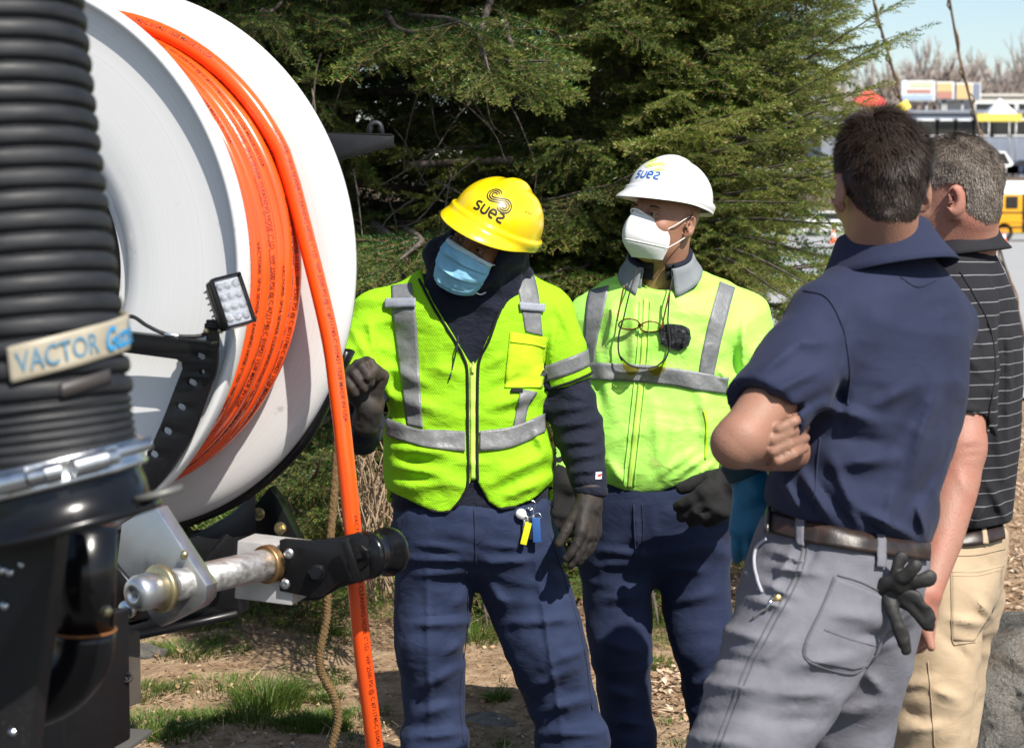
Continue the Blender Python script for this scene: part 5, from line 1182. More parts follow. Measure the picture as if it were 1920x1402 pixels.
# ------------------------------------------------------------------ man in the white helmet
D2 = 5.62
def man_white():
    base = P(1250, 1500, D2); base[2] = 0
    t = thing('person', 'man in lime jacket, white hard hat and white respirator between the others', 'person', base, 0)
    SKIN[t] = MAT['skin2']
    hc = P(1246, 410, 5.56); HR = headR(-46, -7, 4); HS = 1.0
    torso = Loft([(540, 1150, 1345, D2, .8), (575, 1105, 1388, D2), (620, 1092, 1402, D2), (700, 1085, 1396, D2), (780, 1078, 1388, D2, .72), (850, 1084, 1378, D2, .78), (895, 1090, 1372, D2, .76), (940, 1112, 1356, D2, .7)], .66, 0)
    neck0 = P(1238, 545, 5.62)
    aR = limb([(1388, 604, D2, 52), (1424, 700, 5.58, 50), (1436, 800, 5.5, 46), (1400, 880, 5.36, 36)])
    aL = limb([(1115, 606, D2, 48), (1086, 720, D2, 45), (1068, 830, 5.55, 40), (1062, 880, 5.5, 34)])
    def body(p):
        d = head_sdf(p, hc, HR, HS)
        d = smin(d, cap(p, hc + HR @ A(0, .03, -.07), neck0, .060, .070), .03)
        return smin(d, torso(p, -.06), .05)
    g = relax(nets(body, P(1130, 420, 5.4) - A(0, .1, .36), P(1390, 280, 5.7) + A(0, .25, .05), .0048), 1, .3)
    part('body', g, MAT['skin2'], t); eyes(t, hc, HR, HS, (-.3, -.95, .02))
    hemp = np.array([(1050, 890), (1090, 896), (1130, 912), (1170, 926), (1205, 932), (1240, 928), (1290, 908), (1340, 890), (1370, 880), (1420, 876)], float)
    hx = np.array([P(a, b, 5.4)[0] for a, b in hemp]); hz = np.array([P(a, b, 5.4)[2] for a, b in hemp])
    fl = pfolds([(1330, 850, 1250, 905, 5.4, 9, 8), (1345, 862, 1290, 905, 5.4, 8, 8), (1310, 840, 1225, 900, 5.4, 10, 7), (1360, 872, 1325, 895, 5.4, 7, 7), (1140, 860, 1175, 915, 5.4, 10, 6), (1275, 800, 1240, 890, 5.4, 12, 5), (1110, 620, 1150, 780, 5.4, 14, 5), (1150, 570, 1140, 700, 5.4, 14, 6), (1190, 560, 1186, 690, 5.4, 10, 5),
                 (1370, 640, 1385, 730, 5.5, 10, -9), (1395, 600, 1392, 700, 5.5, 9, 8), (1345, 690, 1370, 720, 5.45, 9, 7), (1405, 640, 1420, 760, 5.5, 8, 6), (1310, 720, 1335, 830, 5.4, 14, 6), (1105, 700, 1120, 860, 5.42, 12, 6), (1230, 760, 1235, 880, 5.4, 12, 4), (1290, 620, 1285, 690, 5.4, 10, 3)])
    def jacket(p):
        d = smin(torso(p), smin(cap(p, P(1180, 550, D2), P(1115, 600, D2), .058, .072), cap(p, P(1310, 545, D2), P(1388, 600, D2), .058, .078), .03), .05)
        d = smin(d, chain(p, aR), .035); d = smin(d, chain(p, aL), .035)
        d = add_folds(p, d, fl) - wrinkle(p, (8, 8, 12), .005, seed=12) - wrinkle(p, (20, 20, 26), .0016, seed=4)
        front = p[..., 1] < D2 + .02
        d = np.maximum(d, np.where(front, np.interp(p[..., 0], hx, hz), P(0, 900, D2)[2]) - p[..., 2])
        d = smax(d, -ell(p, P(1236, 500, 5.50), (.074, .17, .064)), .012)
        return d
    gj = relax(nets(jacket, A(.12, 5.2, .86), A(.80, 6.0, 1.60), .0068), 1, .4)
    ja = part('jacket', gj, MAT['jacket'], t); bj = bvh_of(gj)
    part('reflective_band', strip(bj, [(1112, 520), (1100, 570), (1096, 640), (1096, 690)], [(1146, 508), (1136, 570), (1120, 640), (1114, 690)], .003, 40, 7, .002), MAT['refl'], ja)
    part('reflective_band', strip(bj, [(1349, 529), (1332, 590), (1318, 650), (1310, 698)], [(1378, 540), (1362, 600), (1348, 655), (1338, 706)], .003, 40, 7, .002), MAT['refl'], ja)
    part('reflective_band', strip(bj, [(1100, 681), (1150, 680), (1200, 683), (1260, 690), (1310, 697), (1364, 708)], [(1100, 712), (1150, 713), (1200, 716), (1260, 722), (1310, 732), (1362, 738)], .0042, 80, 8, .002), MAT['refl'], ja)
    part('zipper', strip(bj, [(1207, 560), (1200, 680), (1188, 800), (1176, 915)], [(1215, 560), (1209, 680), (1197, 800), (1184, 915)], .003, 60, 4, .003), MAT['zipl'], ja)
    for dx in (-9, 11): seam(ja, bj, [(1209 + dx, 565), (1202 + dx, 680), (1190 + dx, 800), (1178 + dx, 912)], .0022, MAT['jacket'], .002, 60, 'placket')
    seam(ja, bj, [(1320, 770), (1325, 800), (1322, 860)], .0035, MAT['limeflat'], .001, 20, 'pocket_welt')
    # crumpled black tape over the chest print
    pl = np.array([(1236, 614), (1250, 607), (1272, 610), (1290, 616), (1294, 634), (1289, 648), (1272, 658), (1252, 651), (1238, 645), (1235, 630)], float); cc = pl.mean(0); rows = []
    for k in np.linspace(0, 1, 8):
        for a in np.linspace(0, 2 * math.pi, 33)[:-1]:
            i = a / (2 * math.pi) * len(pl); i0 = int(i) % len(pl); q = pl[i0] * (1 - i % 1) + pl[(i0 + 1) % len(pl)] * (i % 1); x, y = cc + (q - cc) * k
            r = cast(bj, CAM, unit(P(x, y, 5) - CAM), .005 + .008 * abs(float(vnoise(A(x * .22, y * .09, 1)[None])[0]))); rows.append(r[0])
    part('tape_patch', (np.array(rows), [grid_faces(8, 32, True)]), MAT['tape'], ja, sm=False)
    # collars
    ax = unit(A(-.02, -.28, 1)); cN = P(1238, 524, 5.60)
    collar(cN, ax, A(-.18, -1, 0), .082, .094, .054, .048, .114, 26, [MAT['greyk']], ja, 'collar', rise=.022, point=.028)
    collar(cN + A(0, .003, .002), ax, A(-.18, -1, 0), .078, .086, .062, .012, .086, 30, [MAT['hoodie']], ja, 'collar_lining', rise=.022, point=0)
    collar(P(1238, 512, 5.60), unit(A(-.02, -.2, 1)), A(-.1, -1, 0), .070, .080, .040, .01, .074, 12, [MAT['gloveb']], t, 'undershirt_collar', rise=.01, point=0)
    # gloves
    w = P(1392, 893, 5.30)
    C = hand_caps(w, P(1290, 985, 5.26) - w, A(.25, .9, .3), -1, size=1.18, fat=.006, thumb=(30, 8), spread=3, curls=[(18, 22, 15), (20, 24, 15), (22, 26, 15), (26, 28, 15)])
    part('glove', hand_mesh(C, .0042, (P(1402, 882, 5.34), P(1376, 905, 5.29), .045, .040), ((30, 30, 30), .0022)), MAT['gloveb'], t)
    w = P(1063, 890, 5.48)
    C = hand_caps(w, A(.02, -.1, -1), A(-.3, .9, 0), -1, size=1.1, fat=.005, thumb=(24, 8), spread=3, curl=(18, 22, 15))
    part('glove', hand_mesh(C, .0045, (P(1062, 870, 5.5), P(1064, 905, 5.47), .044, .038)), MAT['gloveb'], t)
    # trousers
    pel = Loft([(890, 1096, 1366, D2), (960, 1088, 1370, D2), (1030, 1094, 1366, D2, .64), (1070, 1150, 1310, D2, .55), (1085, 1200, 1265, D2, .5)], .74, 0)
    lL = limb([(1154, 1050, D2, 68), (1158, 1130, D2, 64), (1164, 1210, 5.58, 58), (1170, 1290, D2, 52), (1174, 1345, D2, 46), (1180, 1380, D2, 50), (1184, 1430, D2, 45)])
    lR = limb([(1298, 1050, D2, 70), (1304, 1130, D2, 64), (1320, 1210, 5.58, 58), (1332, 1290, D2, 54), (1342, 1345, D2, 50), (1348, 1385, D2, 54), (1352, 1430, D2, 48)])
    tf = pfolds([(1110, 1030, 1210, 1040, 5.4, 9, 6), (1115, 1060, 1205, 1056, 5.4, 9, 6), (1240, 1040, 1350, 1020, 5.4, 10, 7), (1240, 1065, 1330, 1070, 5.4, 9, 6), (1120, 1130, 1205, 1110, 5.45, 10, 6), (1120, 1200, 1200, 1220, 5.45, 12, 8), (1130, 1290, 1200, 1310, 5.5, 11, 8), (1150, 1350, 1215, 1360, 5.5, 9, 10), (1260, 1130, 1350, 1110, 5.45, 10, 6), (1285, 1290, 1370, 1260, 5.5, 12, 8), (1190, 950, 1195, 1040, 5.38, 6, 5), (1300, 960, 1350, 940, 5.4, 10, 7)])
    def trousers(p):
        d = smin(pel(p, 0, .04), smin(chain(p, lL), chain(p, lR), .02), .06)
        d = add_folds(p, d, tf) - wrinkle(p, (9, 9, 15), .005, seed=25) - wrinkle(p, (20, 20, 30), .0016, seed=6)
        return np.maximum(d, P(900, 1425, D2)[2] - p[..., 2])
    gt = relax(nets(trousers, A(.12, 5.3, .04), A(.68, 5.95, .98), .0078), 1, .4)
    tr = part('trousers', gt, MAT['navyp2'], t); bt = bvh_of(gt)
    seam(tr, bt, [(1188, 945), (1190, 1000), (1192, 1045)], .0025, MAT['seamn']); seam(tr, bt, [(1204, 945), (1206, 1000), (1200, 1040)], .0018, MAT['seamn'])
    for px in (1184, 1352):
        b = P(px, 1450, D2); b[2] = 0; boot(t, b, (-.2, -1), MAT['boot'])
    # folded respirator with a sharp ridge
    nu, nv = 41, 25; G = np.zeros((nv, nu, 3))
    for i in range(nv):
        v = i / (nv - 1)
        for j in range(nu):
            u = -1 + 2 * j / (nu - 1); a = abs(u)
            ridge = .104 + .046 * math.sin(math.pi * min(1, .12 + v * .80)) ** .8 - .022 * max(0, v - .72) / .28
            side = .052 - .006 * v; wid = .068 + .008 * math.sin(math.pi * v) - .010 * max(0, v - .6) / .4 - .022 * max(0, .35 - v) / .35 * a
            bulge = .014 * math.sin(math.pi * a) * math.sin(math.pi * min(1, .1 + .9 * v))
            y = -(ridge + (side - ridge) * a ** 1.12 + bulge)
            z = .006 - .130 * v - .026 * a * (1 - v) + .004 * a * v
            cr = -.0015 if abs(v - .66) < .02 else 0
            G[i, j] = (wid * u * (1 + .12 * (1 - a)), y - cr, z)
    W = (G * HS).reshape(-1, 3) @ HR.T + hc
    mk = part('respirator', shell(W, nv, nu, .002), MAT['maskw'], t, deg=50)
    L = catmull([(-.019, -.108, -.004), (-.010, -.120, .003), (0, -.125, .005), (.010, -.120, .003), (.019, -.108, -.004)], 16)
    part('nose_clip', tube((L * A(1.25, 1.05, 1) * HS) @ HR.T + hc, .0025, 6), MAT['elastic'], mk)
    wl = G[16] * A(1.01, 1.012, 1); part('weld_line', tube((wl * HS) @ HR.T + hc, .0011, 5), MAT['maskw'], mk)
    for i, zz in ((5, .012), (17, -.045)):
        for sx, j in ((1, nu - 2), (-1, 1)):
            pt = G[i, j]; q = catmull([pt, (pt + A(sx * .080, .008, zz)) / 2 + A(sx * .008, -.004, 0), A(sx * .080, .010, zz)], 12)
            part('ear_loop', tube((q * HS) @ HR.T + hc, .0022, 6, flat=.5), MAT['elastic'], mk)
    hard_hat(t, hc, HR @ rot('X', R(-4)), MAT['hatw'], MAT['inky'], MAT['inkbl'], .93, 'white hard hat with pale yellow emblem and blue lettering', laz=R(4), lel=.074)
    # --- two pairs of glasses hanging on cords from his neck
    dz = cast(bj, CAM, unit(P(1205, 640, 5) - CAM), 0)[0][1] - .012
    def specs(label, frame_pts, temples, mat, lens, cordpts):
        e = thing('eyeglasses', label, 'eyeglasses', P(frame_pts[0][0], frame_pts[0][1], dz))
        Q = lambda pp, o=0.0: np.array([P(x, y, dz - o) for x, y in pp])
        for k, fp in enumerate(temples): part('temple', tube(catmull(Q(fp, .004), 16), .0026, 6), mat, e)
        return e, Q
    e, Q = specs('tortoiseshell reading glasses hanging upside down at the jacket collar', [(1205, 610)], [[(1170, 535), (1163, 570), (1157, 602)], [(1256, 545), (1247, 585), (1240, 618)]], MAT['tort'], None, None)
    for c0 in (1180, 1220):
        a = np.linspace(0, 2 * math.pi, 24, endpoint=False); rim = np.array([P(c0 + 20 * math.cos(k), 612 + (8 if math.sin(k) > 0 else 12) * math.sin(k) * (1 if abs(math.cos(k)) < .95 else 1) + (c0 - 1200) * .12, dz - .004 + .016 * math.sin(k)) for k in a])
        part('rim', tube(rim, .0023, 6, closed=True), MAT['tort'], e)
        c = rim.mean(0); part('lens', (np.concatenate([rim, c[None]]), [np.array([(i, (i + 1) % 24, 24) for i in range(24)])]), MAT['lensc'], e)
    part('bridge', tube(catmull(Q([(1196, 611), (1201, 607), (1206, 612)], .005), 10), .0022, 6), MAT['tort'], e)
    e2, Q = specs('black framed amber safety glasses hanging from a cord over the jacket band', [(1205, 680)], [[(1168, 600), (1160, 630), (1160, 660), (1166, 676)], [(1252, 600), (1256, 640), (1253, 660), (1246, 676)]], MAT['cord'], None, None)
    part('browline', tube(catmull(Q([(1163, 668), (1180, 684), (1205, 690), (1230, 687), (1250, 670)], .006), 24), .0026, 6), MAT['cord'], e2)
    for xs in ((1166, 1200), (1210, 1249)):
        top = Q([(xs[0], 674 if xs[0] < 1200 else 689), ((xs[0] + xs[1]) / 2, 687), (xs[1], 689 if xs[0] < 1200 else 674)], .006); bot = Q([(xs[0] + 3, 690), ((xs[0] + xs[1]) / 2, 704), (xs[1] - 3, 694)], .022)
        a_, b_ = catmull(top, 12), catmull(bot, 12); part('lens', shell(np.concatenate([a_, b_]), 2, len(a_), .0015), MAT['lensy'], e2)
    for a_, b_ in (((1196, 500), (1168, 602)), ((1262, 512), (1252, 602))):
        q = catmull([P(a_[0], a_[1], 5.50), P((a_[0] + b_[0]) / 2 - 2, (a_[1] + b_[1]) / 2, dz - .004), P(b_[0], b_[1], dz - .003)], 16); part('cord', tube(q, .0022, 6), MAT['cord'], e2)
    return t
MAT['lensc'] = glass_mat('clear_lens', (0.95, 0.95, 0.93), ior=1.03)
man_white()
# ------------------------------------------------------------------ man in the navy polo, seen from behind
D3 = 3.92
def man_navy():
    yaw = R(-138); fwd = A(math.sin(yaw), -math.cos(yaw), 0)
    base = P(1560, 1900, D3); base[2] = 0
    t = thing('person', 'tall man in navy polo and grey work trousers, arms crossed, seen from behind', 'person', base, yaw)
    hc = P(1648, 348, 3.90); HR = headR(-171, 12, 0); HS = 1.06
    torso = Loft([(470, 1612, 1722, 3.94, .9), (505, 1585, 1752, D3, .8), (540, 1545, 1782, D3), (590, 1515, 1804, D3), (650, 1502, 1813, D3), (720, 1490, 1814, D3), (800, 1478, 1802, D3), (880, 1458, 1778, D3, .72), (950, 1441, 1748, D3, .76), (1000, 1438, 1738, D3, .76), (1050, 1436, 1736, D3, .76)], .66, yaw)
    neck0 = P(1660, 505, 3.93)
    upL = limb([(1548, 622, 3.82, 52), (1480, 708, 3.71, 56), (1394, 816, 3.60, 47), (1380, 830, 3.60, 43)])
    foL = limb([(1380, 832, 3.60, 43), (1436, 840, 3.67, 43), (1486, 846, 3.80, 38), (1540, 842, 3.98, 30)])
    # the other hand is tucked under the upper arm: knuckles show
    fing, fin2 = [], []
    for y0, x0, r_ in ((800, 1456, .0108), (821, 1446, .0116), (842, 1445, .0116), (861, 1454, .0104)):
        fing.append((P(1508, y0 - 22, 3.72), P(x0 + 32, y0 - 10, 3.592), r_)); fing.append((P(x0 + 32, y0 - 10, 3.592), P(x0 + 4, y0 + 4, 3.588), r_)); fin2.append((P(x0 + 4, y0 + 4, 3.588), P(x0 - 6, y0 + 13, 3.612), r_ * .92))
    def body(p):
        d = head_sdf(p, hc, HR, HS)
        d = smin(d, cap(p, hc + HR @ A(0, .035, -.055), P(1656, 500, 3.93), .060, .066), .03)
        d = smin(d, torso(p, -.05), .05)
        d = smin(d, smin(chain(p, upL), chain(p, foL), .025), .03)
        f = None
        for a, b, r in fing + fin2:
            e = cap(p, a, b, r, r * .95); f = e if f is None else np.minimum(f, e)
        return smin(d, f, .003)
    g = relax(nets(body, A(.36, 3.45, .9), A(.92, 4.25, 1.90), .0048), 1, .35)
    part('body', g, MAT['skin3'], t)
    hairdo(t, 'hair', MAT['hair3'], g, hc, HR, HS, ([-.12, -.08, -.05, -.02, .01, .04, .07, .12], [.075, .055, .03, .010, -.002, -.050, -.084, -.092]), 60000, [.004, .009, .020, .034], 5, [.16, .24, .42], (0, 0, -.5), whorl=(.03, .05))
    # polo
    sh = unit(P(1384, 832, 3.60) - P(1548, 618, 3.80)); hemp = P(1434, 770, 3.655)
    slv = limb([(1556, 618, 3.82, 82), (1490, 700, 3.72, 82), (1430, 775, 3.65, 79), (1400, 812, 3.62, 77)])
    fl = pfolds([(1500, 640, 1420, 700, 3.60, 14, 8), (1540, 690, 1440, 740, 3.58, 12, 7), (1545, 740, 1470, 780, 3.6, 12, -9), (1560, 640, 1480, 640, 3.65, 14, 6), (1600, 560, 1570, 700, 3.70, 8, -5), (1575, 700, 1580, 800, 3.70, 10, -8),
                 (1640, 790, 1540, 760, 3.72, 16, 9), (1670, 830, 1550, 820, 3.72, 15, -8), (1680, 860, 1560, 870, 3.72, 16, 9), (1560, 860, 1610, 980, 3.75, 13, 9), (1500, 880, 1560, 980, 3.75, 10, 9), (1470, 900, 1500, 960, 3.76, 8, 8), (1530, 900, 1600, 990, 3.75, 9, -7), (1720, 760, 1640, 900, 3.74, 18, -7), (1760, 720, 1700, 900, 3.78, 15, 7), (1770, 860, 1700, 960, 3.8, 15, -8), (1680, 900, 1660, 1000, 3.76, 14, 7), (1620, 960, 1720, 1010, 3.78, 12, 10), (1640, 760, 1720, 720, 3.72, 14, 6),
                 (1720, 940, 1735, 1010, 3.82, 9, 8), (1580, 940, 1650, 1000, 3.76, 8, -6), (1460, 770, 1500, 800, 3.6, 10, -6)])
    beltz = lambda p: 0
    b0, b1 = P(1437, 958, 3.84), P(1740, 1028, 3.92)
    bt_ = unit(np.cross(unit(b1 - b0), A(0, 1, 0))); bn = bt_ * np.sign(bt_[2])
    bmid = (b0 + b1) / 2
    def polo(p):
        d = smin(torso(p, .004), cap(p, P(1640, 540, 3.93), P(1556, 612, 3.82), .075, .083), .05)
        d = smin(d, cap(p, P(1690, 540, 3.95), P(1770, 610, 4.05), .07, .07), .05)
        s = smax(chain(p, slv), (p - hemp) @ sh, .004); s = np.maximum(s, np.where((p - hemp) @ sh > -.03, -(smin(chain(p, upL), chain(p, foL), .02) - .005), -1))
        d = smin(d, s, .035)
        z = (p - bmid) @ bn
        low = np.clip((.12 - z) / .12, 0, 1); d = d - .010 * np.sin(math.pi * np.clip(z / .11, 0, 1))
        d = add_folds(p, d, fl) - wrinkle(p, (6, 6, 8), .004, seed=31) - wrinkle(p, (14, 14, 20), .002, seed=9)
        d = smax(d, -z + .006, .01)
        ax_ = unit(A(-.1, .1, 1)); cN = P(1660, 470, 3.94)
        return smax(d, -cap(p, cN - A(.015, -.02, .06), cN + A(0, 0, .2), .062), .006)
    gp = relax(nets(polo, A(.36, 3.45, .95), A(1.0, 4.35, 1.68), .0062), 1, .4)
    po = part('polo_shirt', gp, MAT['polo'], t); bp = bvh_of(gp)
    seam(po, bp, [(1508, 545), (1552, 560), (1582, 620), (1592, 690), (1590, 760)], .0022, MAT['polo'], .001, 50, 'armhole_seam')
    seam(po, bp, [(1688, 520), (1720, 538), (1755, 525)], .0016, MAT['polo'], .001, 20); seam(po, bp, [(1378, 718), (1440, 760), (1505, 795)], .0016, MAT['polo'], .001, 30, 'sleeve_stitch'); seam(po, bp, [(1538, 820), (1530, 900), (1524, 960)], .0018, MAT['polo'], .001, 30, 'side_seam')
    collar(P(1660, 490, 3.935), unit(A(-.10, .14, 1)), fwd * .9 + A(-.2, .2, 0), .074, .092, .048, .084, .128, 18, [MAT['polo']], po, 'collar', rise=.022, point=.02)
    # trousers
    pel = Loft([(955, 1440, 1742, D3), (1010, 1432, 1741, D3), (1060, 1424, 1738, D3), (1110, 1408, 1728, D3, .78), (1160, 1440, 1690, D3, .7), (1200, 1490, 1640, D3, .6)], .78, yaw)
    lF = limb([(1548, 1095, 3.86, 142), (1508, 1180, 3.80, 136), (1462, 1270, 3.76, 126), (1410, 1380, 3.70, 108), (1370, 1470, 3.68, 98), (1350, 1560, 3.70, 90), (1370, 1720, 3.76, 76), (1390, 1880, 3.80, 72)])
    lB = limb([(1622, 1110, 4.04, 112), (1616, 1220, 4.06, 98), (1600, 1340, 4.08, 80), (1590, 1480, 4.08, 74), (1592, 1700, 4.08, 68), (1596, 1820, 4.08, 66)])
    gl = [(1440, 1030, 1530, 1060), (1432, 1060, 1540, 1075), (1420, 1090, 1500, 1120), (1400, 1120, 1480, 1140)]
    tf = pfolds([(a, b, c, d, 3.66, 9, 8) for a, b, c, d in gl] + [(1350, 1180, 1440, 1200, 3.62, 12, 9), (1340, 1230, 1450, 1250, 3.6, 12, -8), (1310, 1280, 1440, 1290, 3.58, 14, 9), (1300, 1340, 1430, 1330, 3.58, 13, -8), (1480, 1250, 1600, 1230, 3.64, 13, 8), (1440, 1300, 1560, 1300, 3.6, 14, 9), (1430, 1350, 1540, 1350, 3.6, 12, -7), (1500, 1180, 1400, 1260, 3.62, 12, 6), (1560, 1150, 1650, 1160, 3.7, 12, 8), (1590, 1190, 1690, 1190, 3.74, 11, -9),
                 (1540, 1010, 1500, 1090, 3.68, 8, -7), (1490, 1020, 1450, 1100, 3.68, 7, 7), (1620, 1260, 1660, 1300, 3.96, 12, 6), (1560, 1340, 1650, 1320, 3.98, 14, 7), (1280, 1380, 1400, 1395, 3.58, 12, 8)])
    def trousers(p):
        d = smin(pel(p, 0, .04), smin(chain(p, lF), chain(p, lB), .03), .06)
        d = add_folds(p, d, tf) - wrinkle(p, (8, 8, 13), .005, seed=44) - wrinkle(p, (22, 22, 30), .0016, seed=14)
        d = smax(d, (p - bmid) @ bn - .012, .006)
        return np.maximum(d, .10 - p[..., 2])
    gt = relax(nets(trousers, A(.28, 3.4, .08), A(.98, 4.4, 1.12), .0078), 1, .4)
    tr = part('trousers', gt, MAT['greyp'], t); bt = bvh_of(gt)
    # belt and loops
    part('belt', strip(bt, [(1441, 962), (1500, 976), (1580, 992), (1660, 1008), (1738, 1018)], [(1441, 997), (1500, 1014), (1580, 1030), (1660, 1042), (1736, 1050)], .006, 70, 6, .004), MAT['belt'], t)
    part('belt_buckle', strip(bt, [(1437, 950), (1452, 952)], [(1436, 1000), (1450, 1002)], .012, 6, 6, .006), MAT['gunm'], t)
    for x, y in ((1504, 968), (1648, 1006)):
        part('belt_loop', strip(bt, [(x - 8, y), (x - 9, y + 56)], [(x + 8, y + 3), (x + 7, y + 58)], .011, 16, 4, .003), MAT['greyp'], tr)
    part('pocket', strip(bt, [(1566, 1082), (1540, 1140), (1512, 1200), (1508, 1228), (1522, 1240)], [(1690, 1132), (1668, 1172), (1648, 1222), (1630, 1246), (1600, 1255)], .0016, 30, 18, .002), MAT['greyp'], tr)
    for pts in ([(1564, 1080), (1540, 1140), (1511, 1200), (1508, 1230), (1530, 1246), (1600, 1262), (1640, 1226)], [(1570, 1078), (1620, 1094), (1692, 1132)], [(1510, 1012), (1490, 1080), (1440, 1170), (1395, 1260), (1340, 1400)], [(1518, 1012), (1498, 1084), (1450, 1174), (1404, 1264), (1350, 1400)], [(1545, 1180), (1600, 1200), (1645, 1212)]):
        seam(tr, bt, pts, .0015, MAT['seamg'], .0012, 50); 
    part('pocket_cord', tube(campath(bt, [(1440, 1010), (1420, 1030), (1418, 1070), (1432, 1110)], .004, 24), .0035, 6), MAT['stitch'], tr)
    part('pocket_clip', tube(campath(bt, [(1452, 1118), (1440, 1138), (1414, 1160)], .004, 8, False), .003, 6), MAT['chrome'], tr)
    part('rivet', xf(lathe([(.0001, .003), (.008, .002), (.010, 0)], (0, 0, 0), (0, -1, 0), 14), None, cast(bt, CAM, unit(P(1458, 1125, 4) - CAM), .001)[0]), MAT['brass'], tr)
    for px, D in ((1392, 3.82), (1596, 4.08)):
        b = P(px, 1900, D); b[2] = 0; boot(t, b, (fwd[0], fwd[1]), MAT['boot'])
    # --- work gloves stuffed in the back pocket
    hp = cast(bt, CAM, unit(P(1668, 1090, 4) - CAM), 0.0)[0]; dg = hp[1]
    k = thing('work_gloves', 'pair of dark rubber work gloves hanging from the grey trouser back pocket', 'gloves', hp)
    def fingers(rows, nm):
        Cs = []
        for r in rows:
            q = catmull([P(x, y, dg - o) for x, y, o in r[0]], 8); Cs += [(a, b, r[1] * mpp(dg), r[1] * mpp(dg)) for a, b in zip(q[:-1], q[1:])]
        lo, hi = bounds([c[0] for c in Cs] + [c[1] for c in Cs], .03)
        def f(p):
            d = None
            for a, b, ra, rb in Cs:
                e = cap((p - a) * A(1, 1.7, 1) + a, a, (b - a) * A(1, 1.7, 1) + a, ra, rb) / 1.35; d = e if d is None else smin(d, e, .004)
            return d - wrinkle(p, (38, 38, 38), .0026)
        part(nm, relax(nets(f, lo, hi, .0035), 1, .3), MAT['gloveg'], k)
    fingers([([(1640, 1108, .0), (1668, 1098, .01), (1690, 1105, .02), (1700, 1130, .025)], 14), ([(1690, 1105, .02), (1712, 1140, .03), (1742, 1172, .03)], 11), ([(1700, 1110, .03), (1722, 1125, .035), (1744, 1158, .035)], 9), ([(1664, 1112, .015), (1680, 1160, .03), (1702, 1218, .03)], 10.5)], 'glove')
    fingers([([(1672, 1095, .02), (1684, 1070, .03), (1690, 1045, .03)], 11.5), ([(1685, 1100, .03), (1700, 1075, .045), (1716, 1062, .05)], 12), ([(1704, 1092, .03), (1726, 1086, .04), (1745, 1082, .04)], 12), ([(1650, 1105, .01), (1672, 1090, .025), (1700, 1095, .03)], 13)], 'glove')
    # --- gloved hand of a hidden fifth person, built as a glove alone
    pt = P(1418, 905, 4.02)
    k2 = thing('work_gloves', 'teal gloved hand of a mostly hidden person at the front of the navy polo', 'gloves', pt)
    C = hand_caps(P(1410, 905, 4.02), A(.05, 0, -1), A(.2, .95, 0), -1, size=1.02, fat=.003, thumb=(12, 4), spread=4, curl=(12, 14, 10))
    part('glove', hand_mesh(C, .004, (P(1396, 872, 4.02), P(1412, 915, 4.02), .040, .036)), MAT['teal'], k2)
    part('cuff', tube(catmull([P(1385, 858, 4.02), P(1394, 872, 4.02), P(1402, 888, 4.02)], 8), .044, 18), MAT['tealc'], k2)
    q = catmull([P(1430, 985, 4.06), P(1422, 1010, 4.06), P(1426, 1040, 4.06)], 10); part('hivis_cloth', tube(q, [.028] * len(q), 8, flat=.3), MAT['limeflat'], k2)  # scrap of lime hi-vis cloth below the hand
    return t
MAT['gunm'] = M('gunmetal', (0.12, 0.115, 0.11), rough=0.35, metal=0.8); MAT['brass'] = M('brass', (0.45, 0.33, 0.14), rough=0.35, metal=1.0); MAT['tealc'] = M('dark_teal_cuff', (0.006, 0.03, 0.045), rough=0.9)
man_navy()
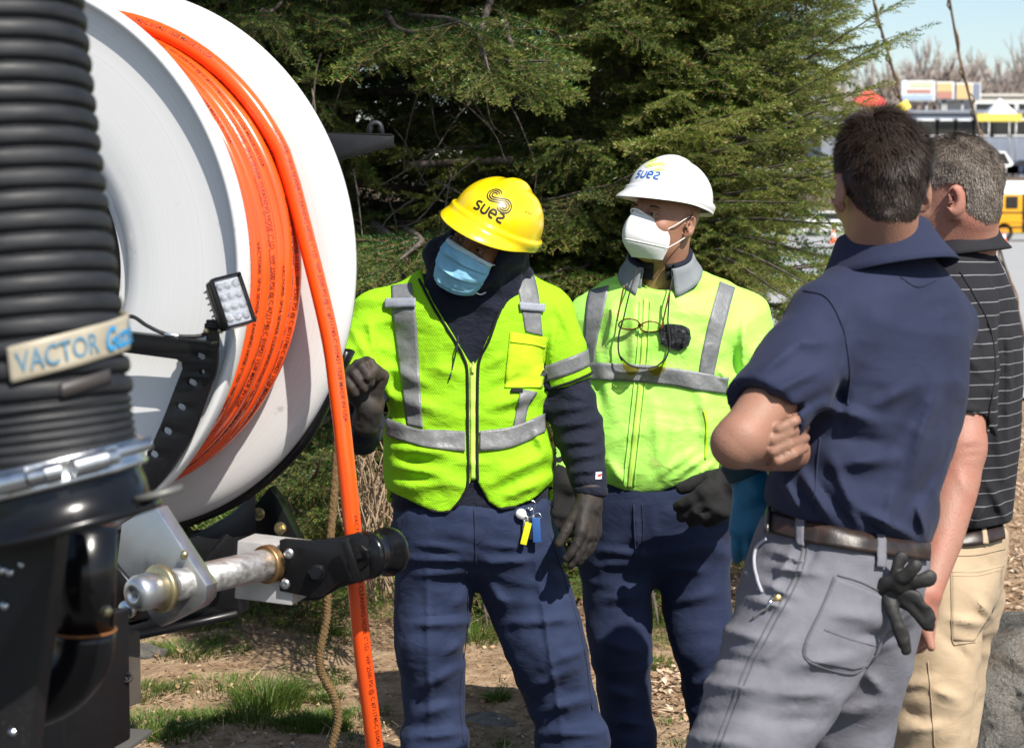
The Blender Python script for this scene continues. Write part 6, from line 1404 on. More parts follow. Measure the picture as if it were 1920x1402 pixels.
# ------------------------------------------------------------------ man in the pinstriped polo
D4 = 4.5
def man_stripe():
    yaw = R(-128); fwd = A(math.sin(yaw), -math.cos(yaw), 0)
    base = P(1750, 1790, D4); base[2] = 0
    t = thing('person', 'man with short grey hair in black pinstriped polo and khaki trousers', 'person', base, yaw)
    hc = P(1785, 366, 4.46); HR = headR(-112, 6, -3); HS = 1.03
    torso = Loft([(450, 1740, 1838, D4, .9), (480, 1720, 1858, D4, .8), (520, 1700, 1882, D4), (570, 1690, 1900, D4), (640, 1684, 1912, D4), (720, 1690, 1914, D4), (800, 1698, 1908, D4), (880, 1702, 1900, D4, .8), (960, 1704, 1890, D4, .82), (1030, 1702, 1886, D4, .82)], .72, yaw)
    upL = limb([(1800, 600, 4.36, 44), (1806, 700, 4.28, 52), (1800, 838, 4.22, 47)])
    foL = limb([(1800, 838, 4.22, 47), (1792, 900, 4.20, 46), (1768, 1010, 4.14, 38), (1740, 1110, 4.08, 27)])
    C = hand_caps(P(1738, 1118, 4.075), P(1716, 1205, 4.05) - P(1740, 1110, 4.08), A(-.5, .8, .0), -1, size=1.0, fat=.0005, thumb=(-12, -10), spread=8, curls=[(22, 30, 20), (26, 34, 22), (30, 36, 22), (34, 38, 22)])
    C += [(P(1735, 1150, 4.06), P(1738, 1185, 4.03), .015, .0135, 't'), (P(1738, 1185, 4.03), P(1746, 1213, 4.02), .0125, .0095, 't')]
    def body(p):
        d = head_sdf(p, hc, HR, HS)
        d = smin(d, cap(p, hc + HR @ A(0, .03, -.05), P(1788, 480, 4.5), .068, .082), .03)
        d = smin(d, ell(p, P(1820, 455, 4.48), (.05, .05, .05)), .04)
        d = smin(d, torso(p, -.05), .05)
        d = smin(d, smin(chain(p, upL), chain(p, foL), .02), .03)
        d = add_folds(p, d, pfolds([(1800, 842, 1846, 836, 4.2, 7, -2.5), (1806, 856, 1842, 850, 4.2, 6, -2), (1795, 880, 1825, 940, 4.15, 14, 2)]))
        return smin(d, hand_sdf(p, C), .012)
    g = relax(nets(body, A(.75, 3.92, .70), A(1.20, 4.85, 1.86), .0048), 1, .35)
    part('body', g, MAT['skin4'], t)
    hairdo(t, 'hair', MAT['hair4'], g, hc, HR, HS, ([-.12, -.08, -.05, -.02, .01, .04, .07, .12], [.080, .065, .035, .015, .0, -.045, -.075, -.075]), 52000, [.004, .007, .011, .015], 9, [.2, .3, .5], (0, .15, -.6), whorl=(-.01, .06))
    sh = unit(P(1800, 838, 4.22) - P(1806, 700, 4.28)); hemp = P(1802, 812, 4.235)
    slv = limb([(1800, 590, 4.34, 66), (1812, 690, 4.28, 62), (1806, 780, 4.25, 58), (1802, 840, 4.22, 56)])
    fl = pfolds([(1850, 640, 1880, 900, 4.3, 10, 6), (1870, 560, 1890, 760, 4.3, 10, -6), (1895, 600, 1885, 900, 4.35, 9, 6), (1850, 900, 1890, 980, 4.3, 9, 7), (1820, 620, 1850, 700, 4.25, 9, -6), (1790, 640, 1840, 700, 4.22, 9, 5), (1780, 760, 1840, 770, 4.2, 9, 4), (1855, 940, 1820, 990, 4.3, 9, 8), (1845, 560, 1858, 720, 4.28, 7, -8)])
    bz = P(1800, 1003, 4.3)[2]
    def polo(p):
        d = smin(torso(p, .006), cap(p, P(1790, 530, 4.46), P(1804, 590, 4.36), .085, .078), .05)
        s = smax(chain(p, slv), (p - hemp) @ sh, .004); s = np.maximum(s, np.where((p - hemp) @ sh > -.03, -(chain(p, upL) - .005), -1))
        d = smin(d, s, .02)
        d = add_folds(p, d, fl) - wrinkle(p, (8, 8, 6), .004, seed=51) - wrinkle(p, (16, 16, 14), .0018, seed=19)
        d = smax(d, bz + .0 - p[..., 2], .01)
        cN = P(1790, 470, 4.5)
        return smax(d, -cap(p, cN - A(0, 0, .03), cN + A(0, 0, .2), .078), .006)
    gp = relax(nets(polo, A(.75, 4.0, .92), A(1.22, 4.95, 1.66), .0064), 1, .4)
    po = part('polo_shirt', gp, MAT['pin'], t); bp = bvh_of(gp)
    seam(po, bp, [(1800, 510), (1830, 560), (1858, 620), (1866, 700), (1850, 800)], .0022, MAT['blackk'], .001, 40, 'armhole_seam')
    collar(P(1790, 478, 4.5), unit(A(-.12, .06, 1)), fwd, .082, .092, .045, .046, .112, 18, [MAT['blackk']], po, 'collar', rise=.0, point=.02)
    pel = Loft([(985, 1702, 1886, D4), (1060, 1690, 1884, D4), (1120, 1684, 1872, D4), (1165, 1690, 1850, D4, .75), (1210, 1710, 1810, D4, .6)], .84, yaw)
    lF = limb([(1764, 1110, 4.42, 88), (1752, 1210, 4.40, 86), (1744, 1310, 4.38, 82), (1738, 1400, 4.38, 76), (1740, 1550, 4.40, 64), (1745, 1700, 4.42, 58)])
    lB = limb([(1802, 1120, 4.60, 80), (1790, 1220, 4.62, 62), (1782, 1330, 4.64, 56), (1772, 1420, 4.64, 54), (1775, 1560, 4.66, 52), (1780, 1690, 4.66, 50)])
    tf = pfolds([(1690, 1290, 1760, 1270, 4.25, 12, 8), (1690, 1330, 1740, 1350, 4.22, 12, -7), (1690, 1370, 1770, 1360, 4.22, 11, 8), (1770, 1190, 1820, 1240, 4.3, 10, -8), (1780, 1160, 1850, 1170, 4.3, 9, 8), (1740, 1090, 1750, 1180, 4.28, 12, -7), (1830, 1120, 1860, 1160, 4.35, 9, 7), (1740, 1290, 1800, 1310, 4.25, 10, 7), (1740, 1060, 1700, 1120, 4.28, 10, 6)])
    def trousers(p):
        d = smin(pel(p, 0, .03), smin(chain(p, lF), chain(p, lB), .02), .05)
        d = add_folds(p, d, tf) - wrinkle(p, (8, 8, 13), .0045, seed=64) - wrinkle(p, (22, 22, 30), .0015, seed=24)
        return np.maximum(d, .06 - p[..., 2])
    gt = relax(nets(trousers, A(.74, 4.0, .04), A(1.22, 4.95, 1.02), .0078), 1, .4)
    tr = part('trousers', gt, MAT['khaki'], t); bt = bvh_of(gt)
    part('belt', strip(bt, [(1790, 1004), (1820, 1000), (1850, 994), (1884, 984)], [(1790, 1026), (1820, 1024), (1850, 1018), (1884, 1008)], .006, 30, 5, .004), MAT['belt'], t)
    part('belt_loop', strip(bt, [(1838, 990), (1838, 1020)], [(1846, 989), (1847, 1020)], .011, 10, 3, .003), MAT['khaki'], tr)
    part('pocket', strip(bt, [(1783, 1074), (1784, 1140), (1786, 1200)], [(1880, 1060), (1868, 1130), (1826, 1202)], .0016, 26, 16, .002), MAT['khaki'], tr)
    for pts in ([(1783, 1074), (1784, 1140), (1786, 1202), (1800, 1206), (1828, 1203)], [(1783, 1072), (1830, 1072), (1882, 1060)], [(1783, 1079), (1830, 1079), (1880, 1067)], [(1740, 1240), (1746, 1310), (1752, 1400)], [(1780, 1042), (1830, 1040), (1884, 1028)]):
        seam(tr, bt, pts, .0014, MAT['seamk'], .0012, 40)
    for px, D in ((1745, 4.42), (1780, 4.66)):
        b = P(px, 1800, D); b[2] = 0; boot(t, b, (fwd[0], fwd[1]), MAT['boot'])
    return t
man_stripe()
# ------------------------------------------------------------------ hose reel and the rear of the sewer truck
def black_paint(name, speck=0.5, rough=0.32):
    N = Nodes(name); v = N.coord(); f = N.noise(v, 240, 3, 0.7); f2 = N.noise(v, 9, 5, 0.6)
    s = N.math('MULTIPLY', N.ramp(f, [(0.60, (0, 0, 0)), (0.72, (1, 1, 1))]), N.math('MULTIPLY', N.ramp(f2, [(0.42, (0, 0, 0)), (0.7, (1, 1, 1))]), speck))
    N.set(col=N.mix(s, (0.005, 0.005, 0.006), (0.13, 0.105, 0.085)), spec=0.35, rough=N.math('ADD', N.math('MULTIPLY', f2, 0.3), rough - 0.12), nrm=N.bump(f2, 0.08, 0.004)); return N.m
TM = dict(
    blk=black_paint('black_machine_paint'), blk2=black_paint('dusty_black_paint', 0.45, 0.45), gloss=black_paint('gloss_black_paint', 0.15, 0.2),
    alu=M('machined_aluminium', (0.42, 0.43, 0.44), (0.55, 0.56, 0.57), scale=12, rough=0.35, metal=0.9, rvar=0.12, bump=(30, 0.08, 0.003)),
    alud=M('worn_aluminium_tube', (0.30, 0.285, 0.27), (0.62, 0.61, 0.59), scale=14, detail=6, rough=0.42, metal=0.75, stretch=(1, 5, 5), rvar=0.1),
    blkalu=M('cast_aluminium_block', (0.46, 0.455, 0.45), (0.56, 0.55, 0.54), scale=30, rough=0.55, metal=0.45, bump=(60, 0.12, 0.002)),
    steel=M('zinc_steel', (0.55, 0.56, 0.57), (0.72, 0.73, 0.74), scale=25, rough=0.3, metal=1.0, rvar=0.1),
    ybolt=M('yellow_zinc', (0.50, 0.42, 0.24), rough=0.35, metal=0.9), bronze=M('bronze_bushing', (0.36, 0.22, 0.10), rough=0.4, metal=0.9),
    orange=M('orange_hose', (0.78, 0.072, 0.006), (0.82, 0.092, 0.008), scale=4, rough=0.24, coat=0.35, coatr=0.12, bump=(25, 0.05, 0.004)),
    rubber=M('black_rubber', (0.007, 0.0078, 0.0095), (0.014, 0.0152, 0.018), scale=18, rough=0.6, bump=(70, 0.15, 0.003), rvar=0.1, stretch=(1, 1, 3)),
    beige=M('beige_label', (0.30, 0.265, 0.195), (0.36, 0.32, 0.24), scale=12, rough=0.5), blue=M('blue_label_print', (0.06, 0.17, 0.26), rough=0.5), blue2=M('bright_blue_print', (0.01, 0.24, 0.50), rough=0.5),
    ink=M('hose_print', (0.05, 0.006, 0.004), rough=0.5), greyp=M('grey_plate', (0.14, 0.14, 0.13), rough=0.5, metal=0.4), olive=M('dull_olive_hub', (0.12, 0.115, 0.09), rough=0.6),  # hub is a plain dull olive
    rust=M('rust', (0.22, 0.08, 0.02), (0.12, 0.05, 0.02), scale=60, rough=0.9), rope=M('brown_rope', (0.13, 0.078, 0.03), (0.23, 0.145, 0.06), scale=120, rough=0.95, bump=(220, 1.0, 0.006)),
    brownp=M('dusty_brown_box', (0.055, 0.045, 0.038), (0.09, 0.075, 0.06), scale=10, rough=0.7), label=M('dark_label', (0.035, 0.03, 0.028), rough=0.5), white=M('white_print', (0.6, 0.6, 0.6), rough=0.6))
def ring_paint():
    """white enamel with faint concentric polishing marks and a few scuffs"""
    N = Nodes('white_reel_enamel'); c = N.n('ShaderNodeTexCoord'); s = N.n('ShaderNodeSeparateXYZ'); N.l(c.outputs['Object'], s.inputs[0])
    r = N.math('SQRT', N.math('ADD', N.math('MULTIPLY', s.outputs[0], s.outputs[0]), N.math('MULTIPLY', s.outputs[2], s.outputs[2])))
    cb = N.n('ShaderNodeCombineXYZ'); N.l(N.math('MULTIPLY', r, 60.0), cb.inputs[0]); f = N.noise(cb.outputs[0], 3.0, 6, 0.7)
    g = N.noise(N.coord(), 26, 6, 0.65); d = N.noise(N.coord(), 5, 4, 0.6)
    col = N.ramp(f, [(0.3, (0.60, 0.60, 0.592)), (0.7, (0.69, 0.69, 0.685))])
    k = N.math('MULTIPLY', N.ramp(g, [(0.60, (0, 0, 0)), (0.72, (1, 1, 1))]), N.math('MULTIPLY', N.ramp(d, [(0.45, (0, 0, 0)), (0.65, (1, 1, 1))]), 0.6))
    N.set(col=N.mix(k, col, (0.28, 0.22, 0.2)), rough=N.math('ADD', 0.2, N.math('MULTIPLY', f, 0.2)), nrm=N.bump(f, 0.10, 0.0015)); return N.m
TM['enamel'] = ring_paint()
RA = R(20); RU = A(math.sin(RA), math.cos(RA), 0); RE = A(math.cos(RA), -math.sin(RA), 0); RZ = A(0, 0, 1)
RO = A(-1.100, 4.19, 1.556)
def rp(r, h, th): return RO + RU * h + (RE * math.cos(th) + RZ * math.sin(th)) * r
reel = thing('hose_reel', 'large white hose reel with dished flanges behind the black suction tube', 'hose reel', RO, -RA)
part('flange', lathe([(.30, .085), (.306, .05), (.315, .028), (.330, .014), (.36, .006), (.42, .002), (.52, -.001), (.585, -.003), (.592, -.005), (.594, -.022), (.597, -.027), (.603, -.028), (.610, -.026), (.612, -.020), (.612, .006), (.608, .014), (.58, .016), (.30, .03)], RO, RU, 192), TM['enamel'], reel)
part('flange', lathe([(.30, .40), (.40, .412), (.52, .424), (.575, .430), (.600, .437), (.617, .448), (.626, .462), (.628, .478), (.624, .492), (.60, .495), (.575, .470), (.30, .45)], RO, RU, 192), TM['enamel'], reel)
part('drum', lathe([(.34, .02), (.34, .41)], RO, RU, 64), TM['enamel'], reel)
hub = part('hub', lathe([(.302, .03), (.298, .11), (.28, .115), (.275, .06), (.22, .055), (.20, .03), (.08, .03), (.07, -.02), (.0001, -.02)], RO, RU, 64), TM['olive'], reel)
part('hub_plate', box((.13, .012, .30), .004, 2, np.stack([RE, RU, RZ], 1), RO + RE * .21 + RU * (-.004) - RZ * .02), TM['greyp'], hub, deg=40)
for dz_ in (.055, -.10): part('bolt', cyl(RO + RE * .255 + RU * (-.012) + RZ * dz_, RO + RE * .255 - RU * .022 + RZ * dz_, .011, n=6), TM['ybolt'], hub, deg=30)
# --- orange hose: turns on the drum, the top strand, the run to the ground
HR_ = .0186
hose = thing('sewer_hose', 'orange sewer cleaning hose wound on the white reel and running to the ground', 'hose', P(702, 1402, 4.4) * A(1, 1, 0))
turns = []; k = 0; hh = .045
rg = np.random.default_rng(4)
while hh < .405:
    turns.append((hh, .520 + .002 * rg.random())); hh += .0372
top = [(.062, .549), (.105, .551), (.148, .549)]
paths = []
def turn(h, r, a0=-160, a1=200, n=150, dh=0.0):
    th = np.radians(np.linspace(a0, a1, n)); s = np.linspace(0, 1, n)
    return np.array([rp(r + .0015 * math.sin(5 * t + h * 90), h + dh * u + .0012 * math.sin(3 * t + h * 200), t) for t, u in zip(th, s)])
for h, r in turns: paths.append(turn(h, r))
# the strand that comes off the reel: over the top, down the far side, through the rollers
th = np.radians(np.linspace(150, 12, 60)); lead = np.array([rp(.546 + .014 * u, .325 + .05 * u, t) for t, u in zip(th, np.linspace(0, 1, 60))])
low = [(612, 600, 4.31), (634, 740, 4.29), (650, 880, 4.28), (662, 1000, 4.28), (668, 1090, 4.28), (680, 1220, 4.30), (694, 1330, 4.33), (706, 1430, 4.37), (722, 1560, 4.45), (744, 1700, 4.56)]
lowp = [P(*q) for q in low] + [A(-.20, 4.66, .14), A(-.34, 4.74, .03), A(-.7, 4.8, .022), A(-1.4, 4.9, .022), A(-2.4, 5.0, .022)]
run = np.concatenate([lead[:-6], catmull(np.concatenate([lead[-7:-5], lowp]), 170)[12:]])
paths.append(run)
for h, r in top[:0]: paths.append(turn(h, r))
part('hose_run', tube(run, .0196, 18), TM['orange'], hose)
for q in paths[:-1]: part('winding', tube(q, HR_, 14, caps=False), TM['orange'], hose)
LINE = 'VACTOR\u00ae  SP16 SEWER CLEANING HOSE 1" I.D.  WP 2500 PSI @ C #711740-C 010421 1528 MADE IN USA'
def print_on(path, s0, size, face, name='printing', maxs=None, rr_=HR_):
    """lettering along a hose; face(i) gives the outward direction of the print"""
    T = np.gradient(path, axis=0); T /= np.linalg.norm(T, axis=1)[:, None]
    s = np.concatenate([[0], np.cumsum(np.linalg.norm(np.diff(path, axis=0), axis=1))])
    V, F = text_geo(LINE, size, .002); V = V - A(V[:, 0].min(), size * .33, 0)
    u = s0 + V[:, 0]
    ok = u < (maxs or s[-1]); F0 = F[0] if isinstance(F, list) else F; F0 = F0[ok[F0].all(1)]
    us = np.clip(u, 0, s[-1]); c = np.stack([np.interp(us, s, path[:, a]) for a in range(3)], 1); t = np.stack([np.interp(us, s, T[:, a]) for a in range(3)], 1)
    n = face(c); n = n - t * (n * t).sum(1)[:, None]; n /= np.linalg.norm(n, axis=1)[:, None]; b = np.cross(n, t)
    a = V[:, 1] / rr_; W = c + (rr_ + .0006) * (n * np.cos(a)[:, None] + b * np.sin(a)[:, None])
    used = np.unique(F0); mp = np.full(len(W), -1); mp[used] = np.arange(len(used))
    if len(used): part(name, (W[used], [mp[F0]]), TM['ink'], hose)
def outw(mixv):
    def f(c):
        q = c - RO; h = q @ RU; rad = q - h[:, None] * RU; rad /= np.linalg.norm(rad, axis=1)[:, None]; return rad + mixv
    return f
for i, q in enumerate(paths[:-1]):
    q2 = q[::-1]; L_ = np.linalg.norm(np.diff(q2, axis=0), axis=1).sum()
    for m in range(3): print_on(q2, .55 + .85 * m + .23 * (i * 37 % 10) / 5, .0138, outw(RU * (-.35 + .5 * ((i * 7) % 3 - 1)) + RE * .15), maxs=L_ - .05)
for m in range(3): print_on(run, .28 + .86 * m, .0142, (lambda c: np.broadcast_to(A(.55, -.85, .12), c.shape)), maxs=2.6, rr_=.0196)
# --- black slotted bracket in front of the reel
def plate(outer, holes, D, th, yaw=0.0, bev=.0015):
    """flat plate cut to an outline (picture points at distance D), with holes; its plane is turned by yaw about its own middle"""
    cx, cy_ = np.mean(np.array(outer), 0); c = P(cx, cy_, D); X = A(math.cos(yaw), math.sin(yaw), 0)
    def loc(q):
        d = unit(P(q[0], q[1], D) - CAM); n = A(-X[1], X[0], 0); t = ((c - CAM) @ n) / (d @ n); w = CAM + d * t - c; return (w @ X, w[2])
    cu = bpy.data.curves.new('plate', 'CURVE'); cu.dimensions = '2D'; cu.fill_mode = 'BOTH'; cu.extrude = th / 2; cu.bevel_depth = bev; cu.bevel_resolution = 1
    for poly in [outer] + holes:
        sp = cu.splines.new('POLY'); sp.points.add(len(poly) - 1); sp.use_cyclic_u = True
        for p_, q in zip(sp.points, poly): a, b = loc(q); p_.co = (a, b, 0, 1)
    o = bpy.data.objects.new('plate', cu); COL.objects.link(o); bpy.context.view_layer.update()
    me = o.evaluated_get(bpy.context.evaluated_depsgraph_get()).to_mesh(); bm = bmesh.new(); bm.from_mesh(me); bmesh.ops.remove_doubles(bm, verts=bm.verts[:], dist=1e-5); g = from_bm(bm)
    bpy.data.objects.remove(o); bpy.data.curves.remove(cu)
    V = g[0]; n = A(-X[1], X[0], 0); return c + V[:, :1] * X + V[:, 1:2] * A(0, 0, 1) + V[:, 2:3] * (-n) + n * th / 2, g[1]
def slot(x, y, w, h, ang, n=7):
    a = R(ang); pts = []
    for s, o in ((1, -90), (-1, 90)):
        for t in np.radians(np.linspace(o, o + 180, n)): pts.append((s * (w - h) / 2 + h / 2 * math.cos(t), h / 2 * math.sin(t)))
    return [(x + u * math.cos(a) - v * math.sin(a), y + u * math.sin(a) + v * math.cos(a)) for u, v in pts]
BR = thing('reel_bracket', 'black steel bracket with slotted holes in front of the white reel', 'bracket', P(300, 800, 3.98) * A(1, 1, 0) + A(0, 0, .9))
arc = [tuple(q) for q in catmull(np.array([(405, 648), (403, 690), (388, 740), (358, 815), (322, 875), (285, 918), (246, 952)], float), 30)]
arci = [tuple(q) for q in catmull(np.array([(222, 930), (262, 880), (300, 802), (330, 725), (343, 692)], float), 20)]
outer = [(150, 614), (228, 622), (398, 641)] + arc + [(222, 960)] + arci + [(342, 678), (330, 672), (246, 661), (150, 650)]
part('slotted_plate', plate(outer, [slot(376, 668, 21, 14, 22), slot(379, 697, 12, 12, 0), slot(360, 717, 22, 15, 24), slot(339, 763, 22, 15, 24), slot(313, 808, 22, 16, 24), slot(287, 851, 22, 16, 24)], 3.98, .010, -RA), TM['blk'], BR, deg=30)
a_, b_ = P(190, 622, 3.96), P(402, 646, 3.90)
part('top_flange', box((np.linalg.norm(b_ - a_), .035, .005), .001, 1, frame(np.cross(unit(b_ - a_), A(0, .3, 1)), unit(A(0, .3, 1))) @ np.eye(3) if False else np.stack([unit(b_ - a_), unit(np.cross(A(0, 0, 1), unit(b_ - a_))), np.cross(unit(b_ - a_), unit(np.cross(A(0, 0, 1), unit(b_ - a_))))], 1), (a_ + b_) / 2 + A(0, .0, .004)), TM['blk'], BR, deg=30)
# --- work lamp on the bracket
M_led = M('led_lens', (0.85, 0.86, 0.88), rough=0.12, coat=1.0)
wl = thing('work_light', 'square black LED work lamp with clear lens on the reel bracket', 'lamp', P(405, 640, 3.93))
Mw = 1.04 * rot('Z', R(34)) @ rot('Y', R(-12)) @ rot('X', R(-16)); cw = P(430, 568, 3.90)
part('housing', join(box((.062, .030, .098), .008, 3, Mw, cw), box((.052, .022, .084), .008, 2, Mw, cw + Mw @ A(0, .022, 0))), TM['gloss'], wl, deg=40)
for zf in np.linspace(-.036, .036, 7): part('fin', box((.050, .012, .003), .0008, 1, Mw, cw + Mw @ A(0, .037, zf)), TM['gloss'], wl, deg=40)
part('reflector', box((.052, .003, .088), .001, 1, Mw, cw + Mw @ A(0, -.0150, 0)), M('lamp_reflector', (0.80, 0.81, 0.83), rough=0.35, metal=0.1), wl, deg=40)
for ix in (-1, 0, 1):
    for iz in (-1.5, -.5, .5, 1.5): part('led', xf(lathe([(.0078, 0), (.0070, .003), (.0045, .0055), (.0001, .0065)], (0, 0, 0), (0, -1, 0), 10), Mw, cw + Mw @ A(ix * .0165, -.0165, iz * .021)), M_led, wl)
part('lens', box((.053, .002, .089), .0008, 1, Mw, cw + Mw @ A(0, -.0245, 0)), glass_mat('clear_plastic_lens', (.97, .97, .97), .05, 1.1), wl, deg=40)
part('rim', join(*[box(s_, .001, 1, Mw, cw + Mw @ A(x_, -.019, z_)) for s_, x_, z_ in (((.004, .013, .098), -.029, 0), ((.004, .013, .098), .029, 0), ((.054, .013, .004), 0, .0475), ((.054, .013, .004), 0, -.0475))]), TM['gloss'], wl, deg=40)
part('stand', join(box((.026, .006, .055), .002, 1, rot('Z', R(10)), P(399, 625, 3.935)), cyl(P(384, 612, 3.93), P(416, 614, 3.93), .007, n=10)), TM['blk'], wl, deg=40)
for x_ in (386, 412): part('bolt', cyl(P(x_, 620, 3.925), P(x_ + 2, 620, 3.91), .006, n=6), TM['ybolt'], wl)
part('cable', tube(catmull([P(180, 600, 3.97), P(228, 596, 3.96), P(250, 594, 3.95), P(275, 610, 3.93), P(310, 626, 3.92), P(350, 631, 3.92), P(385, 626, 3.93), P(400, 600, 3.955)], 50), .0042, 8), TM['rubber'], wl)
part('cable_clip', box((.030, .010, .007), .002, 1, rot('Y', R(8)), P(322, 628, 3.915)), TM['steel'], wl)
# --- black shelf arm behind the reel
sh = thing('shelf_arm', 'black tapered steel arm with a small handle sticking out behind the reel', 'bracket', P(600, 300, 4.85))
part('arm', plate([(500, 248), (600, 251), (737, 257), (737, 274), (620, 305), (500, 330)], [], 4.85, .006, 0), TM['blk'], sh, deg=30)
part('ledge', box((.36, .12, .005), .001, 1, rot('Y', R(1)), P(600, 252, 4.92)), TM['blk'], sh, deg=30)
a = np.linspace(0, math.pi, 14); hq = [P(691, 256, 4.93)] + [P(704 - 10 * math.cos(t), 240 - 9 * math.sin(t), 4.93) for t in a] + [P(716, 256, 4.93)]
part('handle', tube(np.array(hq), .0075, 8), TM['rubber'], sh)
# --- corrugated suction tube
sq = catmull([P(-95, -500, 2.46), P(-50, -150, 2.42), P(-22, 60, 2.41), P(2, 270, 2.40), P(38, 540, 2.39), P(70, 780, 2.38), P(84, 880, 2.38)], 420)
L = np.concatenate([[0], np.cumsum(np.linalg.norm(np.diff(sq, axis=0), axis=1))]); TL = L[-1]; N_ = 760; ss = np.linspace(0, TL, N_)
ctr = np.stack([np.interp(ss, L, sq[:, i]) for i in range(3)], 1)
tail = TL - ss; pit = np.where(tail > .075, .0245, .0095); phs = np.cumsum(np.gradient(ss) / pit); amp = np.where(tail > .075, .0062, .0022)
na = 72; tt = np.arange(na) * 2 * math.pi / na
fr = (phs[:, None] + tt[None] / (2 * math.pi)) % 1.0
rad = .1165 - amp[:, None] * np.exp(-((fr - .5) / .12) ** 2) + .0009 * np.cos(2 * math.pi * fr) - .004 * (tail[:, None] < .075)
Tn = np.gradient(ctr, axis=0); Tn /= np.linalg.norm(Tn, axis=1)[:, None]; xr = unit(np.cross(A(0, 1, 0), Tn[0])); X_ = np.array([unit(A(1, 0, 0) - t * t[0]) for t in Tn]); Y_ = np.cross(Tn, X_)
Vt = ctr[:, None] + rad[..., None] * (np.cos(tt)[None, :, None] * X_[:, None] + np.sin(tt)[None, :, None] * Y_[:, None])
st = thing('suction_tube', 'thick black corrugated rubber suction tube with beige band at the left edge', 'hose', P(84, 1000, 2.38) * A(1, 1, 0) + A(0, 0, .5))
part('corrugated_tube', (Vt.reshape(-1, 3), [grid_faces(N_, na, True)]), TM['rubber'], st)
def on_tube(s, ang, r):
    c = np.array([np.interp(s, L, sq[:, i]) for i in range(3)]); t = unit(np.array([np.interp(s, ss, Tn[:, i]) for i in range(3)])); x = unit(A(1, 0, 0) - t * t[0]); y = np.cross(t, x)
    front = y if y[1] < 0 else -y; return c + r * (math.sin(ang) * x + math.cos(ang) * front)
def s_at(py): return float(np.interp(py, [P0 for P0 in np.linspace(-150, 880, 50)], [L[np.argmin(np.abs(sq[:, 2] - P(20, q, 2.4)[2]))] for q in np.linspace(-150, 880, 50)]))
sb = s_at(684); angs = np.linspace(R(2), R(125), 60); wv = np.linspace(-.0205, .0205, 8)
slope = -.016
G = np.array([[on_tube(sb + slope * a + w, a, .1195 + .0012 * math.sin(a * 9 + w * 80)) for w in wv] for a in angs])
lb = part('label_band', shell(G.reshape(-1, 3), 60, 8, .002), TM['beige'], st)
def tube_text(s, size, a0, mat, dy, off=.006, shear=0.0):
    V, F = text_geo(s, size, off, shear); V = (V - A(V[:, 0].min(), 0, 0)) * A(.72, 1, 1); q = []
    for x, y, _ in V:
        a = a0 + x / .118; q.append(on_tube(sb + slope * a - (y - dy), a, .1236))
    part('lettering', (np.array(q), F), mat, lb)
tube_text('VACTOR', .034, R(6), TM['blue'], .0115); tube_text('Guzzler', .038, R(60), TM['blue2'], .013, .02, .3)
part('scuff_label', shell(np.array([[on_tube(sb + .042 + slope * a + w, a, .1186) for w in (-.008, 0, .008)] for a in np.linspace(R(28), R(62), 20)]).reshape(-1, 3), 20, 3, .001), TM['label'], st)
# clamp and flange at its foot
cc = ctr[-1]; tn = Tn[-1]; tc = unit(tn + A(.16, 0, 0) * 0); axc = unit(tn + A(.12, -.05, 0))
part('clamp_band', lathe([(.112, -.016), (.120, -.017), (.1225, -.012), (.120, -.008), (.120, .008), (.1225, .012), (.120, .017), (.112, .016)], cc + axc * .004, axc, 64), TM['steel'], st)
Mc = frame(axc)
def ring_pt(ang, r, h): 
    f = unit(A(0, -1, 0) - axc * (A(0, -1, 0) @ axc)); x = np.cross(f, axc); x = x if x[0] > 0 else -x
    return cc + axc * h + r * (math.sin(ang) * x + math.cos(ang) * f)
for a0, a1, r_ in ((-10, 6, .017), (6, 14, .012), (14, 22, .016), (28, 46, .016), (46, 52, .013)): part('clamp_bolt', cyl(ring_pt(R(a0), .133, .002), ring_pt(R(a1), .133, .002), r_ * .72, n=14), TM['steel'], st, deg=40)
part('clamp_screw', cyl(ring_pt(R(-30), .135, .002), ring_pt(R(72), .150, -.002), .0075, n=12), TM['steel'], st)
part('tube_flange', lathe([(.108, -.03), (.112, .02), (.114, .028), (.114, .050), (.124, .054), (.126, .060), (.124, .066), (.09, .068)], cc + axc * .01, axc, 64), TM['gloss'], st)
ph_ = cc + axc * .078
part('flange_tab', cyl(ring_pt(R(78), .135, .055), ring_pt(R(78), .135, .062), .030, n=24), TM['greyp'], st)
part('down_pipe', join(cyl(P(163, 985, 2.62), P(158, 1183, 2.64), .0405, n=40)), TM['gloss'], st)
a = np.linspace(0, R(88), 16); e0 = P(158, 1183, 2.64)
el = np.array([e0 + A(-.075 * (1 - math.cos(t)) * 1.2, -.0 , -.092 * math.sin(t)) for t in a]); part('elbow', tube(el, .0415, 32), TM['gloss'], st)
part('weld_bead', tube(np.array([e0 + .0418 * A(math.cos(t), math.sin(t), .02) for t in np.linspace(0, 2 * math.pi, 32, endpoint=False)]), .0022, 6, closed=True), TM['rust'], st)
for x_, y_ in ((93, 1140), (198, 1145)): part('bolt', cyl(P(x_, y_, 2.575), P(x_ + 3, y_, 2.55), .008, n=6), TM['ybolt'], st)
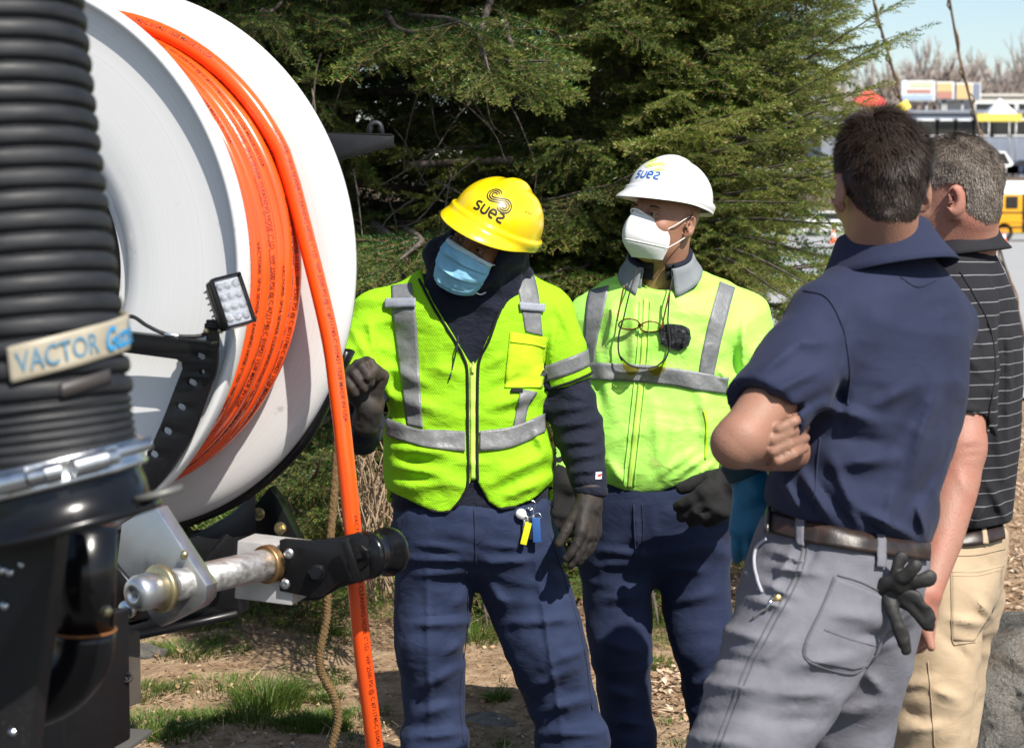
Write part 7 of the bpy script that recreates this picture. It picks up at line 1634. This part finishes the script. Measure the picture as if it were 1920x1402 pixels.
# --- truck rear frame
tf = thing('truck_frame', 'black steel rear frame of the sewer truck below the reel', 'truck frame', P(120, 1390, 3.0) * A(1, 1, 0))
part('post', plate([(-260, 985), (105, 1000), (98, 1060), (82, 1180), (66, 1290), (52, 1402), (40, 1700), (-260, 1700)], [], 2.45, .05, R(-6)), TM['blk2'], tf, deg=30)
for x_, y_ in ((2, 1068), (18, 1072), (42, 1058), (72, 1066), (8, 1135), (24, 1372)): part('rivet', xf(lathe([(.0062, 0), (.005, .003), (.0001, .0045)], (0, 0, 0), (0, -1, 0), 10), None, P(x_, y_, 2.448)), TM['steel'], tf)
part('cross_beam', plate([(60, 1120), (215, 1135), (445, 1095), (448, 1150), (400, 1158), (220, 1204), (60, 1240)], [slot(260, 1165, 40, 8, -15), slot(355, 1135, 40, 8, -15)], 4.55, .06, R(-14)), TM['blk'], tf, deg=30)
part('back_panel', plate([(200, 1010), (330, 1000), (446, 985), (446, 1140), (400, 1150), (200, 1196)], [], 4.78, .01, R(-14)), TM['blk'], tf, deg=30)
part('beam_lip', tube(np.array([P(190, 1206, 4.52), P(300, 1182, 4.50), P(446, 1150, 4.47)]), .010, 8), TM['blk'], tf)
part('support_arm', plate([(425, 1000), (470, 960), (505, 915), (520, 935), (555, 1005), (560, 1060), (470, 1100), (430, 1095)], [], 4.75, .04, R(-14)), TM['blk'], tf, deg=30)
part('support_arm', plate([(360, 1010), (440, 965), (478, 925), (478, 1090), (400, 1098), (350, 1075)], [], 4.60, .02, R(20)), TM['blk'], tf, deg=30)
part('gusset', plate([(360, 1082), (425, 1002), (440, 1010), (425, 1090)], [], 4.45, .012, R(35)), TM['blk'], tf, deg=30)
part('reel_saddle', tube(catmull([rp(.632, .50, R(t)) for t in (-120, -100, -80, -60, -40, -18)], 40), .022, 8, flat=.5), TM['blk'], tf)
for x_, y_ in ((487, 963), (527, 990)):
    for r_, l_ in ((.0155, .006), (.010, .014), (.0055, .026)): part('bolt', cyl(P(x_, y_, 4.72), P(x_ - 2, y_, 4.72) + A(-.1, -.99, 0) * l_, r_, n=6 if r_ == .010 else 16), TM['ybolt'], tf, deg=40)
part('battery_box', box((.20, .26, .26), .008, 2, rot('Z', R(-16)), P(96, 1285, 3.72)), TM['blk2'], tf, deg=40)
part('side_box', box((.07, .16, .15), .006, 2, rot('Z', R(-22)), P(196, 1262, 3.92)), TM['brownp'], tf, deg=40)
part('data_plate', box((.036, .002, .07), .0005, 1, rot('Z', R(-22)), P(208, 1250, 3.835)), TM['label'], tf, deg=40)
for i in range(6): part('chain_link', tube(np.array([P(202 + i * 7, 1300 - i * 6, 3.80) + .010 * A(math.cos(t), .5 * math.sin(t) * (i % 2), math.sin(t) * .7) for t in np.linspace(0, 2 * math.pi, 12, endpoint=False)]), .003, 5, closed=True), TM['blk2'], tf)
part('leg_post', cyl(P(139, 1330, 3.9), P(139, 1560, 3.9), .014, n=8), TM['blk'], tf)
part('foot_plate', box((.26, .3, .012), .004, 2, rot('Z', R(-10)), P(120, 1402, 3.9)), TM['greyp'], tf, deg=40)
# --- guide arm with rollers
ga = thing('hose_guide_arm', 'aluminium and black roller arm guiding the orange hose', 'hose guide', P(300, 1170, 3.95))
part('side_plate', plate([(224, 1052), (232, 985), (284, 952), (293, 955), (386, 1098), (384, 1122), (372, 1136), (303, 1170), (292, 1164)], [], 3.98, .035, R(-24), .004), TM['alu'], ga, deg=35)
part('decal', plate([(334, 1046), (340, 1043), (366, 1088), (361, 1091)], [], 3.955, .002, R(-24), .0), TM['label'], ga, deg=35)
sa, sb_ = P(258, 1112, 3.86), P(522, 1052, 4.18)
part('shaft', cyl(sa + (sb_ - sa) * .22, sb_ + (sb_ - sa) * .25, .0325, n=40), TM['alud'], ga)
sd = unit(sb_ - sa)
part('shaft_end', lathe([(.0001, .004), (.011, .004), (.013, 0), (.019, -.002), (.031, .004), (.036, .014), (.0365, .05), (.0325, .054), (.0325, .07), (.032, .10)], sa - sd * .012, sd, 40), TM['alu'], ga)
part('hex_socket', cyl(sa - sd * .010, sa - sd * .004, .0075, n=6), TM['steel'], ga, deg=30)
part('bushing', lathe([(.027, .052), (.046, .052), (.048, .056), (.048, .066), (.027, .066)], sa, sd, 40), TM['ybolt'], ga)
part('pivot', lathe([(.0001, 0), (.017, 0), (.019, .003), (.019, .02)], P(236, 1143, 3.93), A(.3, .95, 0), 24), TM['steel'], ga); part('pivot_plate', plate([(215, 1060), (240, 1090), (262, 1140), (250, 1162), (222, 1158), (210, 1130)], [], 3.95, .012, R(-24)), TM['gloss'], ga, deg=35)
part('screw', cyl(P(345, 1042, 3.96), P(346, 1038, 3.93), .008, n=10), TM['ybolt'], ga)
Mb = rot('Z', R(-14)) @ rot('Y', R(4)); cb = P(512, 1066, 4.22)
part('clamp_block', box((.130, .10, .125), .003, 2, Mb, cb), TM['blkalu'], ga, deg=35)
part('bushing', lathe([(.0325, 0), (.040, 0), (.041, .004), (.041, .02)], P(508, 1056, 4.16) - sd * .02, sd, 40), TM['bronze'], ga)
part('roller_plate', plate([(526, 1014), (532, 1012), (588, 1016), (640, 1008), (672, 1000), (690, 1010), (692, 1078), (672, 1088), (640, 1085), (602, 1116), (586, 1118), (526, 1106)], [], 4.13, .012, R(-12), .002), TM['blk'], ga, deg=35)
part('roller_plate', plate([(548, 1020), (600, 1012), (648, 1014), (690, 1010), (690, 1085), (640, 1098), (596, 1124), (556, 1124)], [], 4.24, .012, R(-12), .002), TM['blk'], ga, deg=35)
for x_, y_ in ((540, 1038), (533, 1095)): part('screw', lathe([(.0001, .001), (.005, 0), (.009, .001), (.011, .005)], P(x_, y_, 4.112), A(.2, .98, 0), 18), TM['steel'], ga)
part('bolt', cyl(P(594, 1074, 4.125), P(591, 1074, 4.100), .014, n=6), TM['gloss'], ga, deg=30); part('washer', cyl(P(594, 1074, 4.128), P(594, 1074, 4.12), .019, n=24), TM['blk'], ga)
ra = unit(A(.60, .80, -.02)); ro = P(676, 1043, 4.12)
part('roller', lathe([(.0001, .0), (.020, .0), (.030, .004), (.046, .008), (.051, .014), (.0515, .022), (.045, .034), (.043, .05), (.046, .066), (.052, .078), (.053, .088), (.050, .100), (.040, .112), (.022, .120), (.0001, .123)], ro, ra, 56), TM['gloss'], ga)
part('roller_axle', cyl(ro - ra * .022, ro + ra * .01, .012, n=6), TM['gloss'], ga, deg=30); part('roller_washer', cyl(ro - ra * .008, ro + ra * .001, .026, n=10), TM['blk'], ga, deg=30)
part('guard_bar', box((.018, .014, .085), .004, 2, rot('Y', R(-18)), P(658, 1046, 4.085)), TM['gloss'], ga, deg=35)
r2 = P(640, 1040, 4.34); part('roller', lathe([(.0001, 0), (.035, .0), (.046, .006), (.050, .014), (.042, .04), (.050, .066), (.046, .074), (.0001, .08)], r2, unit(A(.9, .2, 0)), 40), TM['gloss'], ga)
# --- old rope hanging behind the hose
rpth = catmull([P(640, 640, 4.75), P(636, 760, 4.75), P(628, 900, 4.75), P(620, 1000, 4.75), P(614, 1100, 4.75), P(612, 1160, 4.75), P(600, 1225, 4.75), P(604, 1262, 4.75), P(624, 1300, 4.75), P(634, 1345, 4.75), P(622, 1402, 4.75), P(612, 1470, 4.75), P(640, 1560, 4.75), A(-.36, 4.8, .02), A(-.2, 4.95, .015)], 420)
tw = tube(rpth, .0095, 10); V = tw[0].reshape(len(rpth), 10, 3); c = rpth[:, None]; ph = np.arange(len(rpth))[:, None] * .55 + np.arange(10)[None] * 2 * math.pi / 10
V = c + (V - c) * (1 + .22 * np.cos(3 * ph) + .12 * np.random.default_rng(2).random((len(rpth), 10)))[..., None]
ro_ = tag(part('rope', (V.reshape(-1, 3), tw[1]), TM['rope']), 'frayed brown rope hanging behind the orange hose', 'rope')
